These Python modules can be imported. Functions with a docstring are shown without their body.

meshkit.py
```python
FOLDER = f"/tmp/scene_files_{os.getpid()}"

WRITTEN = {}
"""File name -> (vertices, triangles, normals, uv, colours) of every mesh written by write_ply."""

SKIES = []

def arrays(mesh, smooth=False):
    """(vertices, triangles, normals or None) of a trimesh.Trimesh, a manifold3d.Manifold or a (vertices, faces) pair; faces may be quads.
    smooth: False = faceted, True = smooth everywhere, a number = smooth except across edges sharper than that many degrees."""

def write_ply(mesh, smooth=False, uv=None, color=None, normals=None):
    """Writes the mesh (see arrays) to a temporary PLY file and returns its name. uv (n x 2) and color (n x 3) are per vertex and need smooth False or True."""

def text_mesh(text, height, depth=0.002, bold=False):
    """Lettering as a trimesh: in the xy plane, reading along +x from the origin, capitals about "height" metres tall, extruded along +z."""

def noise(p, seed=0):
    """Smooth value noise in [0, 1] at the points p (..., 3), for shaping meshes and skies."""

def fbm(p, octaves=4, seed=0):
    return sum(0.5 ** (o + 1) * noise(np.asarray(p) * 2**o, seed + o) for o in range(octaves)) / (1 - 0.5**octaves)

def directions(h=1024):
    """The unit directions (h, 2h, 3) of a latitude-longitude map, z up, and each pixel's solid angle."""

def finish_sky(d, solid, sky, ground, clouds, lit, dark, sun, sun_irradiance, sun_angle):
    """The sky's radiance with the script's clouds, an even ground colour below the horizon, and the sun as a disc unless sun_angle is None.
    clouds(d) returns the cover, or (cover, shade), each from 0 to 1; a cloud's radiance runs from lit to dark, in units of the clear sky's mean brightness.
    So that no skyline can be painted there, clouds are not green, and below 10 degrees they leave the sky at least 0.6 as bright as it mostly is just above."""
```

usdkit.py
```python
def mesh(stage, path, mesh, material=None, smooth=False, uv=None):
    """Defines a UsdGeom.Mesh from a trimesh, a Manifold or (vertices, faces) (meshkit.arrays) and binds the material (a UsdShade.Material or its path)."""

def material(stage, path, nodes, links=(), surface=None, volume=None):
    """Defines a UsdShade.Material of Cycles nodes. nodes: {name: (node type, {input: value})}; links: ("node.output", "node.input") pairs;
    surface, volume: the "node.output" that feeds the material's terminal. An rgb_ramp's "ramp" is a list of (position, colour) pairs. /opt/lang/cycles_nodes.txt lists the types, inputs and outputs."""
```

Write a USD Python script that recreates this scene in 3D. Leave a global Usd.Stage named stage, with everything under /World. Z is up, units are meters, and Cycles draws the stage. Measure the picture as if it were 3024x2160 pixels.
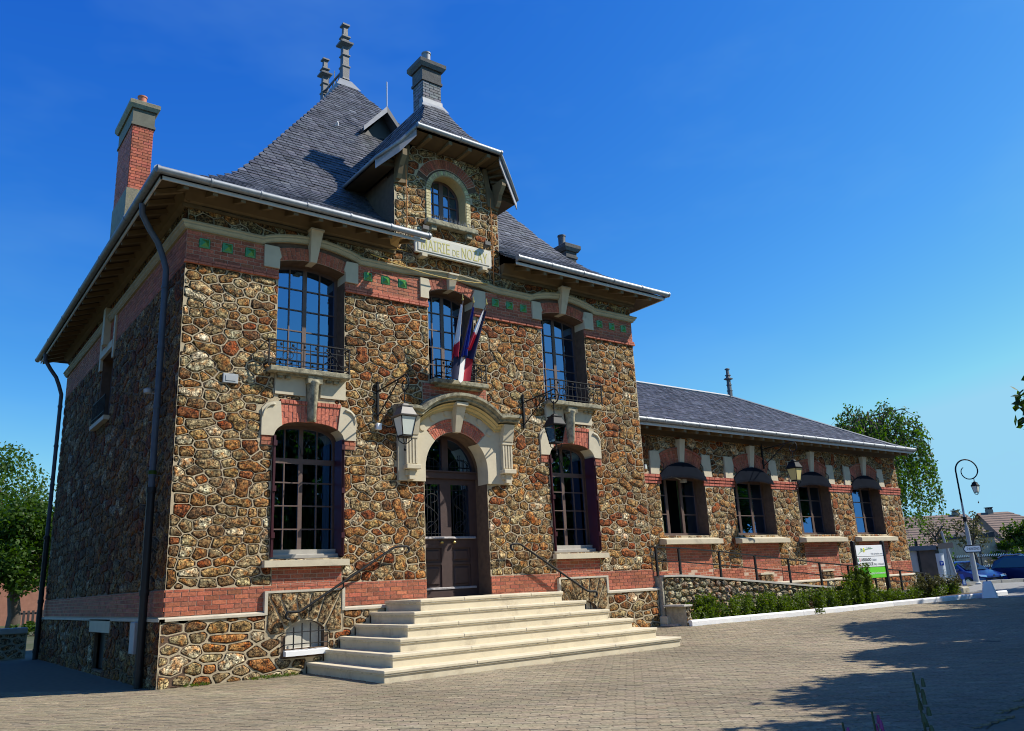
import math, random
import numpy as np
import trimesh
import shapely
from shapely.geometry import Polygon, MultiPolygon, MultiPoint, Point, LineString, box as sbox
from shapely.ops import unary_union
from pxr import Usd, UsdGeom, UsdLux, UsdShade, Gf, Sdf, Vt
import usdkit, meshkit

stage = Usd.Stage.CreateInMemory()
UsdGeom.SetStageUpAxis(stage, "Z")
stage.SetDefaultPrim(UsdGeom.Xform.Define(stage, "/World").GetPrim())
UsdGeom.Scope.Define(stage, "/World/Looks")

# ------------------------------------------------------------------ camera, sky, sun, exposure
CAM = np.array([-3.33212, -12.88956, 1.21770])
YAW, PITCH, ROLL, FPX = math.radians(37.694828), math.radians(15.070922), math.radians(-2.847639), 2386.4246
EXPOSURE = 0.38
SKY_STRENGTH, SUN_INTENSITY = 0.05, 1.25
SUN = np.array([0.592, -0.398, 0.700]); SUN /= np.linalg.norm(SUN)


def cam_axes():
    f = np.array([math.sin(YAW) * math.cos(PITCH), math.cos(YAW) * math.cos(PITCH), math.sin(PITCH)])
    r = np.cross(f, [0, 0, 1.0]); r /= np.linalg.norm(r)
    u = np.cross(r, f)
    c, s = math.cos(ROLL), math.sin(ROLL)
    return c * r + s * u, -s * r + c * u, f


CR, CU, CF = cam_axes()
camera = UsdGeom.Camera.Define(stage, "/World/camera")
camera.AddTransformOp().Set(Gf.Matrix4d(*CR, 0, *CU, 0, *(-CF), 0, *CAM, 1))
camera.CreateHorizontalApertureAttr(36.0)
camera.CreateVerticalApertureAttr(36.0 * 731 / 1024)
camera.CreateFocalLengthAttr(36.0 * FPX / 3024)
camera.CreateFStopAttr(0.0)
camera.CreateExposureAttr(EXPOSURE)

ELEV, ROT = math.asin(SUN[2]), math.atan2(SUN[0], SUN[1])
# the clear sky's colour, deepened the way the photograph's film curve does: each channel c -> gain * c ** power, levelled off near the sun
sky_nodes = {
    "sky": ("sky_texture", {"sky_type": "single_scattering", "sun_disc": False, "sun_elevation": ELEV, "sun_rotation": ROT, "altitude": 100.0, "air_density": 1.0, "aerosol_density": 0.4, "ozone_density": 1.0}),
    "sep": ("separate_color", {}), "com": ("combine_color", {}),
    "tc": ("texture_coordinate", {}), "map": ("mapping", {"scale": (1.5, 1.5, 4.0), "location": (3.7, 1.2, 0.4)}), "n": ("noise_texture", {"scale": 1.4, "detail": 5.0, "roughness": .55}),
    "r": ("rgb_ramp", {"ramp": [(0.45, (0, 0, 0)), (0.72, (.14, .14, .14))]}), "mx": ("mix", {"color2": (5.0, 9.8, 13.5)}),
    "bg": ("background_shader", {"strength": SKY_STRENGTH})}
sky_links = [("sky.color", "sep.color"), ("com.color", "mx.color1"), ("tc.generated", "map.vector"), ("map.vector", "n.vector"), ("n.fac", "r.fac"), ("r.color", "mx.fac"), ("mx.color", "bg.color")]
for ch, power, gain, top in (("r", 2.35, .24, 4.9), ("g", 1.45, 1.06, 10.2), ("b", .62, 5.0, 13.8)):
    sky_nodes |= {"p" + ch: ("math", {"math_type": "power", "value2": power}), "m" + ch: ("math", {"math_type": "multiply", "value2": gain}), "c" + ch: ("math", {"math_type": "minimum", "value2": top})}
    sky_links += [("sep." + ch, "p" + ch + ".value1"), ("p" + ch + ".value", "m" + ch + ".value1"), ("m" + ch + ".value", "c" + ch + ".value1"), ("c" + ch + ".value", "com." + ch)]
sky_mat = usdkit.material(stage, "/World/Looks/sky_look", sky_nodes, sky_links, surface="bg.background")
dome = UsdLux.DomeLight.Define(stage, "/World/sky")
UsdShade.MaterialBindingAPI.Apply(dome.GetPrim()).Bind(sky_mat)
dome.GetPrim().SetCustomDataByKey("kind", "structure")
sun = UsdLux.DistantLight.Define(stage, "/World/sun")
zx = np.cross([0, 0, 1.0], SUN); zx /= np.linalg.norm(zx)
zy = np.cross(SUN, zx)
sun.AddTransformOp().Set(Gf.Matrix4d(*zx, 0, *zy, 0, *SUN, 0, 0, 0, 0, 1))
sun.CreateNormalizeAttr(True)
sun.CreateIntensityAttr(SUN_INTENSITY)
sun.CreateAngleAttr(0.53)
sun.CreateColorAttr(Gf.Vec3f(1.0, 0.94, 0.84))


# ------------------------------------------------------------------ scene tree helpers
COUNT = {}


def numbered(parent, name):
    k = COUNT.setdefault((parent, name), 0)
    COUNT[(parent, name)] += 1
    return f"{parent}/{name}" if k == 0 else f"{parent}/{name}_{k:03d}"


class Node:
    def __init__(self, path, origin=(0, 0, 0)):
        self.path, self.o = path, np.array(origin, float)
        self.prim = stage.GetPrimAtPath(path)


def cd(prim, **kw):
    for k, v in kw.items():
        if v:
            prim.SetCustomDataByKey(k, v)


def thing(name, label, cat, loc=(0, 0, 0), group=None, kind=None):
    p = numbered("/World", name)
    x = UsdGeom.Xform.Define(stage, p)
    x.AddTranslateOp().Set(Gf.Vec3d(*map(float, loc)))
    cd(x.GetPrim(), label=label, category=cat, group=group, kind=kind)
    return Node(p, loc)


def node(parent, name, label=None):
    p = numbered(parent.path, name)
    x = UsdGeom.Xform.Define(stage, p)
    cd(x.GetPrim(), label=label)
    return Node(p, parent.o)


def part(parent, name, mesh, mat, label=None, kind=None, smooth=False, **top):
    """One Mesh prim; mesh in world metres, a MB or (v, f) or (v, f, tone)."""
    if isinstance(mesh, MB):
        mesh = mesh.arrays()
    v, f = np.asarray(mesh[0], float), np.asarray(mesh[1], int)
    tone = mesh[2] if len(mesh) > 2 else None
    base, org = (parent.path, parent.o) if parent is not None else ("/World", np.zeros(3))
    p = numbered(base, name)
    if smooth is not False and tone is not None:
        smooth = True
    m = usdkit.mesh(stage, p, (v - org, f), M[mat] if isinstance(mat, str) else mat, smooth=smooth)
    if tone is not None:
        UsdGeom.PrimvarsAPI(m).CreatePrimvar("tone", Sdf.ValueTypeNames.Color3fArray, "vertex").Set(Vt.Vec3fArray.FromNumpy(np.asarray(tone, np.float32)))
    cd(m.GetPrim(), label=label, kind=kind, **top)
    return Node(p, org)


def dup(src, loc, rotz=0, label=None, name=None, scale=1.0, group=None):
    was = src.prim.GetCustomData()
    p = numbered("/World", name or src.path.split("/")[-1])
    x = UsdGeom.Xform.Define(stage, p)
    x.GetPrim().GetReferences().AddInternalReference(src.path)
    x.ClearXformOpOrder()
    t = x.GetPrim().GetAttribute("xformOp:translate")
    UsdGeom.XformOp(t).Set(Gf.Vec3d(*map(float, loc))) if t else x.AddTranslateOp().Set(Gf.Vec3d(*map(float, loc)))
    ops = [UsdGeom.XformOp(x.GetPrim().GetAttribute("xformOp:translate"))]
    r = x.AddRotateZOp(); r.Set(float(rotz)); ops.append(r)
    if scale != 1.0:
        s = x.AddScaleOp(); s.Set(Gf.Vec3f(scale, scale, scale)); ops.append(s)
    x.SetXformOpOrder(ops)
    cd(x.GetPrim(), label=label or was.get("label"), category=was.get("category"), group=group or was.get("group"))
    x.GetPrim().SetInstanceable(True)
    return Node(p, loc)


# ------------------------------------------------------------------ mesh helpers
class Fr:
    """A plane in space: u, v in the plane, d outward."""
    def __init__(self, o, U, V, N):
        self.o, self.U, self.V, self.N = (np.array(a, float) for a in (o, U, V, N))
        self.flip = np.dot(np.cross(self.U, self.V), self.N) < 0

    def p(self, uv, d=0.0):
        uv = np.asarray(uv, float)
        d = np.broadcast_to(d, uv.shape[:-1])
        return self.o + uv[..., :1] * self.U + uv[..., 1:2] * self.V + d[..., None] * self.N


FRONT = Fr((0, 0, 0), (1, 0, 0), (0, 0, 1), (0, -1, 0))
SIDE = Fr((0, 0, 0), (0, 1, 0), (0, 0, 1), (-1, 0, 0))
WING = Fr((0, 1.0, 0), (1, 0, 0), (0, 0, 1), (0, -1, 0))
UP = Fr((0, 0, 0), (1, 0, 0), (0, 1, 0), (0, 0, 1))


def polys(g):
    if g is None or g.is_empty:
        return []
    if g.geom_type == "Polygon":
        return [g]
    return [x for x in getattr(g, "geoms", []) if x.geom_type == "Polygon" and x.area > 1e-7]


class MB:
    def __init__(self):
        self.v, self.f, self.t, self.n = [], [], [], 0

    def add(self, v, f, tone=None):
        v = np.asarray(v, float).reshape(-1, 3)
        f = np.asarray(f, int)
        if f.shape[1] == 4:
            f = np.vstack([f[:, [0, 1, 2]], f[:, [0, 2, 3]]])
        self.v.append(v); self.f.append(f + self.n); self.n += len(v)
        if tone is not None:
            self.t.append(np.broadcast_to(np.asarray(tone, float), (len(v), 3)))
        return self

    def addm(self, m):
        return self.add(m[0], m[1], m[2] if len(m) > 2 else None)

    def arrays(self):
        if not self.v:
            return np.zeros((0, 3)), np.zeros((0, 3), int)
        v, f = np.vstack(self.v), np.vstack(self.f)
        return (v, f, np.vstack(self.t)) if self.t else (v, f)

    def box(self, x0, x1, y0, y1, z0, z1, tone=None):
        v = np.array([[x, y, z] for x in (x0, x1) for y in (y0, y1) for z in (z0, z1)])
        return self.add(v, [[0, 1, 3, 2], [4, 6, 7, 5], [0, 4, 5, 1], [2, 3, 7, 6], [0, 2, 6, 4], [1, 5, 7, 3]], tone)

    def cbox(self, x0, x1, y0, y1, z0, z1, c=0.01, tone=None):
        """A box with chamfered edges."""
        pts = []
        for x, sx in ((x0, 1), (x1, -1)):
            for y, sy in ((y0, 1), (y1, -1)):
                for z, sz in ((z0, 1), (z1, -1)):
                    pts += [(x, y + sy * c, z + sz * c), (x + sx * c, y, z + sz * c), (x + sx * c, y + sy * c, z)]
        h = trimesh.convex.convex_hull(np.array(pts))
        return self.add(h.vertices, h.faces, tone)

    def hull(self, pts, tone=None):
        h = trimesh.convex.convex_hull(np.asarray(pts, float))
        return self.add(h.vertices, h.faces, tone)

    def bar(self, a, b, w, h, up=(0, 0, 1), tone=None):
        a, b = np.asarray(a, float), np.asarray(b, float)
        t = b - a; L = np.linalg.norm(t); t /= L
        if abs(np.dot(t, up)) > .98 * np.linalg.norm(up):
            up = (1.0, 0, 0) if abs(t[0]) < .9 else (0, 1.0, 0)
        s = np.cross(t, up); s /= np.linalg.norm(s) + 1e-12
        u = np.cross(s, t)
        v = [p + i * s * w / 2 + j * u * h / 2 for p in (a, b) for i, j in ((-1, -1), (1, -1), (1, 1), (-1, 1))]
        return self.add(v, [[3, 2, 1, 0], [4, 5, 6, 7], [0, 1, 5, 4], [1, 2, 6, 5], [2, 3, 7, 6], [3, 0, 4, 7]], tone)

    def tube(self, pts, r, sides=7, closed=False, tone=None):
        p = np.asarray(pts, float)
        r = np.broadcast_to(r, (len(p),))
        t = np.gradient(p, axis=0); t /= np.linalg.norm(t, axis=1, keepdims=True) + 1e-12
        a = np.cross(t[0], [0, 0, 1.0]) if abs(t[0][2]) < 0.9 else np.cross(t[0], [1.0, 0, 0])
        a /= np.linalg.norm(a)
        ang = np.arange(sides) * 2 * math.pi / sides
        V = []
        for i in range(len(p)):
            a = a - t[i] * np.dot(a, t[i]); a /= np.linalg.norm(a) + 1e-12
            b = np.cross(t[i], a)
            V.append(p[i] + r[i] * (np.cos(ang)[:, None] * a + np.sin(ang)[:, None] * b))
        n = len(p)
        F = []
        for i in range(n - 1):
            for j in range(sides):
                k = (j + 1) % sides
                F.append([i * sides + j, i * sides + k, (i + 1) * sides + k, (i + 1) * sides + j])
        V = np.vstack(V + [p[:1], p[-1:]])
        self.add(V, F, tone)
        base = self.n - len(V)
        caps = [[base + n * sides, base + (j + 1) % sides, base + j] for j in range(sides)] + [[base + n * sides + 1, base + (n - 1) * sides + j, base + (n - 1) * sides + (j + 1) % sides] for j in range(sides)]
        self.f.append(np.array(caps))
        return self

    def lathe(self, prof, c, sides=16, phase=0.0, tone=None):
        """prof: (r, z) from bottom to top, about the vertical through c."""
        prof = np.asarray(prof, float)
        ang = np.arange(sides) * 2 * math.pi / sides + phase
        V = np.array([[c[0] + r * math.cos(a), c[1] + r * math.sin(a), c[2] + z] for r, z in prof for a in ang])
        F = [[i * sides + j, i * sides + (j + 1) % sides, (i + 1) * sides + (j + 1) % sides, (i + 1) * sides + j] for i in range(len(prof) - 1) for j in range(sides)]
        self.add(V, F, tone)
        b = self.n - len(V)
        n = len(prof)
        self.f.append(np.array([[b, b + j + 1, b + j] for j in range(1, sides - 1)] + [[b + (n - 1) * sides, b + (n - 1) * sides + j, b + (n - 1) * sides + j + 1] for j in range(1, sides - 1)])[:, [0, 2, 1]] if False else np.array([[b, b + j + 1, b + j] for j in range(1, sides - 1)] + [[b + (n - 1) * sides, b + (n - 1) * sides + j, b + (n - 1) * sides + j + 1] for j in range(1, sides - 1)]))
        return self

    def sheet(self, poly, fr, d=0.0, tone=None):
        for g in polys(poly):
            v, f = trimesh.creation.triangulate_polygon(g, engine="earcut")
            f = np.asarray(f)
            tri = v[f]
            ar = np.cross(tri[:, 1] - tri[:, 0], tri[:, 2] - tri[:, 0])
            f = np.where((ar < 0)[:, None], f[:, ::-1], f)
            if fr.flip:
                f = f[:, ::-1]
            self.add(fr.p(v, d), f, tone)
        return self

    def prism(self, poly, fr, d0, d1, back=False, tone=None):
        for g in polys(poly):
            self.sheet(g, fr, d1, tone)
            if back:
                v, f = trimesh.creation.triangulate_polygon(g, engine="earcut")
                f = np.asarray(f)
                tri = v[f]
                ar = np.cross(tri[:, 1] - tri[:, 0], tri[:, 2] - tri[:, 0])
                f = np.where((ar > 0)[:, None], f[:, ::-1], f)
                self.add(fr.p(v, d0), f[:, ::-1] if fr.flip else f, tone)
            g = shapely.geometry.polygon.orient(g)
            for ring in [g.exterior, *g.interiors]:
                c = np.array(ring.coords)[:-1]
                n = len(c)
                V = np.vstack([fr.p(c, d0), fr.p(c, d1)])
                F = np.array([[i, (i + 1) % n, n + (i + 1) % n, n + i] for i in range(n)])
                self.add(V, F[:, ::-1] if fr.flip else F, tone)
        return self

    def block(self, c, fr, d0, d1, ch=0.004, tone=None):
        """A convex piece with its front edge chamfered."""
        c = np.asarray(c, float)
        if len(c) > 1 and np.allclose(c[0], c[-1]):
            c = c[:-1]
        x, y = c[:, 0], c[:, 1]
        if np.dot(x, np.roll(y, -1)) - np.dot(y, np.roll(x, -1)) < 0:
            c = c[::-1]
        n, m = len(c), c.mean(0)
        dist = np.linalg.norm(c - m, axis=1, keepdims=True)
        top = c + (m - c) * np.minimum(0.45, ch * 1.4 / np.maximum(dist, 1e-6))
        V = np.vstack([fr.p(c, d0), fr.p(c, d1 - ch), fr.p(top, d1)])
        i = np.arange(n); j = (i + 1) % n
        F = np.vstack([np.stack([i, j, n + j, n + i], 1), np.stack([n + i, n + j, 2 * n + j, 2 * n + i], 1)])
        F = np.vstack([F[:, [0, 1, 2]], F[:, [0, 2, 3]], np.array([[2 * n, 2 * n + k, 2 * n + k + 1] for k in range(1, n - 1)])])
        return self.add(V, F[:, ::-1] if fr.flip else F, tone)


def screen_size(c, area, n=None):
    """About how many square pixels (photograph's) a piece covers; 0 outside the frame."""
    d = np.asarray(c) - CAM
    z = d @ CF
    if z < 0.5:
        return 0.0
    px, py = FPX * (d @ CR) / z, FPX * (d @ CU) / z
    if abs(px) > 1520 or abs(py) > 1090:
        return 0.0
    k = 1.0 if n is None else max(0.0, -np.dot(d, n) / np.linalg.norm(d))
    return area * k * (FPX / z) ** 2


def pieces(parent, name, items, mat, limit=300, rest=None, area=None):
    """items: (mesh, centre, area, normal). The ones that show largest become parts of their own, the rest one part of kind stuff."""
    order = sorted(range(len(items)), key=lambda i: -screen_size(items[i][1], items[i][2], items[i][3]))
    for i in order[:limit]:
        part(parent, name, items[i][0], mat)
    left = MB()
    for i in order[limit:]:
        left.addm(items[i][0])
    if left.v:
        part(parent, rest or name + "_field", left, mat, kind="stuff")


def one(fn):
    m = MB(); fn(m)
    return m.arrays()


def arc(cx, cz, r, a0, a1, n=16):
    a = np.radians(np.linspace(a0, a1, n))
    return np.stack([cx + r * np.cos(a), cz + r * np.sin(a)], 1)


def seg_arch(x0, x1, z0, zs, zc, n=13):
    """Opening with a segmental head."""
    t = np.linspace(1, -1, n)
    h, w = zc - zs, (x1 - x0) / 2
    R = (w * w + h * h) / (2 * h)
    xs = (x0 + x1) / 2 + w * t
    zz = zc - R + np.sqrt(R * R - (w * t) ** 2)
    return Polygon([(x0, z0), (x1, z0), *zip(xs, zz)])


def basket(x0, x1, z0, zs, zc, p=2.6, n=19):
    a = np.linspace(0, math.pi, n)
    c, s = np.cos(a), np.sin(a)
    w = (x1 - x0) / 2
    xs = (x0 + x1) / 2 + w * np.sign(c) * np.abs(c) ** (2 / p)
    zz = zs + (zc - zs) * np.abs(s) ** (2 / p)
    return Polygon([(x0, z0), (x1, z0), *zip(xs, zz)]).buffer(0)


def resample(ring, n):
    c = LineString(np.array(ring))
    return np.array([c.interpolate(t, normalized=True).coords[0] for t in np.linspace(0, 1, n, endpoint=False)])


# ------------------------------------------------------------------ stones, bricks
PAL = np.array([(.36, .22, .085), (.40, .30, .155), (.27, .092, .030), (.20, .115, .05), (.56, .47, .31), (.34, .16, .05), (.30, .22, .11)])


def tone_of(rng, x=5.0, warm=1.0):
    pale = max(0.0, 1 - max(x, 0) / 3.0)
    w = np.array([.25, .14 + .25 * pale, .13 * warm * (1 - .7 * pale), .13, .08 + .12 * pale, .2 * (1 - .5 * pale), .17 + .1 * pale]); w /= w.sum()
    return np.clip(PAL[rng.choice(len(PAL), p=w)] * rng.uniform(.75, 1.2) * rng.normal(1, .02, 3), .02, .8)


def cells(region, su, sv, rng, lloyd=1, merge=0.0):
    """Irregular polygons filling the region, about su wide and sv high."""
    x0, y0, x1, y1 = region.bounds
    k = su / sv
    n = int((x1 - x0) * (y1 - y0) / (su * sv))
    g = []
    ny = max(1, round((y1 - y0) / sv))
    for j in range(-1, ny + 1):
        x = x0 - su * rng.uniform(0.2, 1.2)
        while x < x1 + su:
            step = su * (rng.uniform(.4, .75) if rng.random() < .3 else rng.uniform(.75, 1.75))
            g.append((x + step / 2, (y0 + (j + .5) * sv + rng.uniform(-.46, .46) * sv) * k))
            x += step
    g = np.array(g)
    env = sbox(x0 - su, y0 * k - su, x1 + su, y1 * k + su)
    for it in range(lloyd + 1):
        vp = [p.intersection(env) for p in shapely.voronoi_polygons(MultiPoint(g), extend_to=env).geoms]
        if it < lloyd:
            g = np.array([p.centroid.coords[0] for p in vp if not p.is_empty])
    shapely.prepare(region)
    out = []
    for p in vp:
        q = shapely.affinity.scale(p, 1, 1 / k, origin=(0, 0))
        if not region.intersects(q):
            continue
        q = q if region.contains(q) else q.intersection(region)
        out += polys(q)
    if merge:           # some neighbours become one longer stone
        tree_ = shapely.STRtree(out)
        gone, res = set(), []
        for i in rng.permutation(len(out)):
            if i in gone:
                continue
            gone.add(i)
            q = out[i]
            if rng.random() < merge:
                c0 = q.centroid
                best = None
                for j in tree_.query(q):
                    if j in gone or out[j].area + q.area > 2.4 * su * sv:
                        continue
                    e = q.intersection(out[j]).length
                    c1 = out[j].centroid
                    sc = e * (1.6 if abs(c1.x - c0.x) > 1.3 * abs(c1.y - c0.y) else .8)
                    if e > .05 and (best is None or sc > best[0]):
                        best = (sc, j)
                if best:
                    u = q.union(out[best[1]])
                    if u.geom_type == "Polygon" and u.area > .86 * u.convex_hull.area:
                        gone.add(best[1]); q = u
            res.append(q)
        out = res
    return out


def stone_mesh(poly, fr, rng, h=0.03, base=-0.012, tone=(.4, .3, .2), n=11):
    c = resample(poly.exterior.coords, n)
    x, y = c[:, 0], c[:, 1]
    if np.dot(x, np.roll(y, -1)) - np.dot(y, np.roll(x, -1)) < 0:
        c = c[::-1]
    m = c.mean(0)
    size = math.sqrt(poly.area)
    dist = np.linalg.norm(c - m, axis=1, keepdims=True)
    c1 = c + (m - c) * np.minimum(.35, 0.014 / np.maximum(dist, 1e-6))
    c2 = c + (m - c) * rng.uniform(.4, .6, (n, 1))
    hh = h * min(1.3, size / .2)
    d1 = hh * rng.uniform(.35, .75, n)
    d2 = hh * rng.uniform(.75, 1.15, n)
    V = np.vstack([fr.p(c, base), fr.p(c1, d1), fr.p(c2, d2), fr.p(m[None], hh * rng.uniform(.8, 1.2))])
    i = np.arange(n); j = (i + 1) % n
    F = np.vstack([np.stack([i, j, n + j, n + i], 1), np.stack([n + i, n + j, 2 * n + j, 2 * n + i], 1)])
    F = np.vstack([F[:, [0, 1, 2]], F[:, [0, 2, 3]], np.stack([2 * n + i, 2 * n + j, np.full(n, 3 * n)], 1)])
    if fr.flip:
        F = F[:, ::-1]
    return V, F, np.broadcast_to(tone, (len(V), 3))


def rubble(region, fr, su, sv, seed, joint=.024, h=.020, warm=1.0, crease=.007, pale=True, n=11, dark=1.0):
    """Rubble masonry over the region: the stones and the raised pointing between them."""
    rng = np.random.default_rng(seed)
    items, mortar = [], MB()
    for g in polys(region):
        for q in cells(g, su * .80, sv * .86, rng, merge=.5):
            rnd = rng.uniform(.008, .03)
            s = q.buffer(-joint * rng.uniform(.32, .75) - rnd).buffer(rnd)
            s = max(polys(s), key=lambda a: a.area, default=None)
            if s is None or s.area < .0022:
                mortar.sheet(q, fr, 0.0)
                continue
            s = s.simplify(.004)
            hole = s.buffer(crease, join_style=2)
            mortar.sheet(q.difference(hole), fr, rng.uniform(-.002, .002))
            c = s.centroid.coords[0]
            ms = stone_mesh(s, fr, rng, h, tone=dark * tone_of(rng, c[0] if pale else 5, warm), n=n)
            items.append((ms, fr.p(np.array(c), .02), s.area, fr.N))
    return items, mortar


def bricks(region, fr, seed, course=.0683, length=.225, joint=.01, d=.006, z0=None, base=-.01, tint=(.36, .112, .062)):
    rng = np.random.default_rng(seed)
    items = []
    for g in polys(region):
        x0, y0, x1, y1 = g.bounds
        zz = y0 if z0 is None else z0 + math.floor((y0 - z0) / course) * course
        k = round((zz - (z0 or 0)) / course)
        shapely.prepare(g)
        while zz < y1 - .01:
            x = math.floor(x0 / length) * length - (length / 2 if k % 2 else 0)
            while x < x1:
                b = sbox(x + joint / 2, zz + joint / 2, x + length - joint / 2, zz + course - joint / 2)
                if g.intersects(b):
                    inside = g.contains(b)
                    for q in ([b] if inside else polys(b.intersection(g.buffer(-.003)))):
                        if q.area < .0008:
                            continue
                        t = np.array(tint) * rng.uniform(.75, 1.25) * rng.normal(1, .05, 3)
                        q = q if inside else q.convex_hull
                        ms = one(lambda m: m.block(np.array(q.exterior.coords), fr, base, d + rng.uniform(-.0015, .002), .003, np.clip(t, .01, 1)))
                        items.append((ms, fr.p(np.array(q.centroid.coords[0])), q.area, fr.N))
                x += length
            zz += course; k += 1
    return items


def voussoirs(cx, cz, r0, r1, a0, a1, n, fr, seed, d=.008, base=-.01, tint=(.36, .112, .062), split=True, gap=.009):
    """Bricks standing on an arch; split: two bricks to the height, broken alternately."""
    rng = np.random.default_rng(seed)
    items = []
    for i in range(n):
        b0, b1 = a0 + (a1 - a0) * i / n, a0 + (a1 - a0) * (i + 1) / n
        cut = [r0, r0 + (r1 - r0) * (.36 if i % 2 else .68), r1] if split else [r0, r1]
        for ra, rb in zip(cut[:-1], cut[1:]):
            ga = math.degrees(gap / 2 / ((ra + rb) / 2)) * (1 if b1 > b0 else -1)
            pts = np.vstack([arc(cx, cz, ra + gap / 2, b0 + ga, b1 - ga, 2), arc(cx, cz, rb - gap / 2, b1 - ga, b0 + ga, 2)])
            t = np.clip(np.array(tint) * rng.uniform(.8, 1.25) * rng.normal(1, .05, 3), .01, 1)
            ms = one(lambda m: m.block(pts, fr, base, d + rng.uniform(-.0015, .002), .003, t))
            items.append((ms, fr.p(pts.mean(0)), Polygon(pts).area, fr.N))
    return items


# ------------------------------------------------------------------ materials
M = {}


def mat(name, nodes, links, surface):
    M[name] = usdkit.material(stage, "/World/Looks/" + name, nodes, links, surface=surface)
    return M[name]


def plain(name, col, rough=.6, var=.18, scale=6.0, metallic=0.0, bump=0.0, bscale=40.0, spec=.5, detail=5.0, dark=None):
    """One colour, mottled by noise, with a fine relief."""
    c = np.array(col)
    n = {"g": ("geometry", {}), "n": ("noise_texture", {"scale": scale, "detail": detail, "roughness": .62}),
         "r": ("rgb_ramp", {"ramp": [(.25, tuple(np.clip(c * (1 - var), 0, 1))), (.5, tuple(c)), (.78, tuple(np.clip(c * (1 + var), 0, 1)))]}),
         "p": ("principled_bsdf", {"roughness": rough, "metallic": metallic, "specular_ior_level": spec})}
    l = [("g.position", "n.vector"), ("n.fac", "r.fac")]
    out = "r.color"
    if dark is not None:   # blotches of dirt: (colour, scale, threshold, strength)
        n |= {"dn": ("noise_texture", {"scale": dark[1], "detail": 6.0, "roughness": .7}), "dr": ("rgb_ramp", {"ramp": [(dark[2], (0, 0, 0)), (dark[2] + .16, (dark[3],) * 3)]}), "dm": ("mix", {"color2": dark[0]})}
        l += [("g.position", "dn.vector"), ("dn.fac", "dr.fac"), ("dr.color", "dm.fac"), ("r.color", "dm.color1")]
        out = "dm.color"
    l.append((out, "p.base_color"))
    if bump:
        n |= {"bn": ("noise_texture", {"scale": bscale, "detail": 6.0, "roughness": .65}), "b": ("bump", {"strength": bump, "distance": .02})}
        l += [("g.position", "bn.vector"), ("bn.fac", "b.height"), ("b.normal", "p.normal")]
    return mat(name, n, l, "p.BSDF")


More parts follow.
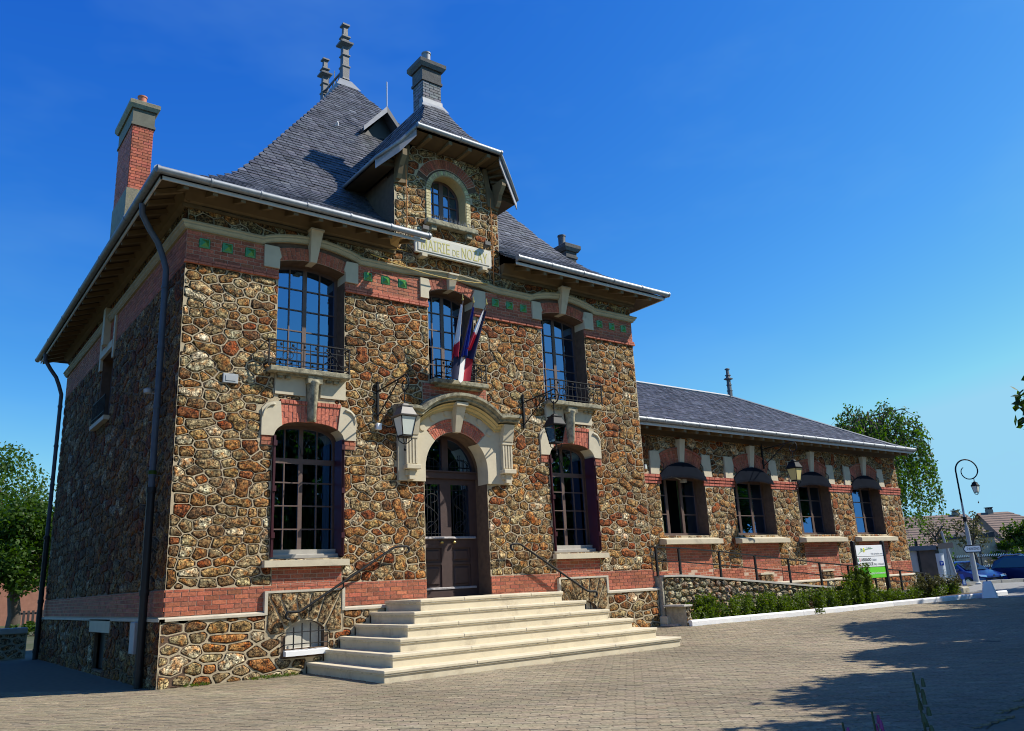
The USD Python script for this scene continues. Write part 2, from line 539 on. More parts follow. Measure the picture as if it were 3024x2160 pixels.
def toned(name, rough=.9, scale=20.0, lo=.10, hi=2.1, bump=1.0, bscale=30.0, dist=.03, pits=True, spec=.3, sat=1.0):
    """Colour from each piece's own tone, broken up by noise, with pits."""
    n = {"g": ("geometry", {}), "a": ("attribute", {"attribute": "tone"}), "n": ("noise_texture", {"scale": scale, "detail": 7.0, "roughness": .72}),
         "r": ("rgb_ramp", {"ramp": [(.38, (lo,) * 3), (.5, (1, 1, 1)), (.62, (hi,) * 3)]}), "m": ("mix", {"mix_type": "multiply", "fac": 1.0}),
         "p": ("principled_bsdf", {"roughness": rough, "specular_ior_level": spec}),
         "bn": ("noise_texture", {"scale": bscale, "detail": 7.0, "roughness": .7}), "b": ("bump", {"strength": bump, "distance": dist})}
    l = [("g.position", "n.vector"), ("n.fac", "r.fac"), ("a.color", "m.color1"), ("r.color", "m.color2"), ("g.position", "bn.vector"), ("bn.fac", "b.height"), ("b.normal", "p.normal")]
    out = "m.color"
    if pits:
        n |= {"hn": ("noise_texture", {"scale": 9.0, "detail": 4.0}), "hr": ("rgb_ramp", {"ramp": [(.34, (.95, .55, .28)), (.5, (.95, .92, .85)), (.66, (1.3, 1.38, 1.4))]}), "hm": ("mix", {"mix_type": "multiply", "fac": 1.0}),
              "pn": ("noise_texture", {"scale": 42.0, "detail": 4.0, "roughness": .6}), "pr": ("rgb_ramp", {"ramp": [(.41, (.07, .045, .03)), (.51, (1, 1, 1))]}), "pm": ("mix", {"mix_type": "multiply", "fac": .85})}
        l += [("g.position", "hn.vector"), ("hn.fac", "hr.fac"), ("m.color", "hm.color1"), ("hr.color", "hm.color2"), ("g.position", "pn.vector"), ("pn.fac", "pr.fac"), ("hm.color", "pm.color1"), ("pr.color", "pm.color2")]
        out = "pm.color"
    l.append((out, "p.base_color"))
    return mat(name, n, l, "p.BSDF")


toned("meuliere")
toned("brick", rough=.75, scale=30, lo=.7, hi=1.3, bump=.35, bscale=60, dist=.01, pits=False)
toned("slate", rough=.5, scale=9, lo=.7, hi=1.3, bump=.25, bscale=45, dist=.01, pits=False, spec=.4)
toned("paver", rough=.85, scale=26, lo=.7, hi=1.25, bump=.4, bscale=90, dist=.01, pits=False, spec=.25)
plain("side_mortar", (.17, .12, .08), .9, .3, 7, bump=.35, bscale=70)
plain("mortar", (.46, .375, .24), .9, .25, 7, bump=.35, bscale=70, dark=((.24, .19, .12), 3.0, .58, .45))
plain("core", (.115, .07, .042), .9, .35, 9, bump=.4, bscale=30)
plain("brick_joint", (.50, .36, .26), .9, .15, 20)
plain("cream_stone", (.54, .475, .34), .8, .1, 5, bump=.12, bscale=80, dark=((.22, .20, .15), 2.2, .60, .55))
plain("old_stone", (.33, .30, .20), .88, .3, 14, bump=.5, bscale=60, dark=((.075, .072, .05), 9.0, .46, .8))
plain("step_stone", (.64, .56, .40), .8, .1, 3, bump=.12, bscale=90, dark=((.33, .27, .18), 2.6, .53, .5))
plain("step_edge", (.60, .54, .41), .8, .2, 9, bump=.2, bscale=90, dark=((.12, .11, .085), 11.0, .54, .8))
plain("roof_deck", (.055, .058, .075), .6, .2, 8)
plain("soffit", (.085, .058, .027), .8, .2, 5, bump=.1)
plain("cove", (.15, .105, .05), .8, .2, 4, dark=((.16, .12, .07), 3.0, .55, .5))
plain("zinc", (.25, .265, .28), .55, .25, 9, metallic=.6)
plain("zinc_white", (.55, .56, .57), .5, .08, 9)
plain("lead", (.20, .215, .24), .6, .25, 7, metallic=.2)
plain("dark_finial", (.07, .074, .085), .5, .3, 12, bump=.2)
plain("frame_wood", (.115, .073, .058), .5, .2, 12, bump=.1)
plain("door_wood", (.05, .027, .023), .6, .25, 10, bump=.15, bscale=60)
plain("worn_paint", (.33, .31, .30), .7, .5, 16)
plain("shutter_paint", (.045, .007, .012), .4, .15, 8)
plain("iron", (.012, .0125, .014), .6, .25, 20, spec=.25)
plain("pipe_paint", (.07, .085, .11), .5, .2, 8)
plain("pipe_black", (.012, .012, .013), .5, .2, 8)
plain("green_tile", (.04, .19, .035), .18, .3, 10, spec=.7)
plain("yellow_brick", (.42, .34, .17), .8, .15, 20)
plain("orange_cable", (.50, .20, .05), .6, .15, 9)
plain("grey_brick", (.22, .225, .24), .85, .25, 12, bump=.4)
plain("cap_stone", (.075, .076, .078), .9, .35, 14, bump=.5, dark=((.25, .22, .06), 8.0, .58, .6))
plain("moss_stone", (.20, .185, .13), .9, .35, 10, bump=.5, dark=((.27, .24, .05), 5.0, .55, .7))
plain("pot_red", (.42, .14, .08), .7, .2, 9)
plain("white_paint", (.82, .82, .80), .55, .04, 6)
plain("kerb_paint", (.80, .80, .79), .7, .05, 6, bump=.15, dark=((.35, .33, .29), 6.0, .64, .6))
plain("plaque_stone", (.56, .53, .44), .7, .06, 6)
plain("gold_letter", (.42, .37, .06), .45, .15, 20)
plain("black_plastic", (.02, .02, .022), .5, .1, 8)
plain("awning_metal", (.008, .011, .018), .9, .2, 6, spec=.03)
plain("curtain", (.70, .70, .68), .9, .06, 4)
plain("green_blind", (.16, .25, .13), .85, .08, 4)
plain("teal_blind", (.12, .24, .24), .85, .1, 4)
plain("grey_blind", (.20, .21, .23), .85, .1, 4)
plain("concrete", (.42, .40, .35), .85, .15, 5, bump=.25, dark=((.2, .19, .16), 3.0, .58, .5))
plain("rough_wall", (.36, .33, .25), .9, .3, 12, bump=.6)
plain("asphalt", (.24, .235, .22), .9, .18, 8, bump=.4, bscale=120)
plain("soil", (.07, .05, .03), .95, .4, 20, bump=.8)
plain("far_paving", (.265, .235, .185), .9, .16, 14, bump=.4, bscale=60)
plain("grass_ground", (.09, .11, .035), .95, .35, 3, bump=.5)
plain("bark", (.075, .055, .04), .9, .35, 14, bump=.8)
plain("birch_bark", (.42, .40, .36), .8, .4, 14, bump=.5)
plain("blue_flag", (.01, .025, .22), .7, .1, 6)
plain("navy_flag", (.006, .010, .05), .7, .1, 6)
plain("white_flag", (.72, .70, .70), .75, .05, 6)
plain("red_flag", (.45, .01, .03), .7, .1, 6)
plain("gilt", (.55, .40, .12), .35, .2, 20, metallic=.7)
plain("lamp_glass", (.66, .70, .62), .25, .03, 4)
plain("lamp_glass_warm", (.62, .52, .22), .3, .05, 4)
plain("sign_white", (.85, .86, .87), .45, .03, 3)
plain("sign_green", (.13, .62, .015), .45, .03, 3)
plain("sign_dark", (.03, .035, .04), .6, .05, 8)
plain("sign_grey", (.42, .44, .46), .6, .05, 8)
plain("logo_green", (.02, .22, .05), .5, .05, 8)
plain("logo_yellow", (.75, .72, .04), .5, .05, 8)
plain("sign_red", (.55, .02, .05), .5, .05, 8)
plain("sign_blue", (.015, .07, .42), .5, .05, 8)
plain("sign_brown", (.23, .17, .125), .6, .08, 8)
plain("car_blue", (.006, .016, .13), .18, .05, 3, spec=.7)
plain("car_navy", (.004, .009, .035), .16, .05, 3, spec=.7)
plain("car_glass", (.008, .012, .02), .06, .05, 3, spec=.8)
plain("tyre", (.012, .012, .012), .8, .1, 9)
plain("chrome", (.7, .7, .72), .15, .05, 9, metallic=1.0)
plain("far_tile", (.19, .125, .095), .85, .25, 5, bump=.3)
plain("far_wall", (.42, .30, .18), .9, .3, 5, bump=.4, bscale=12)
plain("far_render", (.17, .15, .12), .9, .15, 2)
plain("far_shade", (.035, .03, .028), .9, .2, 3)
plain("white_rail", (.72, .68, .55), .7, .08, 6)
plain("metal_box", (.36, .38, .39), .5, .08, 6)
plain("petal_pink", (.24, .035, .15), .7, .25, 30)
plain("seed_green", (.05, .07, .03), .8, .2, 30)


def leafy(name, a, b, c, scale=1.2, trans=.35):
    return mat(name, {
        "g": ("geometry", {}), "n": ("noise_texture", {"scale": scale, "detail": 3.0}), "w": ("mix", {"fac": .5}),
        "r": ("rgb_ramp", {"ramp": [(.2, a), (.5, b), (.85, c)]}), "d": ("principled_bsdf", {"roughness": .55, "specular_ior_level": .35}),
        "t": ("translucent_bsdf", {}), "m": ("mix_closure", {"fac": trans}), "hs": ("hsv", {"value": 1.5, "saturation": 1.1})},
        [("g.position", "n.vector"), ("n.color", "w.color1"), ("g.random_per_island", "w.color2"), ("w.color", "r.fac"), ("r.color", "d.base_color"), ("r.color", "hs.color"), ("hs.color", "t.color"), ("d.BSDF", "m.closure1"), ("t.BSDF", "m.closure2")], "m.closure")


leafy("leaf", (.03, .065, .004), (.09, .175, .010), (.19, .29, .02), 1.2, .4)
leafy("birch_leaf", (.04, .085, .008), (.12, .23, .02), (.24, .36, .04), 1.2, .45)
leafy("shrub_leaf", (.06, .10, .01), (.19, .27, .018), (.36, .42, .05), 3.0)
leafy("dry_leaf", (.06, .06, .02), (.12, .12, .04), (.2, .19, .08), 3.0)

mat("glass", {"f": ("fresnel", {"IOR": 4.6}), "t": ("transparent_bsdf", {"color": (.55, .60, .60)}), "gl": ("glossy_bsdf", {"color": (.26, .52, 1), "roughness": 0.0}),
              "m": ("mix_closure", {})}, [("f.fac", "m.fac"), ("t.BSDF", "m.closure1"), ("gl.BSDF", "m.closure2")], "m.closure")

# ------------------------------------------------------------------ ground
def sstep(t):
    t = np.clip(t, 0, 1)
    return t * t * (3 - 2 * t)


def gz(x, y):
    x, y = np.asarray(x, float), np.asarray(y, float)
    return .16 * sstep((x + .5 * np.minimum(y, 0) - 6.8) / 3.2) + .2 * sstep((x - 14) / 16) - .75 * sstep((x - 31) / 9)


def g(x, y):
    return float(gz(x, y))


def terrain():
    a = np.unique(np.concatenate([np.linspace(-8, 44, 105), np.linspace(-420, -8, 18), np.linspace(44, 420, 18)]))
    b = np.unique(np.concatenate([np.linspace(-16, 16, 65), np.linspace(-420, -16, 18), np.linspace(16, 420, 18)]))
    X, Y = np.meshgrid(a, b, indexing="ij")
    V = np.stack([X, Y, gz(X, Y) - .012], -1).reshape(-1, 3)
    n = len(b)
    i, j = np.meshgrid(np.arange(len(a) - 1), np.arange(n - 1), indexing="ij")
    F = np.stack([i * n + j, (i + 1) * n + j, (i + 1) * n + j + 1, i * n + j + 1], -1).reshape(-1, 4)
    return V, np.vstack([F[:, [0, 1, 2]], F[:, [0, 2, 3]]])


mat("ground_cover_mix", {"g": ("geometry", {}), "d": ("vector_math", {"math_type": "distance", "vector2": (6.0, -4.0, 0.0)}), "mr": ("map_range", {"from_min": 17.0, "from_max": 22.0, "clamp": True}), "n": ("noise_texture", {"scale": 14.0, "detail": 5.0}), "n2": ("noise_texture", {"scale": .6, "detail": 5.0}), "r1": ("rgb_ramp", {"ramp": [(.3, (.20, .165, .115)), (.7, (.265, .22, .15))]}), "r2": ("rgb_ramp", {"ramp": [(.35, (.045, .06, .018)), (.65, (.10, .095, .06))]}), "m": ("mix", {}), "p": ("principled_bsdf", {"roughness": .95, "specular_ior_level": .2})},
    [("g.position", "d.vector1"), ("d.value", "mr.value"), ("mr.result", "m.fac"), ("g.position", "n.vector"), ("g.position", "n2.vector"), ("n.fac", "r1.fac"), ("n2.fac", "r2.fac"), ("r1.color", "m.color1"), ("r2.color", "m.color2"), ("m.color", "p.base_color")], "p.BSDF")
part(None, "ground", terrain(), "ground_cover_mix", smooth=True, kind="structure", label="wide paved ground around the town hall")


def strip(poly, step, lift):
    """A sheet that follows the ground."""
    m = MB()
    x0, y0, x1, y1 = poly.bounds
    for x in np.arange(x0, x1, step):
        for y in np.arange(y0, y1, step):
            for q in polys(poly.intersection(sbox(x, y, x + step, y + step))):
                v, f = trimesh.creation.triangulate_polygon(q, engine="earcut")
                f = np.asarray(f); tri = v[f]
                ar = np.cross(tri[:, 1] - tri[:, 0], tri[:, 2] - tri[:, 0])
                f = np.where((ar < 0)[:, None], f[:, ::-1], f)
                m.add(np.column_stack([v, gz(v[:, 0], v[:, 1]) + lift]), f)
    return m


square = thing("paved_square", "square of beige interlocking pavers in front of the town hall", "pavement", (0, 0, 0), kind="structure")
STEPS_FOOT = sbox(2.173, -2.63, 8.086, 0)
see = Polygon([(-3.6, -9.6), (-2.6, -10.4), (1.2, -10.2), (5.6, -9.3), (9, -7.9), (14, -6.2), (20.5, -4.0), (20.5, -.9), (10.4, -.86), (10.35, -.07), (0, -.07), (-3.0, 4), (-4.2, 3)])
BED = Polygon([(10.42, -.86), (10.42, -.3), (22.2, -.3), (22.2, -2.1), (20.4, -2.3), (17.4, -1.45)])
see = see.difference(STEPS_FOOT).difference(BED.buffer(.02))
part(square, "joint_sand", strip(see, 1.0, -.006), plain("joint_sand", (.12, .10, .07), .95, .3, 20), kind="structure")
rng = np.random.default_rng(11)
e1, e2 = np.array([1, 1]) / math.sqrt(2), np.array([1, -1]) / math.sqrt(2)
LW, LH = .20, .100
items = []
shapely.prepare(see)
for a in range(-140, 205):
    for b in range(-65, 118):
        c0 = e1 * a * LH + e2 * (b + (.5 if a % 2 else 0)) * LW
        if not (-4.5 < c0[0] < 21 and -10.8 < c0[1] < 4.5):
            continue
        if not see.contains(Point(c0)):
            continue
        dc = np.append(c0, 0) - CAM
        if dc @ CF < 1.5 or abs(dc @ CR) / (dc @ CF) > .70:
            continue
        w, h, j, s = LW / 2 - .003, LH / 2 - .0026, 0, .019
        loc = [(-w - s, -h), (-w + s, -h * .1), (-w - s * .2, h), (w - s * .2, h), (w + s, -h * .1), (w - s, -h)]
        loc = [(-w - s, -h), (0, -h), (w - s, -h), (w + s * .9, -h * .15), (w - s * .1, h), (0, h + .0), (-w - s * .1, h), (-w + s * .9, -h * .15)]
        P = np.array([c0 + e2 * u + e1 * v for u, v in loc])
        base = gz(P[:, 0], P[:, 1])
        lift = rng.uniform(-.0015, .0025)
        t = np.array([.275, .226, .150]) * rng.uniform(.9, 1.1) * (.70 + .58 * float(meshkit.fbm(np.append(c0 * .55, 0)[None], 3, 4)[0])) * rng.normal(1, .02, 3)
        if rng.random() < .04:
            t = t * 1.25
        n = len(P); m = P.mean(0)
        top = m + (P - m) * .985
        V = np.vstack([np.column_stack([P, base - .008]), np.column_stack([P, base + .002 + lift]), np.column_stack([top, base + .0055 + lift]), np.append(m, base.mean() + .0055 + lift)])
        i = np.arange(n); k = (i + 1) % n
        F = np.vstack([np.stack([i, k, n + k, n + i], 1), np.stack([n + i, n + k, 2 * n + k, 2 * n + i], 1)])
        F = np.vstack([F[:, [0, 2, 1]], F[:, [0, 3, 2]], np.array([[3 * n, 2 * n + (q + 1) % n, 2 * n + q] for q in range(n)])])
        sgn = np.cross(P[1] - P[0], P[2] - P[1])
        if sgn > 0:
            F = F[:, ::-1]
        items.append(((V, F, np.broadcast_to(t, (len(V), 3))), np.append(m, .02), LW * LH, np.array([0, 0, 1.0])))
pieces(square, "paver", items, "paver", 300, "pavers_beyond")

# ------------------------------------------------------------------ town hall, main block
W, D = 10.3, 11.0
BB, BT, FB, CB, CT, TOP, FL = .956, 1.366, 6.536, 7.125, 7.25, 7.60, 1.035
hall = thing("town_hall", "two-storey rubble-stone town hall with steep slate roof, brick bands and central dormer", "building", (0, 0, 0))


def mir(p):
    return shapely.affinity.scale(p, -1, 1, origin=(5.155, 0))


u1 = seg_arch(1.57, 2.83, 4.92, 6.88, 6.99)
g1 = basket(1.55, 2.83, 1.775, 3.70, 4.04)
u3, g3 = mir(u1), mir(g1)
u2 = seg_arch(4.61, 5.69, 5.075, 6.86, 7.0)
door = Polygon([(4.45, FL), (5.87, FL), *arc(5.16, 3.37, .71, 0, 180, 25)])
dw = Polygon([(4.72, 8.42), (5.60, 8.42), *arc(5.16, 9.11, .44, 0, 180, 19)])
bw = Polygon([(1.83, .39), (2.48, .39), *arc(2.155, .36, .455, 44.5, 135.5, 9)])
bw3 = mir(bw)
openings = unary_union([u1, u2, u3, g1, g3, door, dw])
gable = Polygon([(3.88, TOP - .01), (6.43, TOP - .01), (6.43, 9.25), (5.98, 10.02), (4.33, 10.02), (3.88, 9.25)])
face = unary_union([sbox(0, BB, W, TOP), gable])

# masonry core: front wall with its openings, side and back walls
c = MB()
c.prism(face.difference(openings).difference(sbox(4.45, 0, 5.87, FL + .01)), FRONT, -.52, -.012)
side_win = sbox(5.15, 4.95, 6.3, 6.45)
side_door = sbox(3.55, .08, 4.45, .72)
c.prism(sbox(0.012, 0, D, 7.75).difference(unary_union([side_win, side_door])), SIDE, -.34, -.012)
c.box(9.95, 10.288, .34, D - .34, 0, 7.75)
c.box(.34, 10.288, D - .34, D, 0, 7.75)
c.box(3.892, 4.2, .34, 2.4, 7.4, 9.35)
c.box(6.1, 6.418, .34, 2.4, 7.4, 9.35)
part(hall, "wall", c, "core")
pl = MB()
plinth = sbox(0, -.25, W + .02, BB).difference(unary_union([bw, bw3]))
PFRONT = Fr((0, -.06, 0), (1, 0, 0), (0, 0, 1), (0, -1, 0))
PSIDE = Fr((-.06, 0, 0), (0, 1, 0), (0, 0, 1), (-1, 0, 0))
pl.prism(plinth, PFRONT, -.39, -.012)
pl.prism(sbox(-.06, -.2, D, BB).difference(side_door), PSIDE, -.39, -.012)
pl.box(W, W + .048, -.048, 3.0, -.2, BB)
part(hall, "plinth", pl, "core")

# areas of dressed stone and brick on the front
imps = [Polygon([(1.30, 6.73), (1.57, 6.73), (1.57, 6.90), (1.60, 6.95), (1.55, 7.125), (1.30, 7.125)]), Polygon([(2.83, 6.73), (3.075, 6.73), (3.075, 7.125), (2.85, 7.125), (2.80, 6.95), (2.83, 6.90)])]
imps += [mir(p) for p in imps]
imps += [Polygon([(4.43, 6.72), (4.61, 6.72), (4.61, 6.87), (4.66, 6.93), (4.61, 7.12), (4.43, 7.12)]), Polygon([(5.69, 6.72), (5.98, 6.72), (5.98, 7.10), (5.73, 7.10), (5.66, 6.93), (5.69, 6.87)])]
key1 = Polygon([(2.135, 6.97), (2.255, 6.97), (2.31, 7.53), (2.08, 7.53)])
key2 = Polygon([(5.09, 6.99), (5.21, 6.99), (5.25, 7.28), (5.05, 7.28)])
keys = [key1, mir(key1), key2]


def head(o, up, x0, x1, zs, zc, out):
    """The brick arch above a segmental opening, as polygon between intrados and extrados."""
    w, h = (x1 - x0) / 2, zc - zs
    R = (w * w + h * h) / (2 * h)
    cx, cz = (x0 + x1) / 2, zc - R
    a = math.degrees(math.acos(min(1, (w + .0) / R)))
    return cx, cz, R, a


arch_items, arch_area = [], []
for k, (x0, x1, zs, zc, hh, n, s0) in enumerate([(1.57, 2.83, 6.88, 6.99, .235, 16, 1), (7.48, 8.74, 6.88, 6.99, .235, 16, 2), (4.61, 5.69, 6.86, 7.0, .23, 14, 3)]):
    cx, cz, R, a = head(None, 0, x0, x1, zs, zc, 0)
    a += .6
    kk = keys[[0, 1, 2][k]].buffer(.006)
    for it in voussoirs(cx, cz, R + .004, R + hh, 180 - a, a, n, FRONT, 100 + s0, d=.012):
        if not kk.contains(Point(it[1][0], it[1][2])):
            arch_items.append(it)
    arch_area.append(Polygon([*arc(cx, cz, R, a, 180 - a, 17), *arc(cx, cz, R + hh, 180 - a, a, 17)]))
# cream surrounds of the ground-floor windows
sur = Polygon([(1.345, 3.77), (1.345, 4.22), (1.42, 4.31), (1.56, 4.36), (2.82, 4.36), (2.96, 4.31), (3.05, 4.22), (3.05, 3.77)]).difference(g1.buffer(-.004))
wedge = Polygon([(1.66, 4.40), (1.70, 3.9), (2.70, 3.9), (2.76, 4.40)])
sur_c = sur.difference(wedge)
sur_b = wedge.intersection(unary_union([sur, sbox(1.6, 4.3, 2.8, 4.40)])).difference(g1)
con1 = Polygon([(2.145, 4.05), (2.285, 4.05), (2.35, 4.83), (2.13, 4.83)])
lowb = [sbox(1.345, 3.61, 1.55, 3.77), sbox(2.83, 3.61, 3.05, 3.77)]
panels = [sbox(1.555, 4.487, 2.10, 4.84), sbox(2.37, 4.487, 2.845, 4.84)]
apron = sbox(1.60, BT - .001, 2.80, 1.64)
apron2 = sbox(4.45, 4.45, 5.93, 5.0)
# door case
DC = (5.16, 3.37)
ped_top = Polygon([(3.95, 4.14), *[(p[0], p[1]) for p in arc(5.16, 3.54, 1.18, 148, 32, 21)], (6.38, 4.14)]).buffer(0)
case = unary_union([sbox(3.885, 3.11, 6.44, 4.22), ped_top]).difference(door.buffer(-.004))
dressed = unary_union(imps + keys + arch_area + [sur, wedge, con1, *lowb, *panels, apron, mir(sur), mir(wedge), mir(con1), *[mir(p) for p in lowb + panels], mir(apron), apron2, case])
hump = [Polygon([(1.29, 7.1), (1.29, 7.30), (1.75, 7.40), (2.2, 7.45), (2.6, 7.40), (3.07, 7.30), (3.07, 7.1)])]
# rubble of the front
r_main = sbox(0, BT, W, FB).difference(openings).difference(dressed.buffer(.006))
r_top = sbox(0, CT, W, TOP).difference(unary_union(keys + [h.buffer(.01) for h in hump] + [mir(h) for h in hump])).difference(openings)
r_gab = gable.difference(sbox(0, 7.0, 20, TOP + .006)).difference(unary_union([dw.buffer(.11, join_style=2), Polygon([*arc(5.16, 9.11, .80, 20, 160, 19), (5.16, 9.11)])]))
st, mo = rubble(r_main, FRONT, .275, .178, 5)
s2, m2 = rubble(r_top, FRONT, .29, .185, 6)
s3, m3 = rubble(r_gab, FRONT, .29, .185, 7)
bframe = [sbox(1.50, .60, 2.80, 1.245)]
bframe += [mir(bframe[0])]
r_pl = sbox(-.06, -.02, W + .02, BB - .03).difference(unary_union(bframe + [sbox(1.75, .25, 2.55, .7), mir(sbox(1.75, .25, 2.55, .7)), *[sbox(2.173 + .28 * i, -.3, 8.086 - .301 * i, -.009 + .174 * (i + 1)) for i in range(6)]]))
s4, m4 = rubble(r_pl, PFRONT, .33, .17, 8, joint=.032)
stones_front = st + s2 + s3 + s4
mort = MB()
for m in (mo, m2, m3, m4):
    mort.addm(m.arrays())
# side wall: the same masonry in the shade
r_side = sbox(.0, BT, D, FB).difference(side_win.buffer(.08))
r_side2 = sbox(0, CT, D, TOP)
r_side3 = sbox(-.06, -.05, D, BB - .03).difference(side_door.buffer(.02)).difference(sbox(3.2, .7, 4.8, .95))
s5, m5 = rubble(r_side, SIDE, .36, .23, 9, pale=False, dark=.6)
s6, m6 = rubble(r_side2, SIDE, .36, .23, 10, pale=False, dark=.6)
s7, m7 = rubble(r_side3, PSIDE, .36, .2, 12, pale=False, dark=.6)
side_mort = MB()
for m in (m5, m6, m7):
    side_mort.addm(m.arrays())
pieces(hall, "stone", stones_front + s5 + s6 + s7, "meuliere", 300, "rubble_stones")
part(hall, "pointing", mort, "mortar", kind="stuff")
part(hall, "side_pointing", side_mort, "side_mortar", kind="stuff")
# brickwork of the front and side
tiles_x = [.29, .67, 1.06, 3.30, 3.67, 4.04, 6.27, 6.64, 7.01, 9.25, 9.64, 10.02]
tile_area = unary_union([sbox(x - .095, 6.835, x + .095, 7.02) for x in tiles_x])
fr_reg = sbox(0, FB + .1, W, CB).difference(unary_union(imps + arch_area + keys + [openings, tile_area]))
band_reg = sbox(0, BB + .03, W, BT).difference(unary_union([sbox(4.45, 0, 5.87, 2)] + [b.buffer(.0) for b in bframe]))
bk = bricks(fr_reg, FRONT, 21, z0=FB + .1) + bricks(band_reg, FRONT, 22, z0=BB + .03, d=.02)
sides_b = [sbox(1.555, BT, 1.60, 1.6)]
for a, s in ((apron, 23), (mir(apron), 24)):
    bk += bricks(a, FRONT, s, z0=BB + .03, d=.004)
bk += bricks(apron2.difference(case.buffer(.01)).difference(Polygon([*arc(5.16, 3.54, 1.30, 10, 170, 21)])), FRONT, 25, z0=4.4)
for q in lowb + [mir(p) for p in lowb]:
    bk += bricks(q, FRONT, 26, d=.016)
jb = MB()
for q in (fr_reg, band_reg, apron, mir(apron), apron2.difference(case), *lowb, *[mir(p) for p in lowb], *arch_area, sur_b, mir(sur_b)):
    jb.sheet(q.difference(openings), FRONT, -.0005 if q is not band_reg else .012)
# the two corbelled courses under the frieze
for z0, z1, d in ((FB, FB + .042, .05), (FB + .056, FB + .098, .032)):
    for q in polys(sbox(-.03 if d > .04 else 0, z0, W + .03, z1).difference(unary_union([u1, u2, u3]).buffer(.0))):
        x0, _, x1, _ = q.bounds
        n = max(1, round((x1 - x0) / .225))
        rr = np.random.default_rng(int(x0 * 100) + 3)
        for i in range(n):
            a, b = x0 + (x1 - x0) * i / n + .004, x0 + (x1 - x0) * (i + 1) / n - .004
            t = np.array([.46, .14, .085]) * rr.uniform(.8, 1.2)
            bk.append((one(lambda m: m.block([(a, z0), (b, z0), (b, z1), (a, z1)], FRONT, -.01, d, .005, t)), FRONT.p(np.array([(a + b) / 2, z0])), (b - a) * .05, FRONT.N))
# arches of the ground-floor windows: standing bricks, header course above
for sgn in (0, 1):
    for q in polys(sur_b.difference(con1.buffer(.004))):
        x0, z0, x1, z1 = q.bounds
        n = max(2, round((x1 - x0) / .072))
        for i in range(n):
            a, b = x0 + (x1 - x0) * i / n, x0 + (x1 - x0) * (i + 1) / n
            sk = (((a + b) / 2) - 2.2) * .10
            for za, zb in (((3.8, 4.09 if i % 2 else 4.19), (4.09 if i % 2 else 4.19, 4.32), (4.33, 4.42))):
                pg = Polygon([(a + .005 - sk * .2, za + .004), (b - .005 - sk * .2, za + .004), (b - .005 + sk * .2, zb - .004), (a + .005 + sk * .2, zb - .004)]).intersection(q)
                for pp in polys(pg):
                    pp = pp if not sgn else mir(pp)
                    rr = np.random.default_rng(int(a * 1000 + za * 77) + sgn)
                    t = np.array([.44, .13, .08]) * rr.uniform(.8, 1.25)
                    cc = np.array(pp.convex_hull.exterior.coords)
                    bk.append((one(lambda m: m.block(cc, FRONT, -.01, .03 if za > 4.3 else .012, .003, t)), FRONT.p(cc.mean(0)), pp.area, FRONT.N))
# door arch
for it in voussoirs(5.16, 3.37, .715, .90, 133, 97, 11, FRONT, 31, d=.045, tint=(.46, .14, .085)) + voussoirs(5.16, 3.37, .715, .90, 83, 47, 11, FRONT, 32, d=.045, tint=(.46, .14, .085)) + voussoirs(5.16, 3.37, .906, .965, 133, 97, 11, FRONT, 33, d=.06, split=False, tint=(.46, .14, .085)) + voussoirs(5.16, 3.37, .906, .965, 83, 47, 11, FRONT, 34, d=.06, split=False, tint=(.46, .14, .085)):
    arch_items.append(it)
# dormer arch
arch_items += voussoirs(5.16, 9.11, .585, .80, 150, 30, 26, FRONT, 35, d=.015, split=False)
jb.sheet(Polygon([*arc(5.16, 9.11, .575, 29, 151, 21), *arc(5.16, 9.11, .81, 151, 29, 21)]), FRONT, .002)
SBRICK = sbox(0, FB, D, CB).difference(side_win)
bk += bricks(SBRICK, SIDE, 41, z0=FB + .1, length=.24) + bricks(sbox(-.02, BB + .03, D, BT), SIDE, 42, z0=BB + .03, length=.24, d=.02)
jb.sheet(SBRICK, SIDE, -.0005)
jb.sheet(sbox(0, BB, D, BT), SIDE, .012)
jb.sheet(sbox(0, 4.7, 0, 4.7), SIDE, 0) if False else None
pieces(hall, "brick", bk + arch_items, "brick", 300, "brickwork")
part(hall, "brick_joint", jb, "brick_joint", kind="stuff")
# pale brick round the dormer window
pb = [it for it in voussoirs(5.16, 9.11, .445, .545, 180, 0, 26, FRONT, 36, d=.02, split=False, tint=(.50, .43, .24))]
for z in np.arange(8.42, 9.10, .069):
    for x0, x1 in ((4.615, 4.718), (5.602, 5.705)):
        t = np.array([.50, .43, .24]) * np.random.default_rng(int(z * 1000 + x0 * 10)).uniform(.85, 1.15)
        pb.append((one(lambda m: m.block([(x0, z), (x1, z), (x1, z + .061), (x0, z + .061)], FRONT, -.01, .02, .003, t)), FRONT.p(np.array([x0, z])), .007, FRONT.N))
pieces(hall, "pale_brick", pb, "brick", 60)
lip = MB()
lip.prism(dw.buffer(.003).difference(dw.buffer(-.012)), FRONT, -.25, .012)
lip.sheet(dw.buffer(.10, join_style=2).difference(dw).intersection(sbox(4, 8.42, 6, 9.7)), FRONT, .002)
part(hall, "dormer_reveal", lip, "yellow_brick")
# green diamond-point tiles
for x in tiles_x:
    m = MB()
    m.block([(x - .088, 6.842), (x + .088, 6.842), (x + .088, 7.014), (x - .088, 7.014)], FRONT, -.01, .012, .006)
    V = [FRONT.p(np.array([x + a * .066, 6.928 + b * .064]), .012) for a, b in ((-1, -1), (1, -1), (1, 1), (-1, 1))] + [FRONT.p(np.array([x, 6.928]), .062)]
    m.add(V, [[0, 1, 4], [1, 2, 4], [2, 3, 4], [3, 0, 4]])
    part(hall, "green_tile", m, "green_tile")
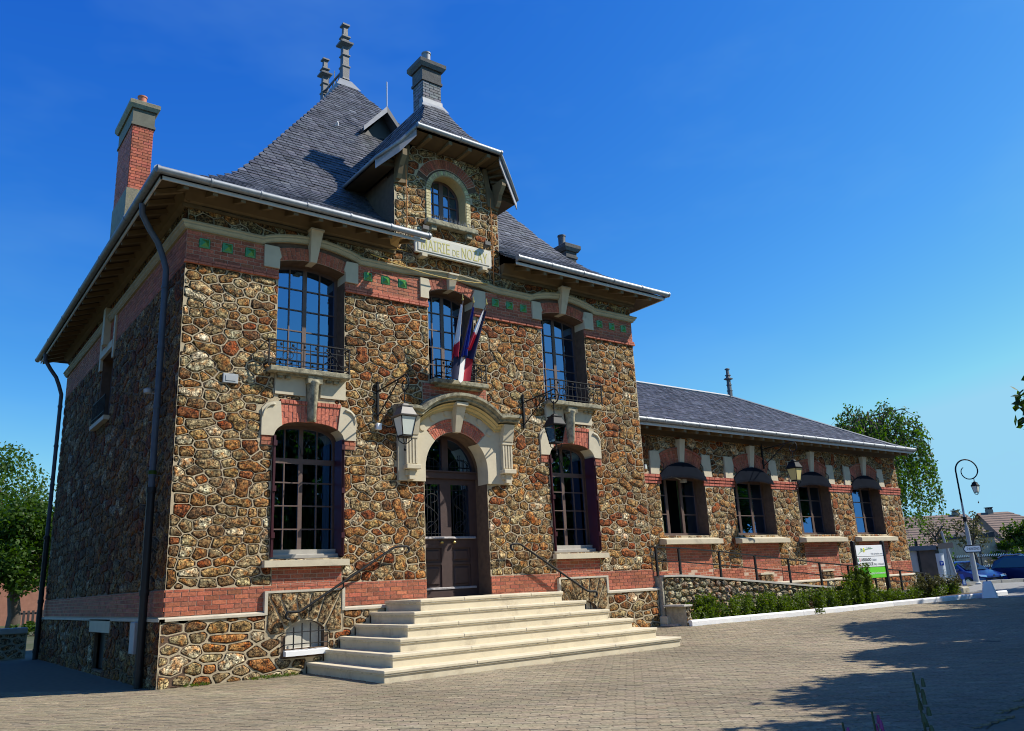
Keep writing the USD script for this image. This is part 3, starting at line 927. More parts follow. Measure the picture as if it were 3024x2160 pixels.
# dressed stone pieces
for p in imps:
    part(hall, "impost", one(lambda m: m.prism(p.buffer(.004, join_style=2), FRONT, -.3, .045)), "cream_stone")
for kk, zt in ((key1, 1), (mir(key1), 1), (key2, 0)):
    m = MB(); cc = np.array(kk.exterior.coords)[:-1]
    x0, z0, x1, z1 = kk.bounds; cx = (x0 + x1) / 2
    lo, hi = .05, .20 if zt else .14
    pts = [FRONT.p(np.array([x, z]), d) for x, z in cc for d in (-.2, lo + (hi - lo) * (z - z0) / (z1 - z0))]
    m.hull(pts)
    m.box(x0 - .015, x1 + .015, -hi - .02, 0, z1, z1 + .035)
    part(hall, "keystone", m, "cream_stone")
for s in (0, 1):
    for q in polys(sur_c):
        q = mir(q) if s else q
        part(hall, "window_surround", one(lambda m: m.prism(q, FRONT, -.28, .03)), "cream_stone")
    for q in panels:
        q = mir(q) if s else q
        x0, z0, x1, z1 = q.bounds
        m = MB(); m.box(x0, x1, -.03, .01, z0, z1)
        part(hall, "apron_panel", m, "cream_stone")
    # half-round console carrying the balcony
    cx = 2.215 if not s else 10.31 - 2.215
    m = MB()
    rows = []
    for z, r in ((4.06, .045), (4.10, .065), (4.3, .078), (4.66, .10), (4.70, .115), (4.73, .118), (4.76, .10)):
        rows.append([(cx + r * math.cos(a), -.02 - r * 1.7 * math.sin(a), z) for a in np.linspace(0, math.pi, 11)])
    V = np.array(rows).reshape(-1, 3); n = 11
    F = [[i * n + j, (i + 1) * n + j, (i + 1) * n + j + 1, i * n + j + 1] for i in range(len(rows) - 1) for j in range(n - 1)]
    m.add(V, np.array(F))
    m.add(V[:n], [[0, k, k + 1] for k in range(1, n - 1)])
    m.box(cx - .13, cx + .13, -.17, .01, 4.70, 4.83)
    m.box(cx - .075, cx + .075, -.05, .01, 4.05, 4.70)
    part(hall, "console", m, "old_stone", smooth=40)
    # balcony slab with a stepped underside, and curls on the surround
    x0, x1 = (1.40, 2.86) if not s else (10.31 - 2.86, 10.31 - 1.40)
    m = MB()
    m.cbox(x0, x1, -.21, .02, 4.835, 4.925, .012)
    m.box(x0 + .16, x1 - .16, -.13, .01, 4.80, 4.836)
    for d in (.22, .36, x1 - x0 - .36, x1 - x0 - .22):
        m.box(x0 + d - .045, x0 + d + .045, -.10, .01, 4.75, 4.801)
    part(hall, "balcony_slab", m, "old_stone")
    # window sill below
    x0, x1 = (1.43, 2.89) if not s else (10.31 - 2.89, 10.31 - 1.43)
    m = MB(); m.hull([(x, y, z) for x in (x0, x1) for y, z in ((-.13, 1.645), (-.13, 1.745), (.30, 1.775), (.30, 1.645))])
    part(hall, "window_sill", m, "cream_stone")
    cv = MB()
    for sg in (-1, 1):
        cxx = (2.2 if not s else 10.31 - 2.2) + sg * .80
        pts = [(cxx + sg * (-.16 + .20 * math.sin(t)) , -.045, 4.30 - .30 * (1 - math.cos(t)) * .8) for t in np.linspace(0, 1.5, 10)]
        cv.tube(pts, np.linspace(.022, .008, 10), 6)
    part(hall, "scroll_moulding", cv, "cream_stone", smooth=True)
m = MB(); m.cbox(4.60, 5.87, -.2, .3, 4.985, 5.075, .012); m.box(4.72, 5.75, -.12, .0, 4.94, 4.985)
part(hall, "window_sill", m, "old_stone")
m = MB(); m.cbox(4.56, 5.80, -.15, .3, 8.31, 8.42, .012); m.box(4.68, 4.80, -.10, .0, 8.20, 8.312); m.box(5.55, 5.67, -.10, 0, 8.20, 8.312)
part(hall, "window_sill", m, "old_stone")
sp = MB()
rr = np.random.default_rng(5)
for x in np.linspace(4.72, 5.72, 46):
    for dy in (0, .06):
        sp.bar((x, -.1 + dy, 8.42), (x + rr.normal(0, .02), -.13 + dy + rr.normal(0, .03), 8.53), .003, .003, up=(1, 0, 0))
part(hall, "bird_spikes", sp, "lead", kind="stuff")

# string cornice, humped over the windows; swept profile
def hump_z(x):
    z = 0.0
    for c0, wd, am in ((2.185, .92, .175), (8.125, .92, .175), (5.19, .95, .09)):
        t = (x - c0) / wd
        if abs(t) < 1:
            z = am * (math.cos(t * math.pi / 2 * .98) ** .8 if abs(t) < .999 else 0)
    return z


def sweep(path, prof):
    """path: (point, side vector, up vector); prof: (out, up)."""
    V = np.array([[p + o * s + u * up for o, u in prof] for p, s, up in path])
    n, k = len(path), len(prof)
    F = [[i * k + j, i * k + j + 1, (i + 1) * k + j + 1, (i + 1) * k + j] for i in range(n - 1) for j in range(k - 1)]
    return V.reshape(-1, 3), np.array(F)


prof = [(-.01, 0), (.045, 0), (.045, .02), (.06, .03), (.085, .06), (.085, .08), (.11, .10), (.11, .125), (-.01, .135)]
xs = np.unique(np.concatenate([np.linspace(-.0, W, 24), np.linspace(1.26, 3.11, 30), np.linspace(7.2, 9.05, 30)]))
up = np.array([0, 0, 1.0]); out = np.array([0, -1.0, 0])
path = [(np.array([-.0, D, CB]), np.array([-1.0, 0, 0]), up), (np.array([0, 0, CB]), np.array([-1.0, -1.0, 0]), up)]
path += [(np.array([x, 0, CB + hump_z(x)]), out, up) for x in xs if .05 < x < W - .02]
path += [(np.array([W, 0, CB]), np.array([1.0, -1.0, 0]), up), (np.array([W, 1.2, CB]), np.array([1.0, 0, 0]), up)]
m = MB(); m.add(*sweep(path, prof))
part(hall, "string_cornice", m, plain("cornice_stone", (.345, .29, .175), .85, .18, 6, bump=.3, dark=((.17, .15, .1), 6.0, .57, .55)), smooth=35)
# plinth ledge stepping round the cellar windows
lg = MB()
for x0, x1 in ((-.08, 1.47), (2.83, 4.45), (5.87, 7.48), (8.84, W + .1)):
    lg.hull([(x, y, z) for x in (x0, x1) for y, z in ((-.085, BB - .035), (-.085, BB), (-.01, BB + .025), (.0, BB - .035))])
lg.box(-.085, -.0, -.085, D, BB - .035, BB + .012)
for s in (0, 1):
    f = lambda a, b: (a, b) if not s else (10.31 - b, 10.31 - a)
    lg.box(*f(1.47, 1.52), -.085, .0, BB - .03, 1.25); lg.box(*f(2.78, 2.83), -.085, .0, BB - .03, 1.25)
    lg.box(*f(1.47, 2.83), -.085, 0, 1.25, 1.285)
part(hall, "plinth_ledge", lg, plain("ledge_cement", (.50, .45, .35), .85, .15, 7, bump=.2))
# big wedge stones over the cellar windows
for s in (0, 1):
    cutb = bw.buffer(.012)
    cs = []
    fan = [(1.52, .62), (1.52, 1.25), (1.70, 1.25), (1.98, 1.25), (2.24, 1.25), (2.50, 1.25), (2.78, 1.25), (2.78, .62)]
    foot = [(1.83, .62), (1.83, .70), (1.93, .74), (2.06, .79), (2.19, .79), (2.34, .77), (2.48, .70), (2.48, .62)]
    for i in range(7):
        q = Polygon([fan[i], fan[i + 1], foot[i + 1], foot[i]]).buffer(-.009).difference(cutb)
        for q in polys(q):
            q = mir(q) if s else q
            rr = np.random.default_rng(70 + i + 9 * s)
            part(hall, "wedge_stone", stone_mesh(q.simplify(.004), PFRONT, rr, .022, tone=np.array([.30, .22, .12]) * rr.uniform(.7, 1.1), n=12), "meuliere")
    b0 = bframe[0] if not s else bframe[1]
    part(hall, "cellar_window_bed", one(lambda m: m.sheet(b0.difference(bw if not s else bw3), PFRONT, -.004)), "mortar")
    f = (lambda x: x) if not s else (lambda x: 10.31 - x)
    m = MB(); xa, xb = sorted((f(1.80), f(2.52)))
    m.hull([(x, y, z) for x in (xa, xb) for y, z in ((-.16, .285), (-.16, .355), (.12, .40), (.12, .285))])
    part(hall, "cellar_sill", m, "white_paint")
    xa, xb = sorted((f(1.80), f(2.50)))
    part(hall, "cellar_panel", one(lambda m: m.box(xa, xb, .07, .10, .36, .84)), "plaque_stone")
    m = MB()
    for x in (1.93, 2.07, 2.21, 2.35):
        m.bar((f(x), -.13, .40), (f(x), -.13, .80 - abs(x - 2.14) * .4), .016, .016)
    for z in (.46, .64):
        m.tube([(f(1.70), -.06, z - .06), (f(1.78), -.13, z), (f(2.50), -.13, z), (f(2.58), -.06, z - .05)], .009, 5)
    part(hall, "cellar_grille", m, "iron")

# ------------------------------------------------------------------ windows and door
def window(parent, op, fr, rec, cols, rows, z_transom=None, fw=.055, bar=.022, mull=.075, frame="frame_wood", glass="glass", rows_z=None, name="window"):
    """A casement with a frame following the opening's head, two leaves and glazing bars; each pane its own piece."""
    w = node(parent, name)
    x0, z0, x1, z1 = op.bounds
    inner = op.buffer(-fw, join_style=2)
    m = MB()
    m.prism(op.buffer(.01, join_style=2).difference(inner), fr, -rec - .06, -rec, back=True)
    bars = []
    cx = (x0 + x1) / 2
    bars.append(sbox(cx - mull / 2, z0, cx + mull / 2, z1))
    if z_transom:
        bars.append(sbox(x0, z_transom - .045, x1, z_transom + .045))
    for i in range(1, cols):
        if i * 2 == cols:
            continue
        x = x0 + fw + (x1 - x0 - 2 * fw) * i / cols
        bars.append(sbox(x - bar / 2, z0, x + bar / 2, z1))
    zs = rows_z if rows_z is not None else [z0 + fw + (z1 - z0 - fw * 2) * i / rows for i in range(1, rows)]
    for z in zs:
        bars.append(sbox(x0, z - bar / 2, x1, z + bar / 2))
    bb = unary_union(bars).intersection(inner)
    m.prism(bb, fr, -rec - .04, -rec - .008)
    part(w, "frame", m, frame)
    for q in polys(inner.difference(bb)):
        part(w, "pane", one(lambda k: k.sheet(q.buffer(.004, join_style=2), fr, -rec - .028)), glass)
    return w


w = window(hall, u1, FRONT, .33, 4, 5)
window(hall, u2, FRONT, .33, 4, 5)
window(hall, u3, FRONT, .33, 4, 5)
rz = [1.775 + .1 + .40 * i for i in range(1, 4)]
for op in (g1, g3):
    w = window(hall, op, FRONT, .34, 4, 5, z_transom=3.42, rows_z=[2.27, 2.66, 3.05])
    x0, z0, x1, z1 = op.bounds
    m = MB(); m.cbox(x0 + .02, x1 - .02, .10, .36, 1.776, 1.85, .01); m.box(x0 + .05, x1 - .05, .2, .37, 1.85, 1.93)
    part(w, "weather_bar", m, plain("weathered_frame", (.40, .37, .31), .7, .15, 9) if "weathered_frame" not in M else "weathered_frame")
    cx = (x0 + x1) / 2
    m = MB()
    for sg in (-1, 1):
        t = np.linspace(0, 4.6, 22)
        rr = .10 * np.exp(-t * .28)
        m.tube(np.stack([cx + sg * (.19 + rr * np.cos(t + 2.6)), np.full(22, .30), 3.84 + rr * np.sin(t + 2.6)], 1), .006, 5)
        m.tube([(cx + sg * .01, .30, 3.50), (cx + sg * .04, .30, 3.66), (cx + sg * .10, .30, 3.76), (cx + sg * .13, .30, 3.87)], .007, 5)
    part(w, "scroll_iron", m, "iron")
    for xs in (x0, x1):
        sg = 1 if xs == x0 else -1
        m = MB()
        for k in range(3):
            a = xs + sg * (.006 + .016 * k)
            m.box(min(a, a + sg * .012), max(a, a + sg * .012), -.045 + .01 * k, .26, 1.80, 3.78)
        for z in (2.1, 2.85, 3.6):
            m.box(min(xs, xs + sg * .06), max(xs, xs + sg * .06), -.06, -.03, z, z + .09)
        part(hall, "shutter", m, "shutter_paint")
window(hall, dw, FRONT, .26, 4, 4, fw=.05, mull=.10)
# inside: curtains and blinds a hand's breadth behind the panes, floors between the storeys
m = MB()
x = np.linspace(1.6, 2.8, 60)
V = np.array([[a, .58 + .015 * math.sin(a * 70), z] for a in x for z in (4.95, 5.28)])
F = [[2 * i, 2 * i + 2, 2 * i + 3, 2 * i + 1] for i in range(59)]
m.add(V, F)
part(hall, "net_curtain", m, "curtain")
m = MB()
for i in range(14):
    a = 1.62 + i * .086
    m.bar((a, .60, 1.9), (a, .60, 3.95), .05, .004, up=(0.55, 1, 0))
part(hall, "vertical_blind", m, "grey_blind")
m = MB()
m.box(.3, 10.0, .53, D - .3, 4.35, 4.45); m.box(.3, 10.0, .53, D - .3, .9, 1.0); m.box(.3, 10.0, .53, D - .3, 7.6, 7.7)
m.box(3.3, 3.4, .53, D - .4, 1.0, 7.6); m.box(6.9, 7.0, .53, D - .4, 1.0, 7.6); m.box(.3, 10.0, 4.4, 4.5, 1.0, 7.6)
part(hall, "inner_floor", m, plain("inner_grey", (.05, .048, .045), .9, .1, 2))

# the door
dn = node(hall, "front_door", "dark brown double door with glazed upper panels, iron grilles and a fanlight")
inner = door.buffer(-.06, join_style=2)
m = MB()
REC = .40
m.prism(door.buffer(.01).difference(inner), FRONT, -REC - .07, -REC)
m.prism(sbox(4.45, 3.24, 5.87, 3.36), FRONT, -REC - .08, -REC + .05)
m.prism(sbox(4.45, 3.36, 5.87, 3.385), FRONT, -REC - .08, -REC + .08)
m.prism(sbox(5.09, 3.385, 5.23, 4.03), FRONT, -REC - .07, -REC + .012)
part(dn, "door_frame", m, "door_wood")
for s in (0, 1):
    f = (lambda a, b: (4.51 + a, 4.51 + b)) if not s else (lambda a, b: (5.81 - b, 5.81 - a))
    m = MB()
    for a, b, z0, z1, d in ((0, .11, FL + .01, 3.24, 0), (.53, .65, FL + .01, 3.24, 0), (.11, .53, FL + .01, 1.21, 0), (.11, .53, 1.93, 2.09, 0), (.11, .53, 3.13, 3.24, 0)):
        m.prism(sbox(*(f(a, b)[0], z0, f(a, b)[1], z1)), FRONT, -REC - .06, -REC - .004)
    for z0, z1 in ((1.21, 1.62), (1.66, 1.93)):
        x0, x1 = f(.11, .53)
        m.prism(sbox(x0, z0, x1, z1), FRONT, -REC - .06, -REC - .032)
        m.block([(x0 + .045, z0 + .045), (x1 - .045, z0 + .045), (x1 - .045, z1 - .045), (x0 + .045, z1 - .045)], FRONT, -REC - .04, -REC - .004, .022)
    m.prism(sbox(f(.11, .53)[0], 1.62, f(.11, .53)[1], 1.66), FRONT, -REC - .06, -REC - .004)
    part(dn, "door_leaf", m, "door_wood")
    m = MB(); x0, x1 = f(0.0, .65)
    m.hull([(x, y, z) for x in (x0, x1) for y, z in ((REC - .05, 2.10), (REC - .03, 2.135), (REC + .01, 2.14), (REC + .01, 2.09))])
    m.hull([(x, y, z) for x in (x0, x1) for y, z in ((REC - .012, 1.17), (REC - .012, 1.195), (REC + .005, 1.21), (REC + .005, 1.17))])
    part(dn, "weather_moulding", m, "worn_paint")
    x0, x1 = f(.11, .53)
    part(dn, "door_pane", one(lambda k: k.sheet(sbox(x0, 2.09, x1, 3.13), FRONT, -REC - .045)), "glass")
    gr = MB()
    cx = (x0 + x1) / 2
    for x in np.linspace(x0 + .05, x1 - .05, 5):
        gr.bar((x, REC + .012, 2.10), (x, REC + .012, 3.12), .010, .010, up=(1, 0, 0))
    for z in (2.2, 3.02):
        gr.bar((x0, REC + .012, z), (x1, REC + .012, z), .010, .010)
    t = np.linspace(-1.3, 4.4, 30)
    gr.tube(np.stack([cx + .14 * np.cos(t), np.full(30, REC + .006), 2.86 + .11 * np.sin(t) - .02 * t], 1), .007, 5)
    gr.tube(np.stack([cx + .15 * np.sin(t * .9), np.full(30, REC + .006), 2.35 + .09 * t], 1), .007, 5)
    gr.tube(np.stack([cx - .12 * np.cos(t), np.full(30, REC + .006), 2.32 + .10 * np.sin(t)], 1), .007, 5)
    part(dn, "door_grille", gr, "iron")
    q = inner.intersection(sbox(4.4, 3.385, 5.09, 4.2) if not s else sbox(5.23, 3.385, 6, 4.2))
    part(dn, "fanlight_pane", one(lambda k: k.sheet(q, FRONT, -REC - .04)), "glass")
    gr = MB()
    cx = 4.81 if not s else 5.51
    for x in np.linspace(cx - .2, cx + .2, 5):
        gr.bar((x, REC + .015, 3.39), (x, REC + .015, 3.50 + .22 * (1 - abs(x - cx) / .3)), .010, .010, up=(1, 0, 0))
    gr.tube([(cx + .24 * math.cos(a), REC + .012, 3.47 + .16 * math.sin(a)) for a in np.linspace(0, math.pi, 13)], .007, 5)
    gr.tube([(cx - .26, REC + .012, 3.47), (cx + .26, REC + .012, 3.47)], .007, 5)
    part(dn, "fanlight_grille", gr, "iron")
    m = MB()
    hx = 5.02 if not s else 5.30
    m.lathe([(.0, -.02), (.03, -.01), (.034, .01), (.02, .03), (0, .035)], (hx, REC - .05, 2.02), 10)
    m.bar((hx, REC, 2.02), (hx, REC - .05, 2.02), .02, .02)
    part(dn, "knob", m, "gilt")

# door case
for q in polys(case.difference(Polygon([*arc(5.16, 3.37, .968, 46, 134, 21), (5.16, 3.37)]))):
    part(hall, "door_surround", one(lambda m: m.prism(q, FRONT, -.30, .05)), "cream_stone")
jm = MB()
jm.sheet(Polygon([*arc(5.16, 3.37, .71, 46, 134, 21), *arc(5.16, 3.37, .967, 134, 46, 21)]), FRONT, .035)
part(hall, "arch_bed", jm, "brick_joint")
m = MB()
ka, kb = arc(5.16, 3.37, .70, 0, 0, 1)[0], 0
m.hull([FRONT.p(np.array([x, z]), d) for x, z, dd in ((5.10, 4.07, .10), (5.22, 4.07, .10), (5.27, 4.58, .26), (5.05, 4.58, .26)) for d in (0, dd)])
m.box(5.03, 5.29, -.30, 0, 4.56, 4.62)
part(hall, "keystone", m, "cream_stone")
for x, z, r in ((4.395, 4.11, .072), (4.63, 4.31, .072), (4.93, 4.425, .065), (5.39, 4.425, .065), (5.69, 4.31, .072), (5.925, 4.11, .072)):
    m = MB()
    m.prism(Polygon(arc(x, z, r, 0, 360, 25)[:-1]), FRONT, .04, .062)
    m.prism(Polygon(arc(x, z, r * .82, 0, 360, 25)[:-1]), FRONT, .05, .075)
    part(hall, "roundel", m, "cream_stone")
# hood over the door: straight ends, arched middle
def hood_path(k=0.0):
    pts = [(3.80, 4.30), (4.12, 4.30)] + [tuple(p) for p in arc(5.16, 3.36, 1.27 + k, 134, 46, 27)] + [(6.20, 4.30), (6.52, 4.30)]
    return [(np.array([x, 0, z]), np.array([0, -1.0, 0]), np.array([0, 0, 1.0])) for x, z in pts]


hp = [(0, -.02), (.14, -.02), (.20, .02), (.30, .03), (.30, .075), (.35, .09), (.38, .10), (.38, .155), (.2, .185), (0, .20)]
m = MB(); v, f = sweep(hood_path(), hp); m.add(v, f)
k = len(hp)
for e, sg in ((0, 1), (len(v) - k, -1)):
    m.add(v[e:e + k], np.array([[0, i, i + 1][::sg] for i in range(1, k - 1)]))
part(hall, "door_hood", m, "old_stone", smooth=30)
m = MB(); v, f = sweep(hood_path(), [(.04, -.13), (.10, -.13), (.10, -.09), (.16, -.06), (.16, -.035), (.22, -.01), (.04, -.01)]); m.add(v, f)
part(hall, "hood_moulding", m, plain("yellow_stone", (.50, .38, .16), .8, .15, 6), smooth=30)
for s in (0, 1):
    cx = 4.125 if not s else 6.31
    m = MB()
    for x in (-.115, -.05, .015, .08):
        m.box(cx + x, cx + x + .035, -.13, -.04, 3.42, 3.90)
    m.box(cx - .12, cx + .12, -.112, -.04, 3.40, 3.92)
    m.box(cx - .13, cx + .13, -.145, -.04, 3.89, 3.95)
    m.hull([(x, y, z) for x in (cx - .125, cx + .125) for y, z in ((-.16, 3.95), (-.24, 4.28), (-.04, 4.28), (-.04, 3.95))])
    part(hall, "pilaster", m, "cream_stone")
    m = MB()
    m.cbox(cx - .15, cx + .15, -.20, -.04, 3.31, 3.395, .008)
    m.box(cx - .06, cx + .06, -.13, -.04, 3.13, 3.31)
    m.box(cx - .11, cx + .11, -.10, -.04, 3.20, 3.30)
    part(hall, "pilaster_bracket", m, "old_stone" if False else "cream_stone")

# railings of the three upper windows
def railing(x0, x1, y, z0, z1, n):
    m = MB()
    m.bar((x0 - .02, y, z1), (x1 + .02, y, z1), .035, .018)
    for z in (z0 + .02, z0 + .10, z1 - .12):
        m.bar((x0, y, z), (x1, y, z), .014, .014)
    for x in (x0, x1):
        m.bar((x, y, z0 - .03), (x, y, z1), .022, .022, up=(1, 0, 0))
        m.bar((x, y, z1 - .005), (x, .0, z1 - .005), .016, .016)
        m.bar((x, y, z0 + .02), (x, .0, z0 + .02), .016, .016)
    for x in np.linspace(x0, x1, n + 2)[1:-1]:
        m.bar((x, y, z0), (x, y, z1), .011, .011, up=(1, 0, 0))
    w = (x1 - x0) / 2
    for sg in (-1, 1):
        cx = (x0 + x1) / 2 + sg * w * .52
        t = np.linspace(0, 7.5, 34)
        r = .115 * np.exp(-t * .17)
        m.tube(np.stack([cx + sg * (r * np.cos(t)), np.full(34, y - .012), z0 + .17 + r * np.sin(t)], 1), .007, 5)
        m.tube(np.stack([cx - sg * (.05 + .8 * r * np.cos(t + .6)), np.full(34, y - .012), z1 - .16 + .7 * r * np.sin(t + .6)], 1), .006, 5)
        m.tube([(cx + sg * .14, y - .012, z0 + .12), (cx + sg * .22, y - .012, z0 + .06), (cx + sg * .30, y - .012, z0 + .09)], .007, 5)
    for x in np.linspace(x0, x1, 8)[1:-1]:
        m.lathe([(0, -.03), (.018, -.02), (.022, 0), (.018, .02), (0, .03)], (x, y, z1 - .06), 6)
    return m


part(hall, "balcony_railing", railing(1.37, 2.83, -.20, 4.945, 5.37, 11), "iron")
part(hall, "balcony_railing", railing(10.31 - 2.83, 10.31 - 1.37, -.20, 4.945, 5.37, 11), "iron")
part(hall, "balcony_railing", railing(4.66, 5.83, -.17, 5.09, 5.45, 9), "iron")

# ------------------------------------------------------------------ main roof
def on_profile(pts):
    p = np.array(pts, float)
    s = np.concatenate([[0], np.cumsum(np.linalg.norm(np.diff(p, axis=0), axis=1))])
    return s, (lambda q: np.array([np.interp(q, s, p[:, i]) for i in range(p.shape[1])]).T)


PROF = [(-.62, 7.70), (-.2, 7.97), (.13, 8.2), (.64, 8.6), (.97, 8.92), (1.26, 9.3), (1.57, 9.74), (2.1, 10.53), (2.7, 11.42), (3.57, 12.71), (4.95, 14.75)]
XC = 5.15


def hipx(y):
    return -.62 + (y + .62) * (XC + .62) / (4.95 + .62)


RY1 = 6.25
m = MB()
rows = []
for y, z in PROF:
    k = (y + .62) / 5.57
    xl, xr = hipx(y), 2 * XC - hipx(y)
    yb = 11.62 - (11.62 - RY1) * k
    rows.append([(xl, y, z), (xr, y, z), (xr, yb, z), (xl, yb, z)])
V = np.array(rows).reshape(-1, 3)
F = []
for i in range(len(rows) - 1):
    for j in range(1, 4):
        a, b = i * 4 + j, i * 4 + (j + 1) % 4
        F.append([a, b, b + 4, a + 4])
m.add(V - [0, 0, .02], np.array(F))
for i in range(len(rows) - 1):       # the front slope leaves a gap where the dormer stands
    (al, ar), (bl, br) = rows[i][:2], rows[i + 1][:2]
    if PROF[i + 1][0] < 1.3:
        for p, q, r, s_ in ((al, (3.89, *al[1:]), (3.89, *bl[1:]), bl), ((6.42, *ar[1:]), ar, br, (6.42, *br[1:]))):
            m.add(np.array([p, q, r, s_]) - [0, 0, .02], [[0, 1, 2, 3]])
    else:
        m.add(np.array([al, ar, br, bl]) - [0, 0, .02], [[0, 1, 2, 3]])
part(hall, "roof_deck", m, "roof_deck")


def slates(fr_curve, xl, xr, seed, width=.205, expo=.120, skip=None, flip=False, tint=(.074, .077, .090), U=np.array([1.0, 0, 0]), origin=np.zeros(3), V2=np.array([0, 1.0, 0])):
    """Rows of slates up a curved slope. fr_curve: profile of (run, z); the run goes along V2, rows along U."""
    rng = np.random.default_rng(seed)
    s, P = on_profile(fr_curve)
    items = []
    k = 0
    q = 0.0
    while q < s[-1] - .03:
        a, b = P(np.array([max(q - .03, 0), min(q + expo, s[-1])]))
        t = np.array([b[0] - a[0], b[1] - a[1]]); t /= np.linalg.norm(t)
        nrm = np.array([-t[1], t[0]])
        if nrm[1] < 0:
            nrm = -nrm
        lo, hi = xl(a[0]), xr(a[0])
        lo2, hi2 = xl(b[0]), xr(b[0])
        x = lo - (k % 2) * width / 2 - rng.uniform(0, .02)
        while x < hi:
            w = width * rng.uniform(.97, 1.03)
            x0, x1 = max(x, lo), min(x + w - .011, hi)
            x0b, x1b = max(x, lo2), min(x + w - .011, hi2)
            if x1 - x0 > .02 and x1b - x0b > .005 and not (skip and skip((x0 + x1) / 2, a[0], a[1])):
                lift = .018 + rng.uniform(-.003, .006)
                c = []
                for (xx, base, d) in ((x0, a, lift), (x1, a, lift + rng.uniform(-.002, .002)), (x1b, b, .004), (x0b, b, .004)):
                    r, z = base + nrm * d
                    c.append(origin + U * xx + V2 * r + np.array([0, 0, z]))
                c = np.array(c)
                n3 = V2 * nrm[0] + np.array([0, 0, nrm[1]])
                VV = np.vstack([c - n3 * .009, c])
                FF = np.array([[4, 5, 6], [4, 6, 7], [0, 1, 5], [0, 5, 4], [0, 4, 7], [0, 7, 3], [1, 2, 6], [1, 6, 5]])
                tn = np.array(tint) * rng.uniform(.62, 1.32) * rng.normal(1, .02, 3)
                if rng.random() < .05:
                    tn = tn * 1.6
                if np.dot(np.cross(c[1] - c[0], c[2] - c[1]), n3) < 0:
                    FF = FF[:, ::-1]
                items.append(((VV, FF, np.broadcast_to(np.clip(tn, .01, 1), (8, 3))), c.mean(0), (x1 - x0) * expo, n3))
            x += w
        q += expo; k += 1
    return items


def under_dormer(x, y, z):
    dx = abs(x - 5.155)
    return (dx < 1.25 and z < 11.4 - 1.2 * dx and y > -.05) or (dx < 1.66 and 9.45 < z < 11.45 - 1.2 * dx) or (dx < 1.25 and y < 0)


sl = slates(PROF, lambda y: hipx(y), lambda y: 2 * XC - hipx(y), 51, skip=under_dormer)

# dormer roof: hipped front, sloping sides with kicked-out eaves
RD = 11.50
A0, A1 = np.array([5.155 - 1.03, -.50, 10.15]), np.array([5.155 + 1.03, -.50, 10.15])
E0, E1 = np.array([5.155 - 1.74, -.10, 9.40]), np.array([5.155 + 1.74, -.10, 9.40])
FPROF = [(-.50, 10.15), (-.25, 10.40), (-.02, 10.68), (.20, 11.02), (.45, 11.50)]


def fhalf(y):
    return np.interp(y, [-.5, -.02, .45], [1.03, .60, .23])


m = MB()
Vf = []
for y, z in FPROF:
    Vf += [(5.155 - fhalf(y), y, z), (5.155 + fhalf(y), y, z)]
Vf = np.array(Vf)
m.add(Vf, np.array([[2 * i, 2 * i + 1, 2 * i + 3, 2 * i + 2] for i in range(len(FPROF) - 1)]))
SPROF = [(1.74, 9.40), (1.50, 9.58), (1.03, 10.15), (.60, 10.75), (.23, 11.50)]
for sg in (-1, 1):
    pts = [np.array([5.155 + sg * a, y, z]) for a, y, z in ((1.74, -.10, 9.40), (1.03, -.5, 10.15), (.82, -.25, 10.42), (.60, -.02, 10.68), (.42, .20, 11.02), (.23, .45, 11.50))]
    back = [np.array([5.155 + sg * a, 3.0, z]) for a, z in ((1.74, 9.40), (1.03, 10.15), (.82, 10.42), (.60, 10.68), (.42, 11.02), (.23, 11.50))]
    V = np.array(pts + back)
    m.add(V, np.array([[i, i + 1, i + 7, i + 6] for i in range(5)]))
m.add([(4.925, .45, 11.5), (5.385, .45, 11.5), (5.385, 3, 11.5), (4.925, 3, 11.5)], [[0, 1, 2, 3]])
part(hall, "dormer_roof_deck", m, "roof_deck")
sl += slates(FPROF, lambda y: 5.155 - fhalf(y), lambda y: 5.155 + fhalf(y), 52, width=.19, expo=.11)
for sg in (-1, 1):
    curve = [(1.74, 9.40), (1.03, 10.15), (.82, 10.42), (.60, 10.68), (.42, 11.02), (.23, 11.50)]
    s, P = on_profile(curve)

    def y_front(a):
        return np.interp(a, [.23, .42, .60, .82, 1.03, 1.74], [.45, .20, -.02, -.25, -.5, -.10])

    def y_back(a):
        z = np.interp(a, [c0[0] for c0 in curve[::-1]], [c0[1] for c0 in curve[::-1]])
        return np.interp(z, [p[1] for p in PROF], [p[0] for p in PROF]) + .1
    sl += slates(curve, y_front, y_back, 53 + sg, width=.19, expo=.11, U=np.array([0, 1.0, 0]), V2=np.array([sg * 1.0, 0, 0]), origin=np.array([5.155, 0, 0]))
pieces(hall, "slate", sl, "slate", 300, "slates")
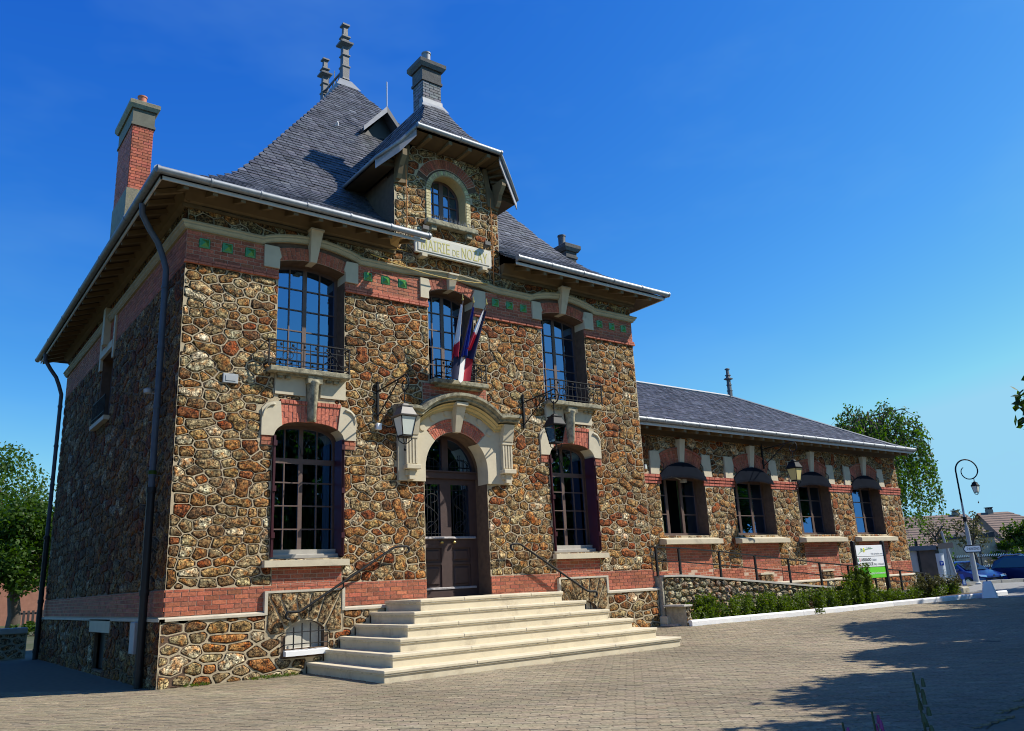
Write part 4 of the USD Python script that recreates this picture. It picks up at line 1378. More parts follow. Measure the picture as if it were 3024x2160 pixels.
# dormer soffit, verge boards, wall plates, brackets, gutter
m = MB()
for sg in (-1, 1):
    pts = [(5.155 + sg * a, y, z - .07) for a, y, z in ((1.74, -.10, 9.40), (1.03, -.5, 10.15))] + [(5.155 + sg * 1.0, .0, 10.05), (5.155 + sg * 1.25, .0, 9.42), (5.155 + sg * 1.25, 2.0, 9.42), (5.155 + sg * 1.74, 2.0, 9.33)]
    m.add(pts, [[0, 1, 2], [0, 2, 3], [0, 3, 4], [0, 4, 5]])
m.add([(5.155 - 1.03, -.5, 10.06), (5.155 + 1.03, -.5, 10.06), (5.155 + 1.0, .0, 10.03), (5.155 - 1.0, 0, 10.03)], [[0, 1, 2, 3]])
part(hall, "dormer_soffit", m, "soffit")
m = MB()
for sg in (-1, 1):
    for i in range(7):
        t = i / 6
        a = np.array([5.155 + sg * (1.05 + .66 * t), -.46 + .40 * t, 10.04 - .72 * t])
        b = np.array([5.155 + sg * (1.0 + .25 * t), .0, 10.02 - .60 * t])
        m.bar(a, b, .035, .045)
part(hall, "dormer_batten", m, "soffit")
for sg in (-1, 1):
    m = MB()
    a, b, c2 = np.array([5.155 + sg * 1.03, -.50, 10.12]), np.array([5.155 + sg * 1.34, -.36, 9.74]), np.array([5.155 + sg * 1.74, -.12, 9.38])
    for p, q in ((a, b), (b, c2)):
        m.add([p, q, q - [0, 0, .19], p - [0, 0, .19], p + [0, .03, 0], q + [0, .03, 0], q + [0, .03, -.19], p + [0, .03, -.19]], [[0, 1, 2, 3], [4, 7, 6, 5], [0, 4, 5, 1], [3, 2, 6, 7], [0, 3, 7, 4], [1, 5, 6, 2]])
    part(hall, "verge_board", m, plain("verge_paint", (.30, .30, .33), .7, .2, 7) if "verge_paint" not in M else "verge_paint")
    m = MB()
    m.tube([a + [0, -.03, .04], b + [0, -.035, .04], c2 + [0, -.03, .03], c2 + [0, 1.6, .03]], .038, 8)
    part(hall, "verge_flashing", m, "zinc", smooth=True)
    # curved bracket under the eaves, plaster shoulder on the wall
    m = MB()
    m.prism(Polygon([(5.155 + sg * .92, 9.98), (5.155 + sg * 1.0, 9.98), (5.155 + sg * 1.08, 9.55), (5.155 + sg * 1.275, 9.24), (5.155 + sg * 1.275, 9.05), (5.155 + sg * 1.0, 9.10), (5.155 + sg * .97, 9.5)]), FRONT, -.02, .05)
    part(hall, "eaves_plaster", m, "cove")
    m = MB()
    x = 5.155 + sg * 1.22
    pr = [(0.0, 9.10), (-.10, 9.12), (-.16, 9.2), (-.22, 9.36), (-.36, 9.52), (-.36, 9.66), (0, 9.66)]
    fr2 = Fr((x - .05, 0, 0), (0, 1, 0), (0, 0, 1), (1, 0, 0))
    m.prism(Polygon(pr), fr2, 0, .10, back=True)
    part(hall, "eaves_bracket", m, "cove")
m = MB()
def half_gutter(m, a, b, r=.060, rings=.8):
    a, b = np.array(a, float), np.array(b, float)
    m.tube(np.linspace(a, b, 3), r, 12)
    n = max(2, int(np.linalg.norm(b - a) / rings))
    for i in range(n + 1):
        c = a + (b - a) * i / n
        t = (b - a) / np.linalg.norm(b - a)
        m.tube([c - t * .018, c + t * .018], r + .009, 12)
half_gutter(m, A0 + [0, -.05, .0], A1 + [0, -.05, .0], .055)
part(hall, "dormer_gutter", m, "zinc", smooth=50)
for x in np.linspace(4.45, 5.9, 4):
    part(hall, "dormer_rafter_end", one(lambda k: k.box(x - .04, x + .04, -.50, 0, 9.98, 10.06)), "cove")
# main eaves: gutter, fascia, rafters, boarding, plaster cove
m = MB()
half_gutter(m, (-.66, -.66, 7.72), (4.26, -.66, 7.72)); half_gutter(m, (6.42, -.66, 7.75), (10.97, -.66, 7.75))
half_gutter(m, (-.66, -.66, 7.72), (-.66, 11.7, 7.72), rings=2.0)
half_gutter(m, (10.97, -.66, 7.75), (10.97, 3.0, 7.75), rings=2.0)
part(hall, "gutter", m, "zinc", smooth=50)
m = MB()
m.box(-.60, 4.22, -.60, -.575, 7.60, 7.66); m.box(6.42, 10.90, -.60, -.575, 7.62, 7.68); m.box(-.60, -.575, -.60, 11.6, 7.60, 7.66); m.box(10.88, 10.9, -.6, 3, 7.62, 7.68)
part(hall, "fascia", m, "zinc_white")
m = MB()
zs = lambda d: 7.64 + d * .36       # soffit rises towards the wall; d = distance from the fascia
for (x0, x1) in ((-.58, 3.88), (6.43, 10.88)):
    part(hall, "soffit", one(lambda k: k.add([(x0, -.58, zs(0)), (x1, -.58, zs(0)), (min(x1, 10.3), 0, zs(.58)), (max(x0, 0), 0, zs(.58))], [[0, 3, 2, 1]])), "soffit")
m = MB()
m.add([(-.58, -.58, zs(0)), (0, 0, zs(.58)), (0, D, zs(.58)), (-.58, D + .6, zs(0))], [[0, 1, 2, 3]])
part(hall, "soffit", one(lambda k: k.add([(10.88, -.58, zs(0)), (10.3, 0, zs(.58)), (10.3, 3, zs(.58)), (10.88, 3, zs(0))], [[0, 3, 2, 1]])), "soffit")
part(hall, "soffit", m, "soffit")
for x in [*np.arange(-.2, 4.0, .46), *np.arange(6.75, 10.8, .46)]:
    part(hall, "rafter_end", one(lambda k: k.hull([(a, y, z) for a in (x - .04, x + .04) for y, z in ((-.565, 7.545), (-.565, 7.63), (-.02, 7.83), (-.02, 7.74))])), "cove")
for y in np.arange(-.1, 11.5, .46):
    part(hall, "rafter_end", one(lambda k: k.hull([(xx, a, z) for a in (y - .04, y + .04) for xx, z in ((-.565, 7.545), (-.565, 7.63), (-.02, 7.83), (-.02, 7.74))])), "cove")
for (x0, x1) in ((-.10, 3.879), (6.431, 10.40)):
    part(hall, "eaves_cove", one(lambda k: k.hull([(x, y, z) for x in (x0, x1) for y, z in ((-.02, TOP - .04), (-.10, TOP), (-.17, TOP + .20), (.0, TOP + .2))])), "cove")
    part(hall, "wall_plate", one(lambda k: k.hull([(x, y, z) for x in (x0, x1) for y, z in ((-.055, TOP - .10), (-.055, TOP - .04), (.0, TOP - .02), (.0, TOP - .1))])), "cove")
part(hall, "eaves_cove", one(lambda k: k.hull([(x, y, z) for y in (-.10, D) for x, z in ((-.02, TOP - .04), (-.10, TOP), (-.17, TOP + .20), (.0, TOP + .2))])), "cove")
part(hall, "eaves_stop", one(lambda k: k.hull([(3.66, -.02, 7.56), (3.875, -.02, 7.56), (3.875, -.02, 7.78), (3.66, -.17, 7.80), (3.875, -.30, 7.80), (3.875, -.05, 7.56)])), plain("ochre_board", (.50, .34, .14), .8, .1, 8))
# hips, ridge, cresting, finials
m = MB()
m.hull([(XC + a, 4.95 + b, 14.62 + c2) for a in (-.16, .16) for b, c2 in ((-.18, -.12), (.12, .1), (1.3, .1))])
m.add([(XC - .36, 4.66, 14.36), (XC + .36, 4.66, 14.36), (XC + .17, 4.86, 14.70), (XC - .17, 4.86, 14.70)], [[0, 1, 2, 3]])
part(hall, "ridge_lead", m, "lead")


def finial(x, y, z, h, w):
    m = MB()
    q = math.pi / 4
    k = h / 1.75
    pr = [(w, 0), (w * .9, .05 * k), (w * .95, .35 * k), (w * 1.15, .38 * k), (w * 1.15, .41 * k), (w * .85, .43 * k), (w * .82, .70 * k), (w * 1.1, .73 * k), (w * 1.1, .76 * k), (w * .8, .78 * k), (w * .75, 1.02 * k), (w * 1.7, 1.08 * k), (w * 1.75, 1.13 * k), (w * .9, 1.19 * k), (w * .7, 1.26 * k), (w * 1.15, 1.30 * k), (w * 1.15, 1.34 * k), (w * .62, 1.38 * k), (w * .55, 1.64 * k), (w * 1.0, 1.67 * k), (w * 1.0, 1.72 * k), (w * .5, 1.76 * k)]
    m.lathe([(r * 1.3, zz) for r, zz in pr], (x, y, z), 4, q)
    return m


part(hall, "finial", finial(XC, 4.95, 14.72, 1.80, .115), "dark_finial")
part(hall, "finial", finial(XC, 6.25, 14.72, 1.48, .105), "dark_finial")
m = MB()
m.bar((XC, 4.95, 15.12), (XC, 6.25, 15.12), .04, .05); m.bar((XC, 4.95, 14.80), (XC, 6.25, 14.80), .04, .04)
for y in (5.2, 5.6, 6.0):
    m.bar((XC, y, 14.75), (XC, y, 15.42), .018, .018, up=(1, 0, 0))
    m.tube([(XC, y + .14 * math.cos(a), 14.96 + .13 * math.sin(a)) for a in np.linspace(0, 2 * math.pi, 15)], .014, 5)
part(hall, "ridge_cresting", m, "dark_finial")
# left chimney
def chimney(name_cap, x0, x1, y0, y1, zb, zt, cap, mat_b, mat_c, seed, foot=None, tint=(.40, .11, .065), limit=60, flue="pot_red", flue_at=None, overhang=.10, band=.36):
    m = MB()
    m.box(x0 + .008, x1 - .008, y0 + .008, y1 - .008, zb, zt)
    ch = node(hall, "chimney")
    part(ch, "chimney_core", m, "brick_joint" if mat_b != "grey" else "cap_stone")
    fF = Fr((0, y0, 0), (1, 0, 0), (0, 0, 1), (0, -1, 0)); fS = Fr((x0, 0, 0), (0, 1, 0), (0, 0, 1), (-1, 0, 0))
    it = bricks(sbox(x0, foot or zb, x1, zt), fF, seed, course=.072, length=.22, joint=.011, d=.008, base=-.012, tint=tint) + bricks(sbox(y0, foot or zb, y1, zt), fS, seed + 1, course=.072, length=.22, joint=.011, d=.008, base=-.012, tint=tint)
    allb = MB()
    for i in it:
        allb.addm(i[0])
    pieces(ch, "brick", it, "brick", limit)
    m = MB()
    b = .012
    m.box(x0 - b, x1 + b, y0 - b, y1 + b, zt - .03, zt + band)
    m.box(x0 - b - .02, x1 + b + .02, y0 - b - .02, y1 + b + .02, zt - .06, zt)
    part(ch, "chimney_band", m, mat_c)
    m = MB()
    o = overhang
    m.hull([(x, y, z) for e, z in ((o * .5, zt + band), (o, zt + band + .08), (o, zt + band + .17), (o * .6, zt + band + .2)) for x in (x0 - e, x1 + e) for y in (y0 - e, y1 + e)])
    part(ch, "chimney_cap", m, cap)
    if foot:
        m = MB(); m.box(x0 - .02, x1 + .02, y0 - .02, y1 + .02, zb - .0, foot)
        part(ch, "chimney_foot", m, "moss_stone")
    fx, fy = flue_at or ((x0 + x1) / 2, y0 + .3)
    m = MB(); m.lathe([(.115, 0), (.115, .05), (.095, .06), (.095, .32), (.11, .33), (.11, .36), (.08, .36), (.08, .1)], (fx, fy, zt + band + .19), 16)
    part(ch, "flue_pot", m, flue, smooth=40)
    return ch


chimney("c", -.03, .42, 5.0, 6.40, 7.7, 11.74, "moss_stone", "red", plain("chimney_band_stone", (.13, .13, .10), .9, .2, 8), 61, foot=10.1, flue_at=(.2, 5.35))
chimney("d", 4.89, 5.36, .47, .88, 10.9, 12.12, "cap_stone", "grey", "cap_stone", 63, tint=(.15, .155, .17), flue="lead", flue_at=(5.13, .68), band=.28)
m = MB(); m.hull([(x, y, z) for x in (4.87, 5.38) for y, z in ((.43, 11.45), (.45, 11.62), (.6, 11.62), (.6, 11.3))]); m.add([(4.80, .36, 11.36), (5.50, .36, 11.36), (5.40, .46, 11.55), (4.90, .46, 11.55)], [[0, 1, 2, 3]])
part(hall, "chimney_flashing", m, "lead")
chimney("e", 9.55, 9.88, 1.30, 2.0, 8.0, 9.20, "cap_stone", "grey", "cap_stone", 65, tint=(.09, .095, .105), flue="dark_finial", flue_at=(9.70, 1.6), band=.12, limit=20)
# roof vent: a little peaked hood with a rod, and a roof hook
v = node(hall, "roof_vent")
m = MB()
P0, PL, PR_ = np.array([5.30, 2.85, 12.78]), np.array([4.66, 2.85, 12.00]), np.array([5.82, 2.85, 12.10])
for a, b in ((P0, PL), (P0, PR_)):
    t = (b - a)
    n = np.cross(t, [0, 1, 0]); n /= np.linalg.norm(n); n = n if n[2] > 0 else -n
    m.hull([p + k * n * .025 + [0, y, 0] for p in (a, b) for k in (-1, 1) for y in (0, 1.3)])
part(v, "vent_roof", m, "roof_deck")
m = MB()
m.hull([P0 + [0, -.02, .05], P0 + [0, -.02, -.12], PL + [.0, -.02, .07], PL + [.0, -.02, -.05], P0 + [0, .01, .05], P0 + [0, .01, -.12], PL + [.0, .01, .07], PL + [.0, .01, -.05]])
part(v, "vent_board", m, "verge_paint")
m = MB(); m.hull([P0 + [0, -.02, .05], P0 + [0, -.02, -.12], PR_ + [.0, -.02, .07], PR_ + [.0, -.02, -.05], P0 + [0, .01, .05], P0 + [0, .01, -.12], PR_ + [.0, .01, .07], PR_ + [.0, .01, -.05]])
part(v, "vent_board", m, "roof_deck")
m = MB(); m.add([P0 + [0, .25, -.1], PL + [.12, .25, .0], PR_ + [-.12, .25, 0]], [[0, 1, 2]]); part(v, "vent_louvre", m, "pipe_black")
m = MB(); m.tube([P0 + [0, 0, -.1], P0 + [0, 0, .75]], .014, 6); part(v, "rod", m, "zinc_white")
m = MB(); m.add([(3.86, 3.14, 12.02), (4.12, 3.05, 11.88), (4.22, 2.99, 11.76), (3.92, 3.08, 11.92)], [[0, 1, 2, 3]])
m.tube([(4.03, 3.10, 11.95), (4.03, 2.95, 12.04), (4.05, 2.95, 11.92)], .012, 5)
part(hall, "roof_hook", m, "zinc_white")
# downpipes on the side wall
def downpipe(y, ztop, neck=True, label=None):
    x = -.14
    d = node(hall, "downpipe", label)
    m = MB()
    p = [(-.62, y - .15, 7.62), (-.60, y - .12, 7.45), (-.45, y - .02, 7.25), (-.30, y, 7.05), (-.22, y, 6.85), (x, y, 6.6), (x, y, 6.3), (x, y, 2.9)]
    m.tube(p, .05, 10)
    for z in (6.25, 5.2, 4.2, 3.1):
        m.tube([(x, y, z), (x, y, z + .05)], .06, 10)
    part(d, "zinc_pipe", m, "pipe_paint", smooth=50)
    m = MB(); m.tube([(x, y, 2.9), (x, y, -.05)], .06, 10)
    for z in (2.85, 1.3, .15):
        m.tube([(x, y, z), (x, y, z + .09)], .072, 10)
    part(d, "iron_pipe", m, "pipe_black", smooth=50)
    return d
d1 = downpipe(.62, 7.6)
m = MB(); m.tube([(-.14, .62, 3.14), (-.14, .62, 3.20)], .0635, 10); part(d1, "green_ring", m, "leaf")
downpipe(10.75, 7.6)
# side wall: window, cellar door, meter cupboard, keystone and lamp
window(hall, side_win, SIDE, .2, 2, 3)
for bx in ((-.12, .02, 5.0, 6.45, 4.86, 4.95), (-.04, .02, 5.0, 5.15, 6.2, 7.2), (-.04, .02, 6.30, 6.45, 6.2, 7.2), (-.05, .02, 5.15, 6.30, 6.45, 6.62), (-.14, .02, 5.62, 5.82, 6.62, 7.45)):
    part(hall, "side_window_stone", one(lambda k: k.box(*bx)), "cream_stone")
part(hall, "cellar_lintel", one(lambda k: k.box(-.085, .0, 3.1, 4.85, .72, .945)), "cream_stone")
part(hall, "cellar_door", one(lambda k: k.box(.05, .09, 3.5, 4.5, .0, .74)), "pipe_black")
part(hall, "meter_cupboard", one(lambda k: k.cbox(-.16, -.06, 1.0, 1.28, .45, .92, .01)), "metal_box")
part(hall, "side_railing", railing(0, 1, 0, 0, 1, 5) if False else one(lambda k: [k.bar((-.10, 5.1, z), (-.10, 6.35, z), .02, .02) for z in (5.05, 5.4)] + [k.bar((-.10, y, 5.0), (-.10, y, 5.4), .014, .014, up=(1, 0, 0)) for y in np.linspace(5.1, 6.35, 12)]), "iron")
m = MB(); m.lathe([(0, -.05), (.06, -.03), (.07, .03), (0, .06)], (-.22, .95, 4.55), 10); m.bar((0, .95, 4.52), (-.2, .95, 4.52), .02, .02)
part(hall, "side_light", m, "metal_box")
# small fittings on the front
m = MB(); m.cbox(.68, .925, -.05, .01, 4.58, 4.735, .006); m.box(.72, .885, -.058, -.04, 4.615, 4.70)
part(hall, "junction_plate", m, "metal_box")
# cables: orange strips up the dormer, yellow one slung below
for x, z0, z1 in ((4.13, 8.12, 9.5), (6.22, 7.3, 9.3)):
    m = MB(); m.tube([(x, -.045, z0), (x + .01, -.05, (z0 + z1) / 2), (x, -.045, z1)], .011, 6)
    part(hall, "orange_cable", m, "orange_cable")
m = MB()
m.tube([(3.55, -.05, 7.62), (3.85, -.06, 7.60), (4.10, -.05, 7.62), (4.13, -.05, 7.85)], .010, 6)
xs = np.linspace(3.3, 6.0, 20)
m.tube([(x, -.13 - .03 * math.sin((x - 3.3) * 1.2), 7.34 - .13 * math.sin((x - 3.3) / 2.7 * math.pi) - (x - 3.3) * .03) for x in xs], .010, 6)
part(hall, "yellow_cable", m, plain("yellow_cable", (.50, .33, .07), .6, .1, 9))
m = MB(); m.tube([(x, -.055, 7.55 + .01 * math.sin(x * 5)) for x in np.linspace(0.2, 3.6, 30)], .006, 5)
part(hall, "black_cable", m, "iron")

# ------------------------------------------------------------------ entrance steps
stp = thing("entrance_steps", "six broad pale limestone steps rising on three sides to the front door", "steps", (5.13, -1.3, 0))
for i in range(6):
    x0, x1 = 2.173 + .28 * i, 8.086 - .301 * i
    yf = -2.63 + .275 * i
    z0, z1 = -.009 + 1.044 * i / 6, -.009 + 1.044 * (i + 1) / 6
    s = node(stp, "step")
    m = MB(); m.box(x0 + .025, x1 - .025, yf + .03, -.062, z0 - (.25 if i == 0 else .02), z1 - .045)
    part(s, "riser", m, "step_stone")
    # treads in slabs with open joints, a rounded nosing that sticks out
    n = 4
    cuts = np.linspace(x0, x1, n + 1) + np.concatenate([[0], np.random.default_rng(i).uniform(-.15, .15, n - 1), [0]])
    for k in range(n):
        m = MB(); m.cbox(cuts[k] + .0015, cuts[k + 1] - .0015, yf, -.064, z1 - .045, z1, .008)
        part(s, "tread", m, "step_stone")
    m = MB(); m.box(x0 + .012, x1 - .012, yf + .012, -.07, z1 - .062, z1 - .046)
    part(s, "nosing_shadow_gap", m, "step_edge")


def handrail(pts, label, fix):
    t = thing("handrail", label, "handrail", tuple(np.array(pts[0]) * [1, 1, 0]), group=None)
    part(t, "rail", one(lambda m: m.tube(pts, .021, 8)), "iron", smooth=True)
    for p in fix:
        p = np.array(p)
        part(t, "wall_bracket", one(lambda m: m.tube([p, p + [0, .0, -.09], p + [0, .06, -.11], p + [0, .11, -.11]], .011, 6)), "iron", smooth=True)


def curl(p, d, r=.055):
    """End of a handrail turned down and back."""
    p = np.array(p)
    return [p + np.array([d * r * math.sin(a), 0, -r * (1 - math.cos(a))]) for a in np.linspace(0, 3.4, 9)]


lo = (1.99, -.19, .95)
handrail([*[tuple(x) for x in curl((1.83, -.19, .95), -1)][::-1], lo, (2.05, -.19, .975), (3.70, -.17, 1.915), (3.78, -.17, 1.935), *[tuple(x) for x in curl((3.95, -.17, 1.935), 1)]], "black iron handrail climbing the wall on the left side of the entrance steps", [(2.2, -.19, 1.06), (2.75, -.185, 1.37), (3.45, -.175, 1.77)])
handrail([*[tuple(x) for x in curl((6.30, -.17, 1.95), -1)][::-1], (6.42, -.17, 1.955), (6.50, -.17, 1.935), (8.12, -.19, 1.0), (8.18, -.19, .985), *[tuple(x) for x in curl((8.33, -.19, .98), 1)]], "black iron handrail on the wall to the right of the entrance steps", [(6.75, -.175, 1.79), (7.45, -.18, 1.39), (8.0, -.19, 1.07)])

# ------------------------------------------------------------------ name plaque and its two floodlights
pq = thing("name_plaque", "pale stone plaque lettered MAIRIE DE NOZAY under the dormer window", "sign", (5.19, -.1, 7.7))
m = MB(); m.cbox(4.25, 6.10, -.16, -.10, 7.60, 8.00, .008); m.cbox(4.31, 6.04, -.175, -.155, 7.645, 7.955, .006)
part(pq, "slab", m, "plaque_stone")
for x in (4.45, 5.9):
    part(pq, "bracket", one(lambda k: k.box(x - .06, x + .06, -.19, .0, 7.53, 7.60)), "cream_stone")


def text(parent, s, x0, x1, z, h, y, material, bold=False, name="lettering", depth=.004, fr=None, slant=0):
    t = meshkit.text_mesh(s, h, depth, bold)
    v = np.array(t.vertices); f = np.array(t.faces)
    a, b = v[:, 0].min(), v[:, 0].max()
    u = x0 + (v[:, 0] - a) / (b - a) * (x1 - x0) + slant * v[:, 1]
    fr = fr or Fr((0, y, 0), (1, 0, 0), (0, 0, 1), (0, -1, 0))
    part(parent, name, (fr.p(np.stack([u, z + v[:, 1]], 1), v[:, 2]), f[:, ::-1] if fr.flip else f), material)


text(pq, "MAIRIE", 4.38, 5.05, 7.68, .225, -.175, "gold_letter")
text(pq, "DE", 5.115, 5.275, 7.68, .135, -.175, "gold_letter")
text(pq, "NOZAY", 5.34, 5.98, 7.68, .225, -.175, "gold_letter")
for x, wh in ((4.42, "left"), (5.92, "right")):
    f = thing("floodlight", f"small black floodlight on the {wh} end of the name plaque", "floodlight", (x, -.2, 8.0))
    m = MB(); m.hull([(x + a, -.26 + b, 8.08 + c2) for a, b, c2 in ((-.07, -.05, -.03), (.07, -.05, -.03), (-.07, -.05, .05), (.07, -.05, .05), (-.05, .06, -.06), (.05, .06, -.06), (-.05, .06, .02), (.05, .06, .02))])
    part(f, "housing", m, "black_plastic")
    part(f, "arm", one(lambda k: k.tube([(x, -.14, 8.0), (x, -.17, 8.06), (x, -.22, 8.07)], .014, 6)), "black_plastic")

# ------------------------------------------------------------------ wall lanterns
def lantern_body(t, x, y, z, glass, top="iron", k=1.0):
    """Four-sided lantern hung with its crown at z."""
    q = math.pi / 4
    r2 = math.sqrt(2)
    L = lambda prof: one(lambda m: m.lathe([(r * r2 * k, zz * k) for r, zz in prof], (x, y, z), 4, q))
    part(t, "lantern_roof", L([(.175, -.27), (.19, -.255), (.19, -.24), (.165, -.235), (.105, -.09), (.115, -.08), (.115, -.06), (.06, -.05), (.05, -.02), (.02, 0)]), top)
    for a in range(4):
        m = MB()
        c0, c1 = q + a * math.pi / 2, q + (a + 1) * math.pi / 2
        V = [np.array([x + r * r2 * k * math.cos(c), y + r * r2 * k * math.sin(c), z + zz * k]) for c, r, zz in ((c0, .155, -.27), (c1, .155, -.27), (c1, .098, -.62), (c0, .098, -.62))]
        mm = np.mean(V, axis=0)
        m.add([p + (mm - p) * .06 for p in V], [[0, 3, 2, 1]])
        part(t, "lantern_pane", m, glass)
        m = MB(); m.bar(V[0], V[3], .014, .014, up=(1, 0, 0)); part(t, "lantern_bar", m, "iron")
    part(t, "lantern_base", L([(.08, -.65), (.108, -.645), (.108, -.62), (.09, -.615)]), "iron")
    m = MB()
    for a in range(4):
        c = q + a * math.pi / 2
        m.tube([(x + k * r * math.cos(c), y + k * r * math.sin(c), z + zz * k) for r, zz in ((.12, -.64), (.12, -.70), (.06, -.75), (.02, -.77))], .009, 5)
    m.lathe([(0, -.84), (.022, -.82), (.025, -.80), (.012, -.78), (.012, -.74)], (x, y, z), 8)
    part(t, "lantern_drop", m, "iron")


def wall_lantern(x, yw, z, label, glass, top="iron"):
    t = thing("wall_lantern", label, "wall lantern", (x, yw, z), group="lanterns on scrolled wall brackets")
    yl = yw - 1.0
    m = MB(); m.bar((x, yw - .03, z - .62), (x, yw - .03, z + .05), .05, .035, up=(1, 0, 0)); m.lathe([(0, 0), (.03, .01), (.03, .04), (0, .06)], (x, yw - .03, z + .05), 8)
    part(t, "wall_bar", m, "iron")
    m = MB()
    m.tube([(x, yw - .03, z - .08), (x, yw - .9, z - .02), (x, yw - 1.02, z + .0)], .014, 6)
    a = np.linspace(math.pi * .5, -math.pi * 1.55, 24)
    r = np.linspace(.17, .06, 24)
    m.tube(np.stack([np.full(24, x), yw - 1.02 - r * np.cos(a), z - .17 + r * np.sin(a)], 1), .013, 6)
    m.tube([(x, yw - .03, z - .55), (x, yw - .35, z - .35), (x, yw - .80, z - .05)], .013, 6)
    m.tube([(x, yl, z - .24), (x, yl, z - .52)], .012, 6)
    part(t, "bracket_arm", m, "iron", smooth=True)
    lantern_body(t, x, yl, z - .50, glass, top, .92)
    return t


wl = wall_lantern(3.48, 0, 4.80, "wall lantern with pale milky panes on the bracket left of the front door", "lamp_glass", plain("warm_grey_paint", (.10, .088, .08), .5, .1, 9))
part(wl, "junction_box", one(lambda k: k.cbox(3.44, 3.53, -.09, -.01, 4.00, 4.12, .008)), "white_paint")
t = wall_lantern(6.845, 0, 4.90, "black wall lantern with clear panes on the bracket right of the front door", "glass")
wall_lantern(16.18, 1.0, 4.62, "wall lantern with amber panes on the single-storey wing", "lamp_glass_warm")

# ------------------------------------------------------------------ flags in the middle window
holder = np.array([5.12, -.20, 5.33])


def flag(tip, label, parts_, pole="gilt"):
    t = thing("flag", label, "flag", tuple(holder))
    tip = np.array(tip)
    part(t, "pole", one(lambda m: m.tube([holder, tip], .012, 6)), "frame_wood")
    part(t, "finial", one(lambda m: m.lathe([(0, 0), (.018, .01), (.022, .03), (.008, .06), (.012, .09), (0, .15)], tip, 8)), "gilt", smooth=40)
    for nm, mt, V, F in parts_:
        part(t, nm, (V, F), mt, smooth=True)


def drape(tip, foot, w0, w1, side, folds, hang, seed, bands, fwd=-.08):
    """Cloth hanging from a leaning pole in folds; bands: (name, material, t0, t1) along its fall."""
    tip, foot = np.array(tip), np.array(foot)
    out = []
    rng = np.random.default_rng(seed)
    ph = rng.uniform(0, 6)
    for nm, mt, t0, t1, a0, a1 in bands:
        T, A = np.linspace(t0, t1, 14), np.linspace(a0, a1, 18)
        V = []
        for s in T:
            c = tip + (foot - tip) * s
            w = w0 + (w1 - w0) * s ** .8
            for a in A:
                x = c[0] + (a - .5) * w + side * s * .05
                y = c[1] + fwd * s - .055 * math.sin(folds * a * 6.28 + ph) * (.4 + s)
                z = c[2] - hang * s * abs(a - .5) * .6 + .02 * math.sin(a * 9 + s * 4)
                V.append((x, y, z))
        n = len(A)
        F = [[i * n + j, i * n + j + 1, (i + 1) * n + j + 1, (i + 1) * n + j] for i in range(len(T) - 1) for j in range(n - 1)]
        F = np.array(F)
        out.append((nm, mt, np.array(V), np.vstack([F[:, [0, 1, 2]], F[:, [0, 2, 3]]])))
    return out


flag((5.02, -.62, 6.56), "leftmost of the three window flags, white and red, hanging in folds", drape((5.01, -.60, 6.48), (4.90, -.42, 5.42), .03, .17, 0, 1.4, .10, 1, [("white_cloth", "white_flag", 0, .72, 0, 1), ("red_cloth", "red_flag", .72, 1.0, 0, 1)]))
flag((5.22, -.70, 6.52), "plain blue flag in the middle of the three window flags", drape((5.21, -.70, 6.42), (5.06, -.46, 5.46), .03, .16, 0, 1.6, .08, 2, [("blue_cloth", "blue_flag", 0, 1.0, 0, 1)]))
fl = drape((5.45, -.72, 6.42), (5.12, -.48, 5.55), .03, .14, 0, .9, .05, 3, [("white_cloth", "white_flag", 0.02, .55, 0, 1), ("red_cloth", "red_flag", .55, .92, 0, 1)])
fl += drape((5.50, -.70, 6.40), (5.24, -.40, 5.42), .03, .22, 0, 1.2, .05, 6, [("navy_cloth", "navy_flag", 0, 1.0, 0, 1)])
flag((5.47, -.78, 6.50), "rightmost of the three window flags, navy, white and red, leaning out farthest", fl)
fb = thing("hanging_flag", "blue, white and red flag end hanging flat over the middle window railing", "flag", (5.0, -.3, 5.1))
for k, mt in enumerate(("navy_flag", "white_flag", "red_flag")):
    X0, X1 = 4.86 + k * .145, 4.86 + (k + 1) * .145
    V = np.array([[x - .10 * (1 - s) * 0 - .05 * s, -.50 - .03 * math.sin((x - 4.86) * 15) + .05 * s, 5.46 - .45 * s - (.06 if (k == 1) else .0) * s * (1 - abs(x - 5.07) / .08)] for s in np.linspace(0, 1, 8) for x in np.linspace(X0, X1, 6)])
    F = np.array([[i * 6 + j, i * 6 + j + 1, (i + 1) * 6 + j + 1, (i + 1) * 6 + j] for i in range(7) for j in range(5)])
    part(fb, "cloth_band", (V, np.vstack([F[:, [0, 1, 2]], F[:, [0, 2, 3]]])), mt, smooth=True)
part(None, "flag_holder", one(lambda m: m.hull([(5.12 + a, -.17 + b, 5.28 + c2) for a in (-.05, .05) for b in (-.04, .03) for c2 in (0, .12)])), "iron", label="black iron socket holding the flagpoles on the middle window railing", category="flag holder")

